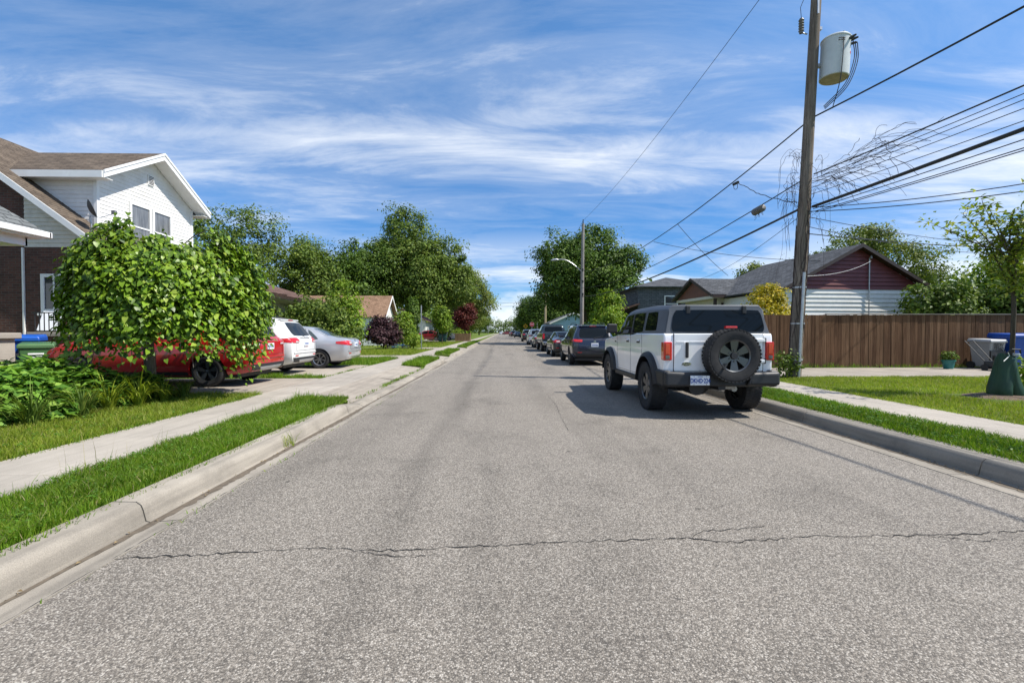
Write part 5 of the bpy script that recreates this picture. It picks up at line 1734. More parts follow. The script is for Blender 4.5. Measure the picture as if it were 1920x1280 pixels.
def bungalow_left():
    h = thing('house', 'low bungalow with red-brown hipped roof behind the parked white crossover', 'house', (-16, 26, .13))
    ox, oy, oz = -16, 26, .13
    Q = lambda *ps: [(a - ox, b - oy, c - oz) for a, b, c in ps]
    e, t = 3.22, 4.95
    X0, X1, Y0, Y1 = -10.9, -21.5, 21.4, 30.6
    xr = (X0 + X1) / 2
    a, b = (xr, 24.4, t), (xr, 27.6, t)
    for q in (((X0, Y0, e), (X0, Y1, e), b, a), ((X1, Y0, e), (X1, Y1, e), b, a), ((X0, Y0, e), (X1, Y0, e), a), ((X0, Y1, e), (X1, Y1, e), b)):
        roof_slab('roof', Q(*q), ROOFRED, h)
    # raised front gable piece
    roof_slab('roof', Q((X0 + .02, 21.9, e + .06), (X0 + .02, 24.2, e + .06), (-14.8, 24.0, 4.95), (-14.8, 23.0, 5.0)), ROOFRED, h)
    MB().box(X1 - ox, X0 - .02 - ox, Y0 + .02 - oy, Y1 - .02 - oy, e - .16 - oz, e - .07 - oz).build('fascia', BROWNTRIM, h)
    MB().box(X1 + .1 - ox, X0 - .12 - ox, Y0 + .12 - oy, Y1 - .12 - oy, e - .20 - oz, e - .161 - oz).build('soffit', SOFFIT, h)
    o = MB().box(X1 + .7 - ox, X0 - 1.6 - ox, Y0 + .7 - oy, Y1 - .6 - oy, 0, e - .2 - oz).build('wall', WBRICK, h)
    box_uv(o)
    wx = X0 - 1.6 - ox
    window(h, (wx, 23.6 - oy, 1.75), (0, 1, 0), (1, 0, 0), 2.2, 1.6, .08, m=BROWNTRIM, split='mullion')
    o = MB().box(wx + .002, wx + .05, 25.2 - oy, 26.3 - oy, .3, 2.5).build('door', BROWNTRIM, h)
    window(h, (wx, 28.4 - oy, 1.75), (0, 1, 0), (1, 0, 0), 1.4, 1.1, .07, m=BROWNTRIM, split='mullion')
    # brown panel wall and gate under the eave facing the camera
    window(h, (-13.6 - ox, Y0 + .7 - oy, 1.8), (1, 0, 0), (0, -1, 0), 1.5, 1.3, .07, m=BROWNTRIM, split='mullion')
    for yy in (22.2, 26.8, 30.0):
        MB().box(X0 - .35 - ox, X0 - .25 - ox, yy - .05 - oy, yy + .05 - oy, 0, e - .2 - oz).build('porch_post', BROWNTRIM, h)
    MB().tube([(xr + 1.2 - ox, 26 - oy, 4.6), (xr + 1.2 - ox, 26 - oy, 5.05)], .22, 10).build('roof_vent', GALV, h)
    # tan-roofed house further on
    h2 = thing('house', 'tan-roofed house with white gable among the garden shrubs', 'house', (-15, 46, .13))
    ox, oy = -15, 46
    e, t = 2.75, 4.85
    Xf, Xb, y0, ym, y1 = -10.4, -24, 42.6, 45.2, 47.8
    roof_slab('roof', Q((Xf, y0, e), (Xb, y0, e), (Xb, ym, t), (Xf, ym, t)), ROOFTAN, h2)
    roof_slab('roof', Q((Xf, y1, e), (Xb, y1, e), (Xb, ym, t), (Xf, ym, t)), ROOFTAN, h2)
    wall_poly('wall', Q((Xf - .4, y0 + .3, .1), (Xf - .4, y1 - .3, .1), (Xf - .4, y1 - .3, e + .1), (Xf - .4, ym, t - .15), (Xf - .4, y0 + .3, e + .1)), (-.2, 0, 0), WHITESIDE, h2)
    wall_poly('wall', Q((Xf - .62, y0 + .3, .1), (Xb + .4, y0 + .3, .1), (Xb + .4, y0 + .3, e + .1), (Xf - .62, y0 + .3, e + .1)), (0, .2, 0), WHITESIDE, h2)
    for ya in (y0, y1):
        rb = MB()
        rb.add(Q((Xf, ya, e), (Xf, ym, t), (Xf, ym, t - .22), (Xf, ya, e - .22), (Xf + .03, ya, e), (Xf + .03, ym, t), (Xf + .03, ym, t - .22), (Xf + .03, ya, e - .22)), [(0, 1, 2, 3), (7, 6, 5, 4), (0, 4, 5, 1), (1, 5, 6, 2), (2, 6, 7, 3), (3, 7, 4, 0)])
        rb.build('rake_board', WHITETRIM, h2)
    window(h2, (Xf - .4 - ox, ym - oy, 1.6), (0, 1, 0), (1, 0, 0), 1.3, 1.2, .08)
    # pale house glimpsed behind the dark red sedan
    h3 = thing('house', 'pale grey sided house glimpsed behind the dark red sedan', 'house', (-16, 78, .13))
    ox, oy = -16, 78
    roof_slab('roof', Q((-11.2, 73, 3.0), (-11.2, 83, 3.0), (-15.5, 83, 5.0), (-15.5, 73, 5.0)), ROOFRED, h3)
    roof_slab('roof', Q((-19.8, 73, 3.0), (-19.8, 83, 3.0), (-15.5, 83, 5.0), (-15.5, 73, 5.0)), ROOFRED, h3)
    wall_poly('wall', Q((-11.8, 73.4, .1), (-19.2, 73.4, .1), (-19.2, 73.4, 3.1), (-15.5, 73.4, 4.8), (-11.8, 73.4, 3.1)), (0, .2, 0), WHITESIDE, h3)
    wall_poly('wall', Q((-11.8, 73.62, .1), (-11.8, 82.6, .1), (-11.8, 82.6, 2.9), (-11.8, 73.62, 2.9)), (-.2, 0, 0), WHITESIDE, h3)
    window(h3, (-13.4 - ox, 73.4 - oy, 1.5), (1, 0, 0), (0, -1, 0), 1.4, 1.1, .08)


bungalow_left()


def right_houses():
    h = thing('house', 'house with maroon and white sided gable behind the brown board fence', 'house', (15.85, 26, .15), R(5))
    ox, oy, oz = 16, 26, .15
    Q = lambda *ps: [(a - ox, b - oy, c - oz) for a, b, c in ps]
    Y0, Y1 = 22.0, 31.5
    xp, zp = 16.75, 5.55
    xl, zl, xr_, zr = 12.75, 3.42, 20.75, 3.42
    roof_slab('roof', Q((xl, Y0 - .35, zl), (xl, Y1, zl), (xp, Y1 - 2.6, zp), (xp, Y0 - .35, zp)), ROOFGREY, h, .09)
    roof_slab('roof', Q((xr_, Y0 - .35, zr), (xr_, Y1, zr), (xp, Y1 - 2.6, zp), (xp, Y0 - .35, zp)), ROOFGREY, h, .09)
    roof_slab('roof', Q((xl, Y1, zl), (xr_, Y1, zr), (xp, Y1 - 2.6, zp)), ROOFGREY, h, .09)
    wall_poly('gable_backing', Q((13.1, Y0 + .02, .1), (20.4, Y0 + .02, .1), (20.4, Y0 + .02, 3.5), (xp, Y0 + .02, zp - .16), (13.1, Y0 + .02, 3.5)), (0, .25, 0), WHITESIDE, h)
    wall_poly('side_wall', Q((13.1, Y0 + .28, .1), (13.1, Y1 - .4, .1), (13.1, Y1 - .4, 3.3), (13.1, Y0 + .28, 3.3)), (.2, 0, 0), WHITESIDE, h)
    k = (zp - zl) / (xp - xl)

    def ext(z):
        zz = z + oz
        d = max(0, (zz + .14 - zl) / k)
        return (max(13.1, xl + d) - ox, min(20.4, xr_ - d) - ox)
    siding(h, (0, Y0 + .02 - oy, 0), (1, 0, 0), (0, -1, 0), .2, 3.27, ext, .205, WHITESIDE, 'white_board', .042)
    siding(h, (0, Y0 + .02 - oy, 0), (1, 0, 0), (0, -1, 0), 3.275, 5.25, ext, .195, MAROON, 'maroon_board', .05)
    for xa, za in ((xl, zl), (xr_, zr)):
        rb = MB()
        rb.add(Q((xa, Y0 - .36, za + .01), (xp, Y0 - .36, zp + .01), (xp, Y0 - .36, zp - .17), (xa, Y0 - .36, za - .15), (xa, Y0 - .34, za + .01), (xp, Y0 - .34, zp + .01), (xp, Y0 - .34, zp - .17), (xa, Y0 - .34, za - .15)), [(0, 1, 2, 3), (7, 6, 5, 4), (0, 4, 5, 1), (1, 5, 6, 2), (2, 6, 7, 3), (3, 7, 4, 0)])
        rb.build('rake_board', BROWNTRIM, h)
        sf = MB()
        sf.add(Q((xa, Y0 - .34, za - .12), (xp, Y0 - .34, zp - .12), (xp, Y0, zp - .12), (xa, Y0, za - .12), (xa, Y0 - .34, za - .1), (xp, Y0 - .34, zp - .1), (xp, Y0, zp - .1), (xa, Y0, za - .1)), [(0, 1, 2, 3), (7, 6, 5, 4), (0, 4, 5, 1), (1, 5, 6, 2), (2, 6, 7, 3), (3, 7, 4, 0)])
        sf.build('soffit', BROWNTRIM, h)
    # service mast on the gable
    MB().tube([(17.35 - ox, Y0 - .08 - oy, .5), (17.35 - ox, Y0 - .08 - oy, 4.75)], .028, 8).build('service_mast', GALV, h, smooth=True)
    MB().tube([(17.35 - ox, Y0 - .08 - oy, 4.75), (17.33 - ox, Y0 - .2 - oy, 4.84), (17.3 - ox, Y0 - .24 - oy, 4.72)], .035, 8).build('weather_head', GALV, h, smooth=True)
    # low wing towards the street, its brown gable end turned to the road
    WX, WY0, WYR, WY1, WE, WR = 12.25, 26.5, 29.0, 31.5, 3.52, 4.68
    roof_slab('wing_roof', Q((WX - .25, WY0, WE), (15.4, WY0, WE), (15.4, WYR, WR), (WX - .25, WYR, WR)), ROOFGREY, h, .09)
    roof_slab('wing_roof', Q((WX - .25, WY1, WE), (15.4, WY1, WE), (15.4, WYR, WR), (WX - .25, WYR, WR)), ROOFGREY, h, .09)
    MB().box(WX - .2 - ox, 15.2 - ox, WY0 - .04 - oy, WY0 + .03 - oy, WE - .20 - oz, WE - .04 - oz).build('wing_gutter', BROWNTRIM, h)
    BRN = mat('brown_porch_board', (.17, .070, .046), .6, var=.2)
    wall_poly('wing_gable', Q((WX, WY0 + .25, WE - .05), (WX, WY1 - .25, WE - .05), (WX, WYR, WR - .16)), (.12, 0, 0), BRN, h)
    wall_poly('wing_wall', Q((WX + .5, WY0 + .7, .1), (15.2, WY0 + .7, .1), (15.2, WY0 + .7, WE - .08), (WX + .5, WY0 + .7, WE - .08)), (0, .2, 0), SOFFIT, h)
    wall_poly('wing_wall', Q((WX + .5, WY0 + .92, .1), (WX + .5, WY1 - .4, .1), (WX + .5, WY1 - .4, WE - .08), (WX + .5, WY0 + .92, WE - .08)), (.2, 0, 0), SOFFIT, h)
    MB().box(WX - .02 - ox, WX + .45 - ox, WY0 + .2 - oy, WY1 - .2 - oy, WE - .22 - oz, WE - .06 - oz).build('porch_beam', SOFFIT, h)
    for ya, za, yb, zb in ((WY0, WE, WYR, WR), (WY1, WE, WYR, WR)):
        rb = MB()
        rb.add(Q((WX - .28, ya, za + .01), (WX - .28, yb, zb + .01), (WX - .28, yb, zb - .17), (WX - .28, ya, za - .16), (WX - .255, ya, za + .01), (WX - .255, yb, zb + .01), (WX - .255, yb, zb - .17), (WX - .255, ya, za - .16)), [(0, 1, 2, 3), (7, 6, 5, 4), (0, 4, 5, 1), (1, 5, 6, 2), (2, 6, 7, 3), (3, 7, 4, 0)])
        rb.build('rake_board', BROWNTRIM, h)
    window(h, (13.6 - ox, WY0 + .7 - oy, 2.3), (1, 0, 0), (0, -1, 0), 1.1, 1.1, .08, m=BROWNTRIM, split='mullion')
    for yy in (WY0 + .3, WY1 - .3):
        MB().box(WX + .05 - ox, WX + .19 - ox, yy - .07 - oy, yy + .07 - oy, 0, WE - .23 - oz).build('porch_post', BROWNTRIM, h)

    # grey shake-clad two storey house
    g = thing('house', 'grey shake-clad two-storey house partly behind the kerbside maple', 'house', (14.5, 43, .15))
    ox, oy = 14.5, 43
    o = wall_poly('wall', Q((11.4, 39, .1), (18.5, 39, .1), (18.5, 39, 5.15), (11.4, 39, 5.15)), (0, .25, 0), SHAKEM, g)
    o = wall_poly('wall', Q((11.4, 39.27, .1), (11.4, 48, .1), (11.4, 48, 5.15), (11.4, 39.27, 5.15)), (.25, 0, 0), SHAKEM, g)
    e, t = 5.16, 6.35
    a, b = (15, 42.6, t), (15, 44.6, t)
    for q in (((11.0, 38.6, e), (19, 38.6, e), a), ((11.0, 48.4, e), (19, 48.4, e), b), ((11.0, 38.6, e), (11.0, 48.4, e), b, a), ((19, 38.6, e), (19, 48.4, e), b, a)):
        roof_slab('roof', Q(*q), ROOFGREY, g, .1)
    roof_slab('porch_roof', Q((8.9, 38.4, 2.9), (8.9, 46, 2.9), (11.38, 46, 3.75), (11.38, 38.4, 3.75)), ROOFRED, g, .1)
    for yy in (38.8, 42.2, 45.6):
        box_uv(MB().box(9.05 - ox, 9.3 - ox, yy - .12 - oy, yy + .12 - oy, 0, 2.72).build('porch_column', WBRICK, g))
    window(g, (14.2 - ox, 39 - oy, 3.6), (1, 0, 0), (0, -1, 0), 1.0, 1.2, .08)

    # light blue house
    b_ = thing('house', 'light blue sided house with grey roof beyond the pickup truck', 'house', (11, 76, .15))
    ox, oy = 11, 76
    e, t = 2.75, 4.35
    xm = 10.9
    roof_slab('roof', Q((7.2, 70, e), (7.2, 82, e), (xm, 82, t), (xm, 70, t)), ROOFGREY, b_, .1)
    roof_slab('roof', Q((14.6, 70, e), (14.6, 82, e), (xm, 82, t), (xm, 70, t)), ROOFGREY, b_, .1)
    wall_poly('gable_backing', Q((7.6, 70.4, .1), (14.2, 70.4, .1), (14.2, 70.4, e), (xm, 70.4, t - .15), (7.6, 70.4, e)), (0, .2, 0), LTBLUE, b_)
    wall_poly('wall', Q((7.6, 70.62, .1), (7.6, 81.6, .1), (7.6, 81.6, e), (7.6, 70.62, e)), (.2, 0, 0), LTBLUE, b_)
    for xa in (7.2, 14.6):
        rb = MB()
        rb.add(Q((xa, 69.95, e), (xm, 69.95, t), (xm, 69.95, t - .22), (xa, 69.95, e - .22), (xa, 69.99, e), (xm, 69.99, t), (xm, 69.99, t - .22), (xa, 69.99, e - .22)), [(0, 1, 2, 3), (7, 6, 5, 4), (0, 4, 5, 1), (1, 5, 6, 2), (2, 6, 7, 3), (3, 7, 4, 0)])
        rb.build('rake_board', WHITETRIM, b_)
    window(b_, (10.9 - ox, 70.4 - oy, 1.6), (1, 0, 0), (0, -1, 0), 1.6, 1.0, .1)


right_houses()


def fence():
    f = thing('board_fence', 'brown vertical board fence with a top cap behind the yard driveway', 'fence', (15.0, 16.3, .14))
    FW = [bark_mat('fence_wood_%d' % k, c1, c2, 8.0) for k, (c1, c2) in enumerate((((.080, .041, .021), (.162, .088, .047)), ((.062, .031, .016), (.135, .072, .038)), ((.100, .054, .028), (.205, .118, .066))))]
    rng = random.Random(9)
    x = -6.3
    while x < 7.9:
        w = .136 + rng.uniform(-.006, .006)
        mb = MB()
        hgt = 1.86 + rng.uniform(-.012, .004)
        tl = rng.uniform(-.006, .006)
        d = rng.uniform(-.006, .006)
        mb.hexa([(x, d - .010, .03), (x + w - .006, d - .010, .03), (x + w - .006, d + .010, .03), (x, d + .010, .03)],
                [(x + tl, d - .010, hgt), (x + w - .006 + tl, d - .010, hgt), (x + w - .006 + tl, d + .010, hgt), (x + tl, d + .010, hgt)])
        mb.build('board', FW[rng.choice((0, 0, 1, 2, 2))], f)
        x += w + rng.uniform(0, .004)
    for z in (.3, .98, 1.66):
        MB().box(-6.3, 7.9, .022, .06, z, z + .085).build('rail', FW[0], f)
    x = -6.3
    while x < 8.0:
        MB().box(x, x + .09, .062, .15, -.1, 1.84).build('post', FW[1], f)
        x += 2.36
    MB().box(-3.55, 7.95, -.055, .075, 1.868, 1.90).build('cap_board', mat('weathered_cap', (.20, .175, .15), .85, var=.2, vs_=4), f)


fence()

# ------------------------------------------------------------------ trees and shrubs
G_DARK = leaf_mat('maple_leaves', (0.030, 0.065, 0.010), (0.094, 0.160, 0.020), .22, accent=(0.146, 0.218, 0.030))
G_MID = leaf_mat('tree_leaves', (0.050, 0.089, 0.014), (0.136, 0.201, 0.031), .25, accent=(0.204, 0.243, 0.042))
G_OLIVE = leaf_mat('olive_leaves', (0.076, 0.113, 0.022), (0.181, 0.227, 0.048), .28, accent=(0.258, 0.272, 0.060))
G_LIME = leaf_mat('lime_leaves', (0.084, 0.156, 0.014), (0.192, 0.288, 0.026), .32, accent=(0.300, 0.336, 0.048))
G_YEL = leaf_mat('golden_leaves', (0.20, 0.20, 0.012), (0.55, 0.44, 0.025), .28, accent=(0.65, 0.42, 0.02))
PURPLE = leaf_mat('purple_leaves', (0.022, 0.010, 0.014), (0.070, 0.030, 0.036), .2, accent=(0.11, 0.06, 0.06))
REDLV = leaf_mat('dark_red_leaves', (0.040, 0.008, 0.008), (0.120, 0.022, 0.018), .25, accent=(0.16, 0.05, 0.03))


def blob_tree(name, label, x, y, top, rad, base, m, seed, nclus=420, nleaf=34, leaf=.26, spread=.5, tr=.28, lobes=7, **kw):
    rng = random.Random(seed)
    zc = (top + base) / 2
    rz = (top - base) / 2
    bl = [(0, 0, zc, rad * .72, rad * .72, rz * .85)]
    for k in range(lobes):
        a = 2 * math.pi * k / lobes + rng.uniform(-.4, .4)
        q = rng.uniform(.42, .62)
        r = rng.uniform(.34, .5)
        bl.append((math.cos(a) * rad * q, math.sin(a) * rad * q, zc + rz * rng.uniform(-.5, .45), rad * r, rad * r, rz * r * 1.05))
    bl.append((rng.uniform(-.2, .2) * rad, rng.uniform(-.2, .2) * rad, top - rz * .34, rad * .42, rad * .42, rz * .36))
    return tree(name, label, x, y, bl, max(.6, zc), tr, m, nclus, nleaf, spread, leaf, seed, **kw)


TG = 'street and garden trees'
# right: kerbside maple
blob_tree('maple_tree', 'big round dark green maple behind the street-lamp pole', 9.7, 54.0, 13.2, 6.7, 1.9, G_DARK, 31, 900, 40, .36, .62, .35, 9, nlimb=16)
# left group
tree('tall_tree', 'tall open-crowned tree standing behind the dormered brick house', -26.0, 45.0, [(-2.4, 0, 9.6, 3.2, 3.0, 3.0), (2.3, 0, 9.8, 2.9, 2.8, 2.8), (-.6, 1, 7.0, 3.4, 3.0, 2.6), (3.4, -.5, 7.6, 2.0, 2.0, 2.0), (-5.0, 0, 8.0, 2.4, 2.2, 2.4)], 9.0, .33, G_MID, 430, 34, .55, .30, 32, nlimb=18, shell=.45)
blob_tree('garden_tree', 'leafy mid-green tree rising behind the red-brown bungalow roof', -20.0, 50.0, 11.2, 4.6, 2.0, G_MID, 33, 520, 38, .32, .6)
blob_tree('garden_tree', 'bushy tree between the bungalow and the tall pointed-top maple', -16.2, 53.0, 11.4, 4.6, 1.6, G_DARK, 34, 520, 38, .32, .6)
tree('maple_tree', 'tallest maple with a pointed top on the left-hand side of the street', -10.8, 57.0,
     [(0, 0, 8.5, 5.2, 5.0, 4.6), (-.6, 0, 13.0, 2.7, 2.6, 3.1), (-3.6, 0, 9.0, 3.0, 3, 3.2), (3.4, 0, 9.2, 3.2, 3.2, 3.4), (5.0, 0, 6.6, 2.6, 2.6, 2.6), (-5.0, 0, 6.2, 2.4, 2.4, 2.8), (1.5, -2.5, 7, 3, 3, 3), (-1.8, 0, 15.0, 1.2, 1.2, 1.4)], 9.5, .45, G_MID, 1150, 42, .60, .34, 35, nlimb=18, shell=.5)
tree('spreading_tree', 'loose spreading tree leaning over the left pavement past the maple', -7.6, 78.0, [(0, 0, 8.2, 4.6, 4.4, 3.6), (3.4, 0, 7.2, 3.0, 3.0, 2.8), (5.0, -1, 5.6, 1.9, 1.9, 1.7), (-3.0, 0, 9.8, 3.2, 3.0, 2.8), (1.5, 0, 10.4, 2.2, 2.2, 1.9), (2.6, 0, 4.0, 2.2, 2.2, 1.9)], 8, .36, G_OLIVE, 600, 34, .60, .33, 36, nlimb=20, shell=.45)
far = [(-9.5, 98, 10.5, 4.6, G_MID, 'first roadside tree past the spreading tree on the left'), (-8.5, 122, 9.5, 4.4, G_OLIVE, 'olive roadside tree far down the left pavement'), (-10.0, 150, 11, 5.5, G_MID, 'large far tree well down the left side of the street'), (-9.0, 190, 10, 6, G_MID, 'distant tree near the left end of the street'),
       (9.6, 92, 9.8, 4.6, G_DARK, 'dark roadside tree beyond the stop sign on the right'), (6.9, 112, 9.6, 4.4, G_DARK, 'dark tree overhanging the kerb above the teal sedan'), (16.0, 96, 12.0, 5.5, G_OLIVE, 'olive tree behind the light blue house'), (8.6, 140, 8.5, 4.6, G_MID, 'far tree beyond the parked black SUV on the right'), (9.5, 180, 8.5, 6, G_MID, 'distant tree near the right end of the street')]
for i, (x, y, t, r, m, lb) in enumerate(far):
    blob_tree('roadside_tree', lb, x, y, t, r, 1.0, m, 60 + i, 330, 34, .42, .75, .26, 6, nlimb=8)
# garden shrubs on the left
def shrub(name, label, x, y, top, r, m, seed, nclus=150, nleaf=30, leaf=.13, spread=.20, base=.25, tr=.05, **kw):
    return blob_tree(name, label, x, y, top, r, base, m, seed, nclus, nleaf, leaf, spread, tr, 5, nlimb=6, cat='shrub', **kw)


tree('weeping_shrub', 'mounded weeping shrub beside the silver sedan', -9.2, 23.9, [(0, 0, 1.75, 1.55, 1.5, 1.15), (-1.2, 0, 1.5, 1.1, 1, 1.0), (1.1, 0, 1.3, 1.0, 1, .95)], 1.6, .06, G_MID, 260, 34, .22, .15, 41, cat='shrub', up=.2)
shrub('garden_shrub', 'tall loose light green shrub in front of the tan-roofed house', -9.4, 28.0, 4.2, 1.35, G_LIME, 42, 260, 30, .17, .30)
shrub('garden_shrub', 'spreading green shrub behind the silver sedan boot', -10.9, 29.5, 2.9, 1.5, G_OLIVE, 43, 200, 30, .15, .26)
shrub('smoke_bush', 'round dark purple bush beside the lying bicycle', -8.65, 34.6, 2.35, 1.3, PURPLE, 44, 260, 36, .15, .24)
shrub('garden_shrub', 'bright green upright shrub beside the purple bush', -7.75, 36.9, 2.9, .95, G_LIME, 45, 190, 32, .16, .22)
shrub('garden_shrub', 'low leafy shrub at the foot of the grey sign post', -6.6, 35.4, 1.0, .8, G_LIME, 46, 90, 28, .14, .18)
shrub('young_tree', 'slim lime-green young tree on the lawn past the sign post', -6.4, 51.0, 4.2, .95, G_LIME, 47, 150, 30, .2, .25, base=1.0)
tree('columnar_evergreen', 'narrow dark columnar evergreen behind the sign post', -9.3, 49.5, [(0, 0, 2.2, .75, .75, 2.2), (0, 0, 3.6, .5, .5, 1.4)], 3, .09, G_DARK, 200, 34, .2, .17, 48, cat='tree')
shrub('red_leaf_tree', 'dark red-leaved ornamental tree beside the low board fence', -5.1, 66.5, 5.4, 1.85, REDLV, 49, 280, 34, .22, .34, base=1.2, tr=.1)
shrub('garden_shrub', 'green garden shrub between the lime tree and the red-leaved tree', -7.6, 60.0, 4.2, 1.4, G_MID, 50, 180, 30, .2, .3)
for i, (x, y, r) in enumerate(((-6.6, 74, 1.2), (-6.3, 79, 1.2), (-6.6, 84, 1.3))):
    shrub('hedge_shrub', ('green hedge shrub standing closest to the red-leaved tree', 'middle one of three green hedge shrubs on the far lawn', 'green hedge shrub farthest along from the red-leaved tree')[i], x, y, 1.7, r, G_LIME, 51 + i, 110, 30, .2, .28, group='hedge shrubs on the far left')
# right side shrubs
shrub('garden_shrub', 'light green garden tree in front of the grey shake house', 8.9, 38.5, 4.6, 1.7, G_LIME, 71, 260, 32, .19, .32, tr=.07)
shrub('garden_shrub', 'low lime-green shrub beside the grey house porch', 7.9, 34.5, 2.9, 1.2, G_LIME, 72, 190, 32, .17, .26)
shrub('golden_shrub', 'rounded golden-leaved shrub above the fence beside the utility pole', 10.42, 18.3, 3.12, 1.38, G_YEL, 73, 330, 40, .10, .17)
tree('garden_tree', 'airy light green tree behind the maroon gable', 32.0, 41.0, [(0, 0, 7.4, 3.6, 3.2, 3.2), (-3.6, 0, 6.6, 2.6, 2.5, 2.2), (3.6, 0, 7.2, 3.0, 2.6, 2.3), (5.4, 0, 5.2, 2.4, 2.4, 2.2), (0, 0, 9.6, 2.0, 2.0, 1.6), (-1.6, 0, 4.8, 3.0, 3, 2.2)], 7.5, .25, G_OLIVE, 520, 32, .50, .28, 74, nlimb=16, shell=.4)
shrub('garden_tree', 'small pale tree showing over the grey roof left of the utility pole', 25.0, 45.0, 7.9, 2.0, G_OLIVE, 75, 130, 30, .28, .4, base=3.5, tr=.12)
hs = [(19.0, 19.4, 3.5, 1.5, G_MID, 'dark shrub against the white siding above the fence'), (21.2, 20.4, 4.6, 1.9, G_LIME, 'light green garden tree above the fence behind the grey bin'), (23.6, 19.8, 5.0, 2.1, G_OLIVE, 'olive shrub above the fence behind the sapling'), (25.6, 22.5, 5.6, 2.4, G_LIME, 'tall lime shrub beyond the fence behind the blue bin'), (20.6, 18.2, 3.2, 1.4, G_MID, 'low dark green shrub spilling over the fence top'), (23.0, 17.9, 3.3, 1.5, G_MID, 'green shrub over the fence directly behind the sapling trunk')]
for i, (x, y, t, r, m, lb) in enumerate(hs):
    shrub('garden_shrub', lb, x, y, t, r, m, 80 + i, 250, 32, .16, .28, group='shrubs behind the board fence')
shrub('weed_shrub', 'scrubby weeds growing at the foot of the utility pole', 7.85, 12.75, .8, .30, G_MID, 90, 36, 12, .09, .11, base=.02, tr=.015)

# distant wood closing the street
_rng = np.random.default_rng(5)
bl = [(x, 420 + 20 * _rng.random(), 4.2, 16, 10, 8 + 4 * _rng.random()) for x in np.arange(-230, 240, 15)]
o_, _c = crown('distant_wood', None, G_MID, bl, 2600, 22, 2.2, 1.3, 77, shell=.4)
o_['kind'] = 'stuff'
bl = [(s * (24 + 6 * _rng.random()), y, 4.5, 6, 12, 5 + 2 * _rng.random()) for s in (-1, 1) for y in np.arange(95, 380, 16)]
o_, _c = crown('distant_wood', None, G_MID, bl, 2200, 22, 1.4, .85, 78, shell=.4)
o_['kind'] = 'stuff'


# the weeping mulberry
def mulberry():
    m = leaf_mat('mulberry_leaves', (0.032, 0.080, 0.006), (0.175, 0.285, 0.016), .22, rough=.40, spec=.35, accent=(0.27, 0.34, 0.05))
    t = thing('weeping_tree', 'umbrella-shaped weeping tree with glossy bright green leaves in the garden bed', 'tree', (-6.72, 9.1, .15))
    rng = np.random.default_rng(17)
    py = random.Random(17)
    P, Nn, T, S = [], [], [], []
    stems = MB()
    a_, b_ = 1.72, 1.35            # half widths across and along the street
    for k in range(1250):
        az = py.uniform(0, 2 * math.pi)
        reach = py.uniform(.25, 1.0) ** .5
        ex, ey = math.cos(az) * a_ * reach + .44, math.sin(az) * b_ * reach
        top = 2.98 - .72 * reach ** 2.4 + py.uniform(-.16, .20) + .15 * math.sin(az * 3 + 1) + .14 * math.sin(az * 5) + .10 * math.sin(az * 9) - .17 * math.cos(az) * reach
        droop = py.uniform(.55, 1.0)
        # the curtain is shorter on the bed side, longer towards the right end
        zend = lerp(top - .25, .66 + .22 * math.sin(az * 4) + py.uniform(-.28, .45) - .30 * max(0, math.cos(az + .9)) * py.random(), droop * reach)
        pts = []
        for i in range(15):
            u = i / 14
            if u < .4:
                w = u / .4
                x, y = ex * w * .92, ey * w * .92
                z = 2.05 + (top - 2.05) * math.sin(w * math.pi / 2)
            else:
                w = (u - .4) / .6
                x, y = ex * (.92 + .10 * math.sin(w * 1.6)), ey * (.92 + .10 * math.sin(w * 1.6))
                z = top + (zend - top) * w ** 1.25
            pts.append((x + py.uniform(-.03, .03), y + py.uniform(-.03, .03), z))
        if k % 7 == 0:
            stems.tube([(x_ * .93, y_ * .93, z_) for x_, y_, z_ in pts], [.012 * (1 - .8 * i / 14) + .003 for i in range(15)], 4, caps=False)
        pa = np.array(pts)
        nl = 30
        uu = .30 + .70 * rng.random(nl)
        ii = uu * 13.99
        i0 = ii.astype(int)
        fr = (ii - i0)[:, None]
        pos = pa[i0] * (1 - fr) + pa[np.minimum(i0 + 1, 14)] * fr
        pos = pos + rng.normal(size=(nl, 3)) * .05
        out = np.array([ex, ey, .35])
        out = out / (np.linalg.norm(out) + 1e-6)
        P.append(pos)
        Nn.append(out * .8 + np.array([0, 0, .55]) + rng.normal(size=(nl, 3)) * .42)
        T.append(np.array([0, 0, -1.0]) + out * .25 + rng.normal(size=(nl, 3)) * .35)
        S.append(.084 * (.6 + .75 * rng.random(nl)))
    pos, nr, tp, sz = map(np.concatenate, (P, Nn, T, S))
    # heart-shaped leaves: eight vertices, folded along the rib
    nr = unit(nr)
    tt = unit(tp - nr * np.sum(tp * nr, axis=1, keepdims=True))
    ss = np.cross(nr, tt)
    L = sz[:, None]
    sh = [(0, 0, 0), (-.12, .30, .05), (.12, .43, .09), (.50, .32, .07), (1.0, 0, -.08), (.50, -.32, .07), (.12, -.43, .09), (-.12, -.30, .05)]
    v = np.stack([pos + tt * L * a + ss * L * b + nr * L * c for a, b, c in sh], 1).reshape(-1, 3)
    i = np.arange(len(pos))[:, None] * 8
    f = np.concatenate([i + np.array([[0, 1, 2, 3]]), i + np.array([[0, 3, 4, 5]]), i + np.array([[0, 5, 6, 7]])], 0)
    np_mesh('crown', v, f, m, t)
    stems.build('hanging_stems', GREYBARK, t, smooth=True, recalc=False)
    tk = MB().tube([(0, 0, -.1), (.02, 0, .5), (-.03, .02, 1.2), (.03, 0, 1.8), (.1, 0, 2.15)], [.12, .095, .085, .09, .13], 10)
    tk.build('trunk', GREYBARK, t, smooth=True)


mulberry()


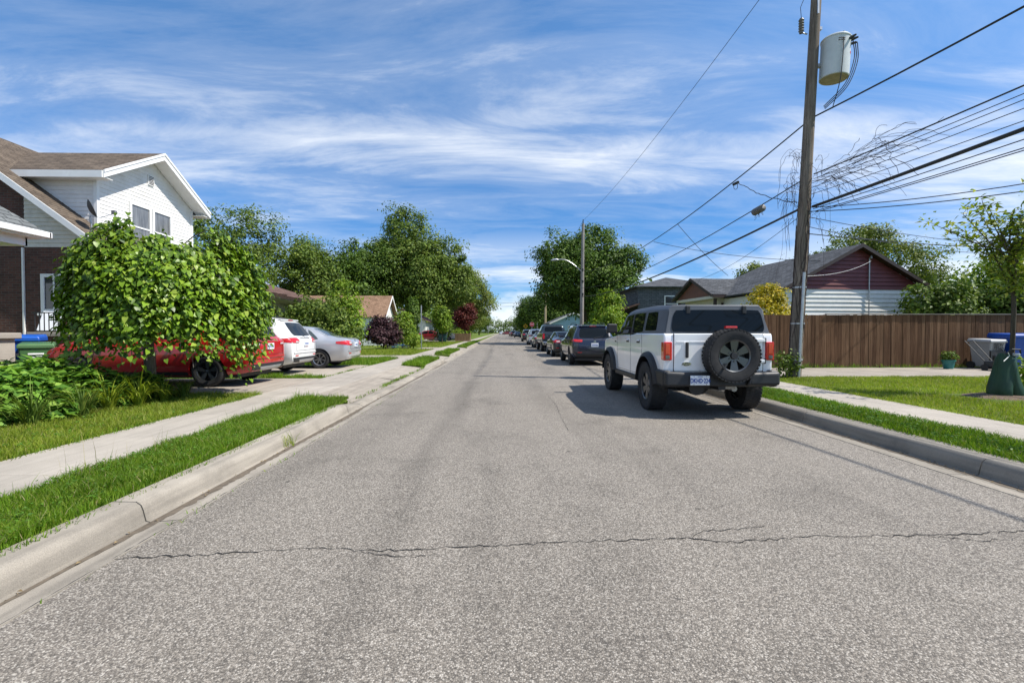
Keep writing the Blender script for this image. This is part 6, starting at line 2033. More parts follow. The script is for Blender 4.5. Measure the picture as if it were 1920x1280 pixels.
def bed_plants():
    pm = leaf_mat('perennial_leaves', (0.052, 0.139, 0.020), (0.182, 0.330, 0.043), .25, rough=.38, accent=(0.313, 0.452, 0.087))
    gm = leaf_mat('tuft_blades', (0.060, 0.110, 0.020), (0.150, 0.220, 0.035), .3, accent=(0.30, 0.32, 0.07))
    gy = leaf_mat('lime_tuft_blades', (0.14, 0.20, 0.015), (0.28, 0.33, 0.03), .3)
    MBb = MB()
    rows = []
    for i in range(10):
        y = 4.6 + i * .56
        rows.append([(-6.05 + .1 * math.sin(y * 2), y, .12), (-6.5, y, .20), (-8.5, y, .22), (-11.2, y, .20), (-11.4, y, .1)])
    MBb.grid(rows)
    structure(MBb.build('garden_bed', DIRT))
    spots = [(-7.0, 5.7, .70, .75), (-7.6, 6.6, .76, .85), (-6.85, 6.7, .70, .65), (-8.8, 7.6, .76, .95), (-7.4, 7.7, .78, .75), (-9.9, 8.6, .66, .9), (-6.75, 7.9, .62, .55), (-8.4, 8.6, .74, .8), (-6.7, 8.8, .42, .45)]
    PL = ['dense leafy perennial at the outer corner of the garden bed', 'tall leafy perennial in the middle of the garden bed', 'leafy perennial directly behind the blue-green grass tufts', 'large leafy perennial before the bins and the red crossover hood', 'leafy perennial between the tall clump and the weeping tree', 'leafy perennial at the back of the bed beside the green bin', 'low leafy perennial beside the lime grass tufts', 'leafy perennial in the shade behind the weeping tree', 'smallest leafy perennial at the foot of the weeping tree']
    for k, (x, y, hgt, r) in enumerate(spots):
        rng = np.random.default_rng(200 + k)
        t = thing('leafy_perennial', PL[k], 'plant', (x, y, .2), 0, 'perennial clumps in the garden bed')
        n = 330
        d = unit(rng.normal(size=(n, 3)))
        d[:, 2] = np.abs(d[:, 2])
        rr = .55 + .45 * rng.random(n) ** .5
        c = d * rr[:, None] * np.array([r, r, hgt])
        idx = np.repeat(np.arange(n), 5)
        a = np.tile(np.arange(5) * 2 * np.pi / 5, n) + rng.random(n).repeat(5) * 6
        tp = np.stack([np.cos(a), np.sin(a), -.25 + .3 * rng.normal(size=n * 5)], 1) + d[idx] * .8
        nr = np.array([0, 0, 1.0]) + d[idx] * .5 + .35 * rng.normal(size=(n * 5, 3))
        sz = .17 * (.55 + .7 * rng.random(n * 5))
        v, f = leaf_cards(c[idx] + .02 * rng.normal(size=(n * 5, 3)), nr, tp, sz, rng, .48)
        np_mesh('leaves', v, f, pm, t)
        st = MB()
        for q in range(0, n, 12):
            p = Vector(c[q])
            st.tube([(p.x * .25, p.y * .25, 0), (p.x * .7, p.y * .7, p.z * .6), tuple(p)], [.008, .006, .004], 4, caps=False)
        st.build('stems', GREYBARK, t)
    tufts = [(-6.25, 5.2, .55, 0), (-6.35, 5.75, .60, 0), (-6.2, 6.3, .62, 0), (-6.45, 6.75, .60, 0), (-6.15, 7.0, .58, 0), (-6.2, 7.55, .62, 1), (-6.05, 7.95, .66, 1), (-6.35, 8.05, .70, 0), (-6.0, 8.45, .45, 1), (-6.3, 8.75, .45, 0), (-5.95, 8.9, .36, 0), (-6.2, 9.3, .40, 0), (-6.35, 4.75, .5, 0)]
    for k, (x, y, hgt, kind) in enumerate(tufts):
        rng = np.random.default_rng(300 + k)
        n = 85
        a = rng.random(n) * 2 * np.pi
        ln = hgt * (.45 + .85 * rng.random(n))
        rb = .07 * rng.random(n)
        seg = 6
        V, F = [], []
        V = np.zeros((n, seg + 1, 2, 3))
        out = np.stack([np.cos(a), np.sin(a), np.zeros(n)], 1)
        sd = np.stack([-np.sin(a), np.cos(a), np.zeros(n)], 1)
        curl = .15 + 1.15 * rng.random(n)
        p = out * rb[:, None]
        ang = np.full(n, 1.45) - .2 * rng.random(n)
        for j in range(seg + 1):
            w = .009 * (1 - (j / seg) ** 2) + .001
            V[:, j, 0] = p - sd * w
            V[:, j, 1] = p + sd * w
            p = p + (out * np.cos(ang)[:, None] + np.array([0, 0, 1]) * np.sin(ang)[:, None]) * (ln / seg)[:, None]
            ang = ang - curl * (.18 + .10 * j)
        V = V.reshape(n, -1, 3)
        idx = []
        for j in range(seg):
            idx.append([2 * j, 2 * j + 1, 2 * j + 3, 2 * j + 2])
        f = (np.arange(n)[:, None, None] * (2 * (seg + 1)) + np.array(idx)[None]).reshape(-1, 4)
        o = np_mesh('ornamental_grass', V.reshape(-1, 3), f, gy if kind else gm)
        o.location = (x, y, .14)
        if kind:
            tag(o, 'lime-yellow arching grass tuft at the edge of the garden bed', 'plant', 'lime grass tufts edging the bed')
        else:
            tag(o, 'blue-green arching grass tuft at the edge of the garden bed', 'plant', 'green grass tufts edging the bed')


bed_plants()


def sapling():
    m = leaf_mat('sapling_leaves', (0.109, 0.167, 0.022), (0.261, 0.319, 0.043), .35, rough=.4, accent=(0.406, 0.377, 0.072))
    t = thing('sapling', 'slim staked sapling with sparse leaves rising out of the green watering bag', 'tree', (10.02, 8.98, .14))
    py = random.Random(23)
    rng = np.random.default_rng(23)
    tk = MB().tube([(0, 0, -.05), (.0, 0, .8), (.02, 0, 1.6), (.0, 0, 2.2), (.03, 0, 2.75)], [.045, .04, .037, .036, .034], 8)
    tk.build('trunk', BARK, t, smooth=True)
    lm = MB()
    C = []
    for k in range(28):
        z0 = py.choice((1.9, 2.2, 2.45, 2.6, 2.72, 2.75, 2.75, 2.75))
        az = py.uniform(0, 2 * math.pi)
        ln = py.uniform(.6, 1.4) if z0 > 2 else py.uniform(.4, .9)
        el = py.uniform(.55, 1.4)
        d = Vector((math.cos(az) * math.cos(el), math.sin(az) * math.cos(el), math.sin(el)))
        p0 = Vector((.01, 0, z0))
        p1 = p0 + d * ln * .5 + Vector((0, 0, -.04))
        p2 = p0 + d * ln + Vector((py.uniform(-.1, .1), py.uniform(-.1, .1), .08))
        lm.tube([p0, p1, p2], [.016, .011, .004], 5)
        for u in (.35, .5, .62, .74, .86, .95, 1.0):
            q = p1.lerp(p2, (u - .5) * 2) if u > .5 else p0.lerp(p1, u * 2)
            C.append(q + Vector((py.uniform(-.13, .13), py.uniform(-.13, .13), py.uniform(-.08, .14))))
            lm.tube([q, C[-1]], [.005, .003], 4, caps=False)
    lm.build('branches', BARK, t, smooth=True)
    c = np.array([tuple(p) for p in C])
    k = 10
    idx = np.repeat(np.arange(len(c)), k)
    n = len(idx)
    pos = c[idx] + rng.normal(size=(n, 3)) * .075
    v, f = leaf_cards(pos, rng.normal(size=(n, 3)) * .6 + np.array([0, 0, 1.0]), rng.normal(size=(n, 3)) + np.array([0, 0, -.5]), .125 * (.6 + .7 * rng.random(n)), rng, .42)
    np_mesh('leaves', v, f, m, t)
    # low sprouts at the foot
    # watering bag
    gm = mat('green_watering_bag', (0.006, 0.038, 0.012), .5, var=.25, vs_=4, bump=.25, bs=9)
    b = thing('watering_bag', 'dark green zip-up tree watering bag slumped around the sapling trunk', 'watering bag', (9.86, 8.95, .14))
    mb = MB()
    rows = []
    seg = 48
    prof = [(0.0, .345), (.05, .36), (.16, .345), (.30, .30), (.46, .262), (.60, .235), (.70, .215), (.76, .20), (.80, .185)]
    for z, r in prof:
        row = []
        for s in range(seg + 1):
            a = 2 * math.pi * s / seg
            w = 1 + .055 * math.sin(a * 5 + z * 4) + .035 * math.sin(a * 9 - z * 7)
            # the seam gapes at the front foot
            g = max(0, 1 - abs(((a - R(262) + math.pi) % (2 * math.pi)) - math.pi) / .22) * max(0, 1 - z / .45)
            rr = .76 * r * w * (1 - .42 * g)
            dz = .05 * math.sin(a * 2 + .8) * (z / .8)
            row.append((rr * math.cos(a), rr * math.sin(a) * .92, z + dz))
        rows.append(row)
    mb.grid(rows)
    inner = [(x * .8, y * .8, z - .10) for x, y, z in rows[-1]]
    mb.grid([rows[-1], inner])
    mb.build('bag', gm, b, smooth=True, angle=60)
    MB().tube([(-.18, -.16, .83), (-.10, -.20, .93), (.06, -.20, .92), (.12, -.16, .84)], .014, 6).build('strap', mat('black_webbing', (.02, .02, .022), .7), b, smooth=True)
    MB().tube([(-.30, -.24, .70), (-.11, -.17, .80)], .006, 5).build('cord', WHITETRIM, b)
    MB().tube([(-.17, -.20, .86), (-.11, -.17, .80)], .006, 5).build('cord', WHITETRIM, b)
    MB().lathe([(0, .0), (.05, .0), (.055, .03), (.05, .05), (0, .05)], 'z', (.0, -.19, .80), 14).build('filler_cap', GALV, b, smooth=True)
    rows = []
    for i in range(3):
        r = (.02, .45, .75)[i]
        rows.append([(9.86 + r * math.cos(a), 8.95 + r * math.sin(a) * .8, (.20, .17, .12)[i]) for a in [2 * math.pi * j / 24 for j in range(25)]])
    o = structure(MB().grid(rows).build('mulch_ring', DIRT, smooth=True))
    # lime sprouts beside the bag
    shrub('sprouting_plant', 'small lime-green sprouts beside the watering bag', 10.45, 9.05, .85, .28, G_LIME, 95, 26, 14, .10, .10, base=.03, tr=.01)


sapling()

# ------------------------------------------------------------------ poles and wires
LEAN = .046


def pole_x(z):
    return 8.18 + LEAN * z


def utility_pole():
    t = thing('utility_pole', 'tall weathered wooden utility pole carrying a grey transformer and dead vines', 'utility pole', (8.18, 12.9, .13))
    pts, rad = [], []
    for i in range(14):
        z = -.2 + 12.6 * i / 13
        pts.append((LEAN * z, 0, z))
        rad.append(.168 - .048 * i / 13)
    MB().tube(pts, rad, 18).build('pole', WOODPOLE, t, smooth=True)
    MB().tube([(-.01, -.195, -.1), (.06, -.192, 1.6), (.12, -.185, 2.9)], .036, 10).build('conduit', GALV, t, smooth=True)
    for z in (.5, 1.5, 2.5):
        MB().lathe([(.172 - .005 * z, -.02), (.182 - .005 * z, -.02), (.182 - .005 * z, .02), (.172 - .005 * z, .02)], 'z', (LEAN * z, 0, z), 18, close=True).build('strap', GALV, t)
    # hanger bracket, arrester, guard
    MB().box(.34, .62, -.06, .06, 9.55, 9.63).build('bracket', GALV, t)
    MB().box(.34, .62, -.06, .06, 8.55, 8.63).build('bracket', GALV, t)
    ar = MB().lathe([(0, 0), (.05, 0), (.05, .03)] + [(.072 if k % 2 else .05, .03 + k * .035) for k in range(10)] + [(.045, .40), (0, .42)], 'z', (.02, -.08, 9.42), 14)
    ar.build('lightning_arrester', mat('porcelain_grey', (.11, .105, .10), .3), t, smooth=True)
    MB().tube([(.02, -.08, 9.44), (.22, -.02, 9.44)], .02, 6).build('arrester_bracket', GALV, t)
    MB().tube([(.02, -.08, 9.84), (-.02, -.10, 10.1), (.10, -.10, 10.4), (.35, -.05, 10.62)], .008, 5).build('lead_wire', CABLEM, t)
    # guard strip
    MB().box(.405, .445, -.19, -.155, 9.9, 10.5).build('guard_strip', GALV, t)
    # primary insulator at the pole top
    MB().lathe([(0, 12.35), (.03, 12.35), (.05, 12.45), (.07, 12.5), (.04, 12.55), (.07, 12.6), (.03, 12.68), (0, 12.68)], 'z', (LEAN * 12.4, 0, 0), 12).build('insulator', mat('porcelain_brown', (.10, .05, .03), .25), t, smooth=True)
    # transformer can
    x = thing('transformer', 'grey cylindrical pole transformer with black bushings and a red tag', 'transformer', (pole_x(8.95) + .50, 12.78, 8.30))
    x.rotation_euler = (0, R(2.6), 0)
    x.scale = (.93, .93, .86)
    TG_ = mat('transformer_grey', (.50, .53, .53), .45, var=.06, dirt=((.3, .28, .25), 2.0, .2))
    MB().lathe([(0, .03), (.30, .03), (.36, .0), (.375, .02), (.375, 1.18), (.39, 1.19), (.39, 1.22), (.36, 1.26), (.20, 1.31), (0, 1.33)], 'z', (0, 0, 0), 40).build('tank', TG_, x, smooth=True, angle=30)
    MB().lathe([(0, -.004), (.33, -.004), (.345, .006)], 'z', (0, 0, 0), 40).build('tank_base', mat('rusty_cream', (.33, .29, .20), .7, var=.2), x)
    for a, zz in ((-62, 1.08), (-40, 1.10), (-18, 1.06)):
        d = Vector((math.cos(R(a)), math.sin(R(a)), 0))
        p = d * .37 + Vector((0, 0, zz))
        MB().tube([p, p + d * .09 + Vector((0, 0, .02)), p + d * .17 + Vector((0, 0, .03))], [.045, .04, .025], 8).build('bushing', mat('bushing_black', (.03, .03, .03), .35), x, smooth=True)
    d = Vector((.55, -.2, 0))
    MB().lathe([(0, 1.24), (.05, 1.25), (.07, 1.3), (.045, 1.34), (.065, 1.39), (.03, 1.45), (0, 1.46)], 'z', (.15, -.1, 0), 12).build('high_voltage_bushing', mat('bushing_black', (.03, .03, .03), .35), x, smooth=True)
    tg = MB()
    rows = []
    for zz in (.66, .73):
        rows.append([(.379 * math.cos(R(a)), .379 * math.sin(R(a)), zz) for a in range(-52, -28, 4)])
    tg.grid(rows)
    tg.build('warning_tag', mat('red_tag', (.55, .05, .03), .5), x)
    for a in (-112, -105, -98, -91):
        for zz in (1.0, 1.06):
            MB().lathe([(0, 0), (.022, 0), (.022, .012), (0, .014)], 'z', (.372 * math.cos(R(a)), .372 * math.sin(R(a)), zz), 8).build('rating_mark', mat('rust_brown', (.12, .05, .03), .8), x)
    # leads down to the secondary
    L0 = [(.33, -.25, 1.10), (.43, -.20, .55), (.20, -.2, -.25), (-.35, -.15, -.95)]
    for k in range(3):
        q = [(a + .05 * k * (1 - i / 3) + .04 * k, b + .03 * k, c - .02 * k) for i, (a, b, c) in enumerate(L0)]
        MB().tube(catmull(q, 6), .013, 6).build('secondary_lead', CABLEM, x, smooth=True)
    MB().tube(catmull([(-.05, -.40, 1.05), (-.06, -.42, .5), (-.08, -.38, -.3), (-.16, -.25, -1.05)], 6), .013, 6).build('secondary_lead', CABLEM, x, smooth=True)
    return t


def catmull(pts, n):
    pts = [Vector(p) for p in pts]
    P = [pts[0] * 2 - pts[1]] + pts + [pts[-1] * 2 - pts[-2]]
    out = []
    for i in range(1, len(P) - 2):
        for k in range(n):
            t = k / n
            a, b, c, d = P[i - 1:i + 3]
            out.append(.5 * ((2 * b) + (c - a) * t + (2 * a - 5 * b + 4 * c - d) * t * t + (3 * b - a - 3 * c + d) * t ** 3))
    out.append(pts[-1])
    return out


utility_pole()


def wire(label, p0, p1, sag, r, group='overhead wires', m=None, n=26, name='overhead_wire', wob=0.0):
    p0, p1 = Vector(p0), Vector(p1)
    rg = random.Random(int(abs(p0.z * 1000) + abs(p1.x * 77)))
    pts = []
    for i in range(n + 1):
        u = i / n
        p = p0.lerp(p1, u) + Vector((0, 0, -4 * sag * u * (1 - u)))
        if wob and 0 < i < n:
            p += Vector((0, 0, rg.uniform(-wob, wob)))
        pts.append(p)
    o = MB().tube(pts, r, 5).build(name, m or CABLEM, smooth=True)
    tag(o, label, 'wire', group)
    return o


FARP = (8.22, 48.0)
BK = (8.9, -22.0)
# spans towards and past the camera
wire('thick secondary cable from the transformer pole rising to the right', (pole_x(7.35) + .15, 12.9, 7.35), (BK[0], BK[1], 7.3), 1.05, .022)
wire('black wire just above the bundle of thin wires at the vine-covered pole', (pole_x(5.75) + .18, 12.85, 5.75), (BK[0], BK[1], 6.5), .75, .016)
for i, (z0, z1, s) in enumerate(((5.62, 6.15, .70), (5.52, 5.95, .66), (5.40, 5.85, .70), (5.22, 5.80, .78))):
    wire(('topmost', 'second', 'third', 'lowest')[i] + ' thin wire of the bundle between the vine-wrapped wire and thickest cable', (pole_x(z0) + .18, 12.85 + .05 * i, z0), (BK[0] + .1 * i, BK[1], z1), s, .008)
wire('thickest black cable clamped to the vine-covered pole', (pole_x(4.87) + .18, 12.82, 4.85), (BK[0], BK[1], 5.6), .42, .040)
for i, (z0, z1, s) in enumerate(((4.78, 5.3, .55), (4.70, 5.2, .66), (4.66, 5.1, .64))):
    wire(('thin wire strung close under the thickest cable', 'upper wire of the drooping pair under the thickest cable', 'lower wire of the drooping pair under the thickest cable')[i], (pole_x(z0) + .18, 12.80 - .05 * i, z0), (BK[0] + .1 + .1 * i, BK[1], z1), s, .010)
wire('slack service wire drooping right from the vine-covered pole', (pole_x(4.8) + .2, 12.9, 4.85), (14.6, 2.0, 5.2), .65, .011)
wire('low slack service wire drooping beneath the thickest cable', (pole_x(4.75) + .2, 12.95, 4.75), (15.5, 5.0, 5.0), .45, .012)
# spans away down the street
wire('secondary cable running from the transformer pole to the street-lamp pole', (pole_x(7.3), 12.9, 7.25), (FARP[0], FARP[1], 7.6), 1.0, .020)
wire('wire with a grey splice box running down the street', (pole_x(5.6) - .1, 12.9, 5.6), (FARP[0], FARP[1], 5.9), .75, .017)
wire('thick cable running down the street to the street-lamp pole', (pole_x(4.8) - .1, 12.9, 4.82), (FARP[0], FARP[1], 5.0), .55, .034)
wire('single high primary wire between the pole tops', (pole_x(12.7), 12.9, 12.8), (8.36, 48, 12.75), .55, .010)
wire('high primary wire beyond the street-lamp pole', (8.36, 48, 12.75), (8.1, 86, 11.0), .6, .014)
wire('secondary wire beyond the street-lamp pole', (8.2, 48, 7.6), (8.0, 86, 6.7), .5, .018)
wire('wires crossing the street beyond the maple', (8.1, 86, 6.9), (-9.5, 90, 7.2), .3, .022)
wire('lower wire crossing the street beyond the maple', (8.1, 86, 6.4), (-9.5, 90, 6.5), .3, .02)
# service drops
wire('white service drop from the pole to the maroon gable', (pole_x(3.0) + .15, 12.9, 2.95), (17.35, 21.72, 4.72), .16, .005, m=WHITETRIM)
wire('service drop from the street cable to the maroon-gabled house', (8.3, 22.0, 6.45), (12.9, 26.5, 4.6), .12, .012)
wire('service drop crossing to the far side of the garage roof', (8.3, 25.5, 6.3), (17.3, 22.0, 4.8), .35, .012)
wire('short tie wire between the street cable and the vine-covered pole', (8.35, 16.6, 6.72), (pole_x(4.9) - .15, 13.0, 5.0), .12, .012, wob=.03)
wire('thin diagonal wire down to the low brown porch gable', (pole_x(4.6) - .15, 13.0, 4.55), (12.2, 28.7, 4.65), .25, .008)
wire('upper thin wire running right behind the sapling', (pole_x(4.7) + .15, 13.0, 4.62), (30, 24, 6.0), .35, .010)
wire('lower thin wire running right behind the sapling', (pole_x(4.4) + .15, 13.0, 4.35), (30, 25, 5.9), .45, .010)
wire('thicker wire running right across the tree behind the garage', (pole_x(4.2) + .15, 13.0, 4.15), (30, 22, 5.6), .28, .014)
# splice boxes
s = thing('splice_box', 'grey splice enclosure hanging on the street wire near the pole', 'cable box', (8.33, 15.1, 5.38))
MB().tube([(0, -.28, -.02), (0, -.24, -.03), (0, .24, -.05), (0, .28, -.05)], [.05, .115, .115, .05], 10).build('case', mat('splice_grey', (.10, .10, .10), .6, var=.3, vs_=12), s, smooth=True)
for k in range(5):
    MB().tube(catmull([(0, .2 - .1 * k, -.1), (.05 * (-1) ** k, .22 - .1 * k, -.24), (.02, .3 - .09 * k, -.30 + .05 * k)], 5), .006, 4).build('tail_wire', CABLEM, s)
s = thing('wire_clamp', 'black clamp where the tie wire leaves the street cable', 'clamp', (8.33, 16.6, 6.68))
MB().tube([(0, -.16, -.02), (0, .16, .0)], .05, 8).build('clamp_body', CABLEM, s, smooth=True)
MB().tube(catmull([(0, -.12, -.03), (.03, -.05, -.20), (0, .1, -.18), (0, .16, 0)], 5), .010, 5).build('jumper', CABLEM, s)


def vines():
    m = bark_mat('dead_vine_stems', (0.035, 0.026, 0.026), (0.11, 0.085, 0.08), 6)
    t = thing('dead_vine', 'tangle of bare dead vine stems hanging on the utility pole and its wires', 'vine', (8.18, 12.9, .13))
    rg = random.Random(41)
    mb = MB()
    # climbing stems hugging the trunk
    for k in range(26):
        a = rg.uniform(0, 2 * math.pi)
        z = rg.uniform(.2, 3.0)
        pts = []
        for i in range(16):
            r = .168 - .004 * z + rg.uniform(.0, .02)
            pts.append((LEAN * z + r * math.cos(a), r * math.sin(a), z))
            z += rg.uniform(.10, .30)
            a += rg.uniform(-.35, .35)
        mb.tube(catmull(pts, 2), rg.uniform(.004, .009), 4, caps=False)
    mb.build('climbing_stems', m, t, recalc=False)
    # hanging strands round the wires by the pole
    mb = MB()
    for k in range(46):
        z = rg.uniform(4.4, 6.3)
        a = rg.choice((rg.uniform(2.6, 3.8), rg.uniform(-.8, .8)))
        x, y = LEAN * z + .2 * math.cos(a), .2 * math.sin(a)
        pts = [(x, y, z)]
        dx = math.cos(a) * rg.uniform(.03, .16)
        dz = rg.uniform(-.02, .12)
        for i in range(rg.randrange(6, 13)):
            x += dx + rg.uniform(-.05, .05)
            y += rg.uniform(-.07, .07)
            z += dz
            dx *= .72
            dz -= rg.uniform(.015, .05)
            pts.append((x, y, z))
            if z < 2.6:
                break
        mb.tube(catmull(pts, 3), rg.uniform(.003, .006), 3, caps=False)
    mb.build('hanging_strands', m, t, recalc=False)
    # strands looped along the wires to the right
    mb = MB()
    for k in range(80):
        u = rg.random() ** 1.2 * .62
        y = -.2 - 3.9 * u
        z = lerp(5.5, 5.75, u) + rg.uniform(-.25, .12) - .13
        x = rg.uniform(.1, .6)
        pts = [(x, y, z)]
        dy, dz = rg.uniform(-.22, -.04), rg.uniform(-.05, .06)
        for i in range(rg.randrange(5, 11)):
            x += rg.uniform(-.06, .06)
            y += dy + rg.uniform(-.05, .05)
            z += dz
            dz += rg.uniform(-.04, .016)
            pts.append((x, y, z))
        mb.tube(catmull(pts, 3), rg.uniform(.003, .0055), 3, caps=False)
    mb.build('wire_strands', m, t, recalc=False)


vines()


def lamp_pole():
    t = thing('street_lamp_pole', 'grey wooden pole with a curved street-lamp arm in front of the maple', 'utility pole', (8.22, 48.0, .13))
    MB().tube([(0, 0, -.1), (.06, 0, 6), (.14, 0, 12.3)], [.22, .19, .14], 14).build('pole', GREYPOLE, t, smooth=True)
    MB().tube(catmull([(-.05, 0, 7.5), (-.7, 0, 8.05), (-1.5, 0, 8.55), (-2.1, 0, 8.66), (-2.5, 0, 8.62)], 6), [.05] * 24 + [.04], 8).build('arm', GALV, t, smooth=True)
    MB().tube([(-2.4, 0, 8.62), (-2.55, 0, 8.64), (-2.9, 0, 8.61), (-3.15, 0, 8.57)], [.06, .12, .13, .04], 10).build('lamp_head', GALV, t, smooth=True)
    MB().lathe([(0, 12.2), (.05, 12.25), (.06, 12.4), (.04, 12.6), (.06, 12.7), (.0, 12.75)], 'z', (.14, 0, 0), 10).build('insulator', BLACKPL, t, smooth=True)
    for z in (6.3, 5.0, 7.5):
        MB().box(.0, .16, -.26, -.18, z, z + .22).build('cable_clamp', BLACKPL, t)
    t2 = thing('utility_pole', 'pale tan wooden pole beyond the pickup truck', 'utility pole', (8.05, 86.0, .13))
    MB().tube([(0, 0, -.1), (.02, 0, 4), (.05, 0, 11)], [.22, .2, .16], 12).build('pole', mat('new_pole_wood', (.36, .29, .17), .8, var=.15, vs_=3), t2, smooth=True)
    MB().box(-.7, .8, -.05, .05, 6.4, 6.5).build('crossarm', WOODPOLE, t2)
    t3 = thing('street_lamp', 'slim grey steel street lamp beyond the tan pole', 'street lamp', (7.9, 103.0, .13))
    MB().tube([(0, 0, -.1), (0, 0, 7.2)], [.13, .09], 10).build('pole', GALV, t3, smooth=True)
    MB().tube(catmull([(0, 0, 7.0), (-.8, 0, 7.5), (-1.8, 0, 7.6)], 5), .045, 8).build('arm', GALV, t3, smooth=True)
    MB().tube([(-1.7, 0, 7.6), (-2.0, 0, 7.62), (-2.4, 0, 7.55)], [.05, .11, .04], 8).build('lamp_head', GALV, t3, smooth=True)


lamp_pole()


# ------------------------------------------------------------------ signs
def signs():
    t = thing('sign_post', 'thin grey steel sign post standing in the grass by the left pavement', 'sign', (-5.66, 33.4, .13))
    MB().box(-.03, .03, -.02, .02, -.1, 3.15).build('post', GALV, t)
    MB().box(-.012, .012, -.16, .16, 2.62, 3.08).build('sign_plate', GALV, t)
    t = thing('stop_sign', 'red octagonal STOP sign on a post beyond the white SUV', 'sign', (5.15, 79.0, .15))
    MB().box(-.035, .035, -.02, .02, -.1, 2.3).build('post', GALV, t)
    oc = [(.40 * math.cos(R(22.5 + 45 * k)), 2.50 + .40 * math.sin(R(22.5 + 45 * k))) for k in range(8)]
    p = MB().prism(oc, 'y', -.035, -.022).build('sign_plate', PLATEM, t)
    oc = [(.375 * math.cos(R(22.5 + 45 * k)), 2.50 + .375 * math.sin(R(22.5 + 45 * k))) for k in range(8)]
    MB().prism(oc, 'y', -.040, -.036).build('sign_face', mat('sign_red', (.45, .015, .02), .4), t)
    text_mesh('lettering', 'STOP', .27, PLATEM, t, Matrix.Translation((0, -.043, 2.5)) @ FACE_REAR, sx=.85, bold=.004)
    t = thing('warning_sign', 'yellow diamond warning sign beside the stop sign', 'sign', (4.95, 96.0, .15))
    MB().box(-.035, .035, -.02, .02, -.1, 2.3).build('post', GALV, t)
    MB().prism([(0, 1.86), (.55, 2.41), (0, 2.96), (-.55, 2.41)], 'y', -.035, -.022).build('sign_plate', mat('sign_yellow', (.62, .36, .01), .45), t)
    MB().prism([(-.06, 2.15), (.06, 2.15), (.06, 2.4), (.17, 2.4), (0, 2.68), (-.17, 2.4), (-.06, 2.4)], 'y', -.041, -.036).build('symbol', BLACKPL, t)
    t = thing('street_sign', 'small pale sign on a post by the far left pavement', 'sign', (-3.4, 122, .15))
    MB().box(-.03, .03, -.02, .02, -.1, 2.2).build('post', GALV, t)
    MB().box(-.35, .35, -.03, -.021, 1.9, 2.8).build('sign_plate', GALV, t)


signs()


# ------------------------------------------------------------------ bins, bicycle and small things
def cart(name, label, loc, rz, col, lid=None, s=1.0, group=None):
    t = thing(name, label, 'bin', loc, rz, group)
    bm_ = mat(name + '_plastic_%d' % int(col[2] * 1000), col, .45, var=.08, bump=.03, bs=200)
    lm = mat(name + '_lid_%d' % int(col[2] * 1000), lid or col, .42, var=.08)
    S = lambda *v: [x * s for x in v]
    b = MB()
    b.hexa([tuple(S(-.24, -.26, .06)), tuple(S(.24, -.26, .06)), tuple(S(.24, .28, .06)), tuple(S(-.24, .28, .06))], [tuple(S(-.31, -.38, .98)), tuple(S(.31, -.38, .98)), tuple(S(.31, .38, .98)), tuple(S(-.31, .38, .98))])
    b.build('bin_body', bm_, t, bevel=.035 * s, seg=3)
    MB().box(*S(-.335, .335, -.41, .40, .955, 1.0)).build('rim', bm_, t, bevel=.012)
    l = MB().hexa([tuple(S(-.34, -.42, 1.003)), tuple(S(.34, -.42, 1.003)), tuple(S(.34, .42, 1.003)), tuple(S(-.34, .42, 1.003))], [tuple(S(-.31, -.38, 1.065)), tuple(S(.31, -.38, 1.065)), tuple(S(.31, .40, 1.10)), tuple(S(-.31, .40, 1.10))])
    l.build('lid', lm, t, bevel=.02 * s, seg=2)
    MB().tube([tuple(S(-.26, .40, .95)), tuple(S(-.26, .48, 1.0)), tuple(S(.26, .48, 1.0)), tuple(S(.26, .40, .95))], .016 * s, 8).build('handle', bm_, t)
    for sx in (-1, 1):
        w = MB().lathe([(0, -.03), (.125, -.03), (.125, .03), (0, .03)], 'x', tuple(S(sx * .285, .30, .125)), 18)
        w.build('wheel', RUBBER, t, smooth=True, angle=30)
    MB().box(*S(-.15, .15, -.33, -.30, .45, .50)).build('lift_bar', bm_, t)
    return t


PRINT = mat('white_print', (.75, .75, .74), .5)
b = cart('recycling_bin', 'large blue wheeled recycling bin with a white round symbol', (-11.50, 11.55, .152), R(34), (.005, .085, .42), s=1.08)
pts = [(.13 * math.cos(R(a)), -.362, .70 + .13 * math.sin(R(a))) for a in range(20, 331, 18)]
MB().tube([(x, y, z) for x, y, z in pts], .016, 5).build('round_symbol', PRINT, b)
MB().lathe([(0, -.370), (.05, -.370), (.05, -.36)], 'y', (0, 0, .70), 16).build('symbol_dot', PRINT, b)
MB().box(-.13, .15, -.352, -.335, .49, .52).build('print_line', PRINT, b)
g = cart('organics_bin', 'smaller green wheeled bin with white printed lines', (-10.78, 11.15, .152), R(40), (.065, .155, .055), s=.92)
for z, w in ((.75, .13), (.68, .14), (.60, .10)):
    MB().box(-w, w, -.325 - (z - .6) * .09, -.300 - (z - .6) * .09, z - .018, z + .018).build('print_line', PRINT, g)
PRINTB = BLACKPL
b2 = cart('rubbish_bin', 'grey wheeled bin with pale lid and black hand-painted numbers beside the fence', (16.55, 15.62, .152), R(4), (.30, .30, .30), lid=(.48, .48, .48), s=.93)
for k, (tx, z) in enumerate((('MOV', .86), ('17260', .73))):
    text_mesh('painted_number', tx, .17, PRINTB, b2, Matrix.Translation((-.02, -.372 + (.82 - z) * .13, z - .05)) @ Matrix.Rotation(R(3), 4, 'Y') @ FACE_REAR, bold=.006, shear=.1, sx=.9)
MB().box(-.27, .27, -.352, -.30, .12, .62).build('dark_panel', BLACKPL, b2)
cart('recycling_bin', 'blue wheeled bin standing beside the grey numbered bin', (17.35, 15.6, .152), R(-4), (.008, .060, .30), s=1.1)
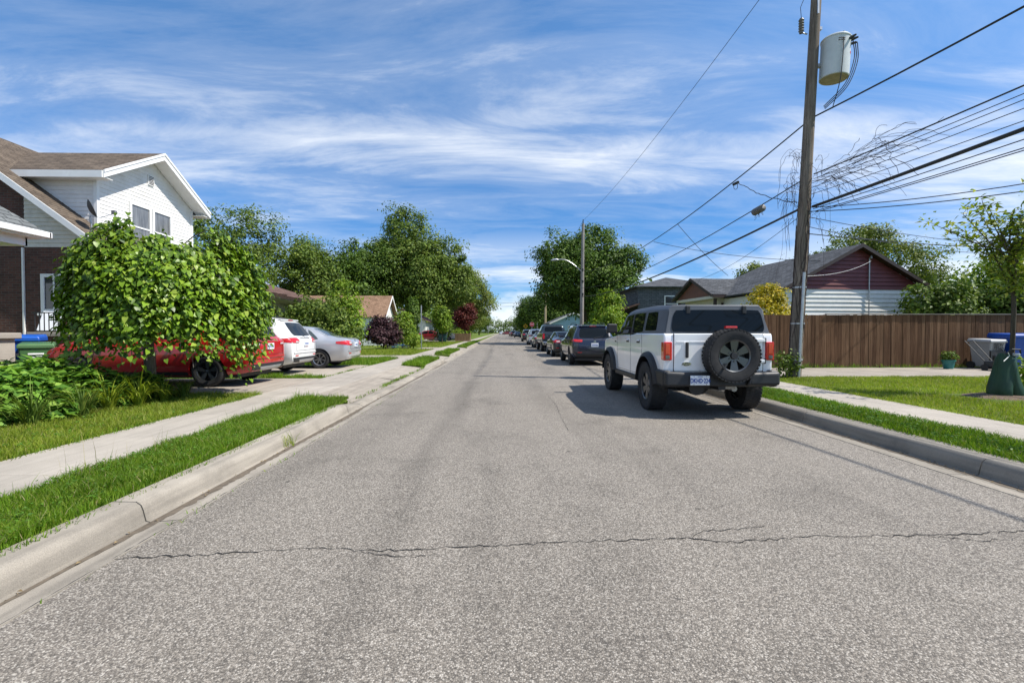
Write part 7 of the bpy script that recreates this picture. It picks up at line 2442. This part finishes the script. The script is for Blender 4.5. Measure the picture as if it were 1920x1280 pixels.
cart('recycling_bin', 'second blue wheeled bin half out of view past the sapling', (18.2, 15.5, .152), R(3), (.010, .075, .34), s=1.1)
p = thing('plant_pot', 'small teal plant pot on the yard driveway beside the grey bin', 'plant pot', (15.15, 15.55, .152))
MB().lathe([(0, 0), (.13, 0), (.18, .26), (.20, .26), (.20, .30), (.165, .30), (.15, .2), (0, .2)], 'z', (0, 0, 0), 20).build('pot', mat('teal_plastic', (.02, .16, .15), .4), p, smooth=True, angle=40)
v = np.random.default_rng(3)
cr_, _ = crown('foliage', p, G_MID, [(0, 0, .42, .2, .2, .16)], 26, 10, .06, .09, 33)
w = thing('hand_mower', 'dark garden mower standing in front of the grey numbered bin', 'mower', (15.95, 14.7, .152), R(20))
MB().box(-.28, .28, -.25, .25, .10, .32).build('deck', BLACKPL, w, bevel=.05)
MB().lathe([(0, .33), (.13, .33), (.13, .48), (.08, .52), (0, .52)], 'z', (0, 0, 0), 16).build('engine', BLACKIRON, w, smooth=True)
for sx in (-.3, .3):
    for sy in (-.2, .2):
        MB().lathe([(0, -.025), (.10, -.025), (.10, .025), (0, .025)], 'x', (sx, sy, .10), 16).build('wheel', RUBBER, w)
MB().tube([(-.22, .2, .25), (-.24, .75, .95), (.24, .75, .95), (.22, .2, .25)], .012, 6).build('handle', BLACKIRON, w)


def bicycle():
    t = thing('bicycle', 'small blue bicycle lying on its side in the grass', 'bicycle', (-7.0, 32.2, .16), R(8))
    bl_ = paint('bicycle_blue', (.01, .12, .42))
    tilt = Matrix.Translation((0, 0, .22)) @ Matrix.Rotation(R(68), 4, 'X')
    for x in (-.52, .52):
        w = MB().lathe([(.225, -.02), (.255, -.02), (.255, .02), (.225, .02)], 'y', (x, 0, 0), 24, close=True).xform(tilt)
        wo = w.build('wheel', RUBBER, t, smooth=True)
        sp = MB()
        for k in range(8):
            a = math.pi * k / 8
            sp.tube([(x + .225 * math.cos(a), 0, .225 * math.sin(a)), (x - .225 * math.cos(a), 0, -.225 * math.sin(a))], .003, 3)
        sp.xform(tilt).build('spokes', GALV, wo)
    fr = MB()
    for a, b in (((-.52, 0, 0), (-.12, 0, .38)), ((-.12, 0, .38), (.36, 0, .40)), ((-.08, 0, -.02), (.38, 0, .34)), ((-.08, 0, -.02), (-.14, 0, .46)), ((-.52, 0, 0), (-.08, 0, -.02)), ((.36, 0, .46), (.52, 0, 0))):
        fr.tube([a, b], .02, 6)
    fr.xform(tilt).build('frame', bl_, t, smooth=True)
    MB().tube([(.28, -.26, .58), (.35, -.1, .54), (.35, .1, .54), (.28, .26, .58)], .013, 6).xform(tilt).build('handlebar', BLACKPL, t)
    MB().hexa([(-.27, -.05, .46), (-.02, -.02, .47), (-.02, .02, .47), (-.27, .05, .46)], [(-.27, -.07, .51), (-.02, -.03, .51), (-.02, .03, .51), (-.27, .07, .51)]).xform(tilt).build('saddle', BLACKPL, t, bevel=.01)
    MB().tube([(-.08, -.1, -.1), (-.08, .1, .06)], .02, 6).xform(tilt).build('crank', mat('lime_plastic', (.2, .5, .05), .4), t)


bicycle()
w = thing('wheelbarrow', 'dark green wheelbarrow tipped up on the lawn before the dark red sedan', 'wheelbarrow', (-7.3, 58.5, .14), R(15))
MB().hexa([(-.45, -.25, .05), (.45, -.25, .05), (.45, .1, .05), (-.45, .1, .05)], [(-.62, -.1, 1.0), (.62, -.1, 1.0), (.62, .3, 1.0), (-.62, .3, 1.0)]).build('tray', mat('barrow_green', (.012, .05, .035), .5), w, bevel=.06)
for sx in (-.5, .5):
    MB().tube([(sx * .5, .3, .0), (sx * 1.0, -.15, .9), (sx * 1.35, -.3, 1.75)], .035, 6).build('handle', GALV, w)
MB().lathe([(0, -.05), (.2, -.05), (.2, .05), (0, .05)], 'x', (0, .38, .25), 18).build('wheel', RUBBER, w, smooth=True, angle=30)
f = thing('low_board_fence', 'short brown board fence end beside the red-leaved tree', 'fence', (-4.95, 62.5, .14))
wd = bark_mat('low_fence_wood', (.13, .08, .045), (.30, .20, .12), 8)
for k in range(14):
    MB().box(-1.2 + k * .14, -1.2 + k * .14 + .132, -.02, .02, .02, 1.05 + .01 * (k % 3)).build('board', wd, f)
for k in range(10):
    MB().box(.78, .82, .04 + k * .14, .04 + k * .14 + .132, .02, 1.12).build('board', wd, f)
for z in (.25, .85):
    MB().box(-1.2, .76, .022, .06, z, z + .08).build('rail', wd, f)
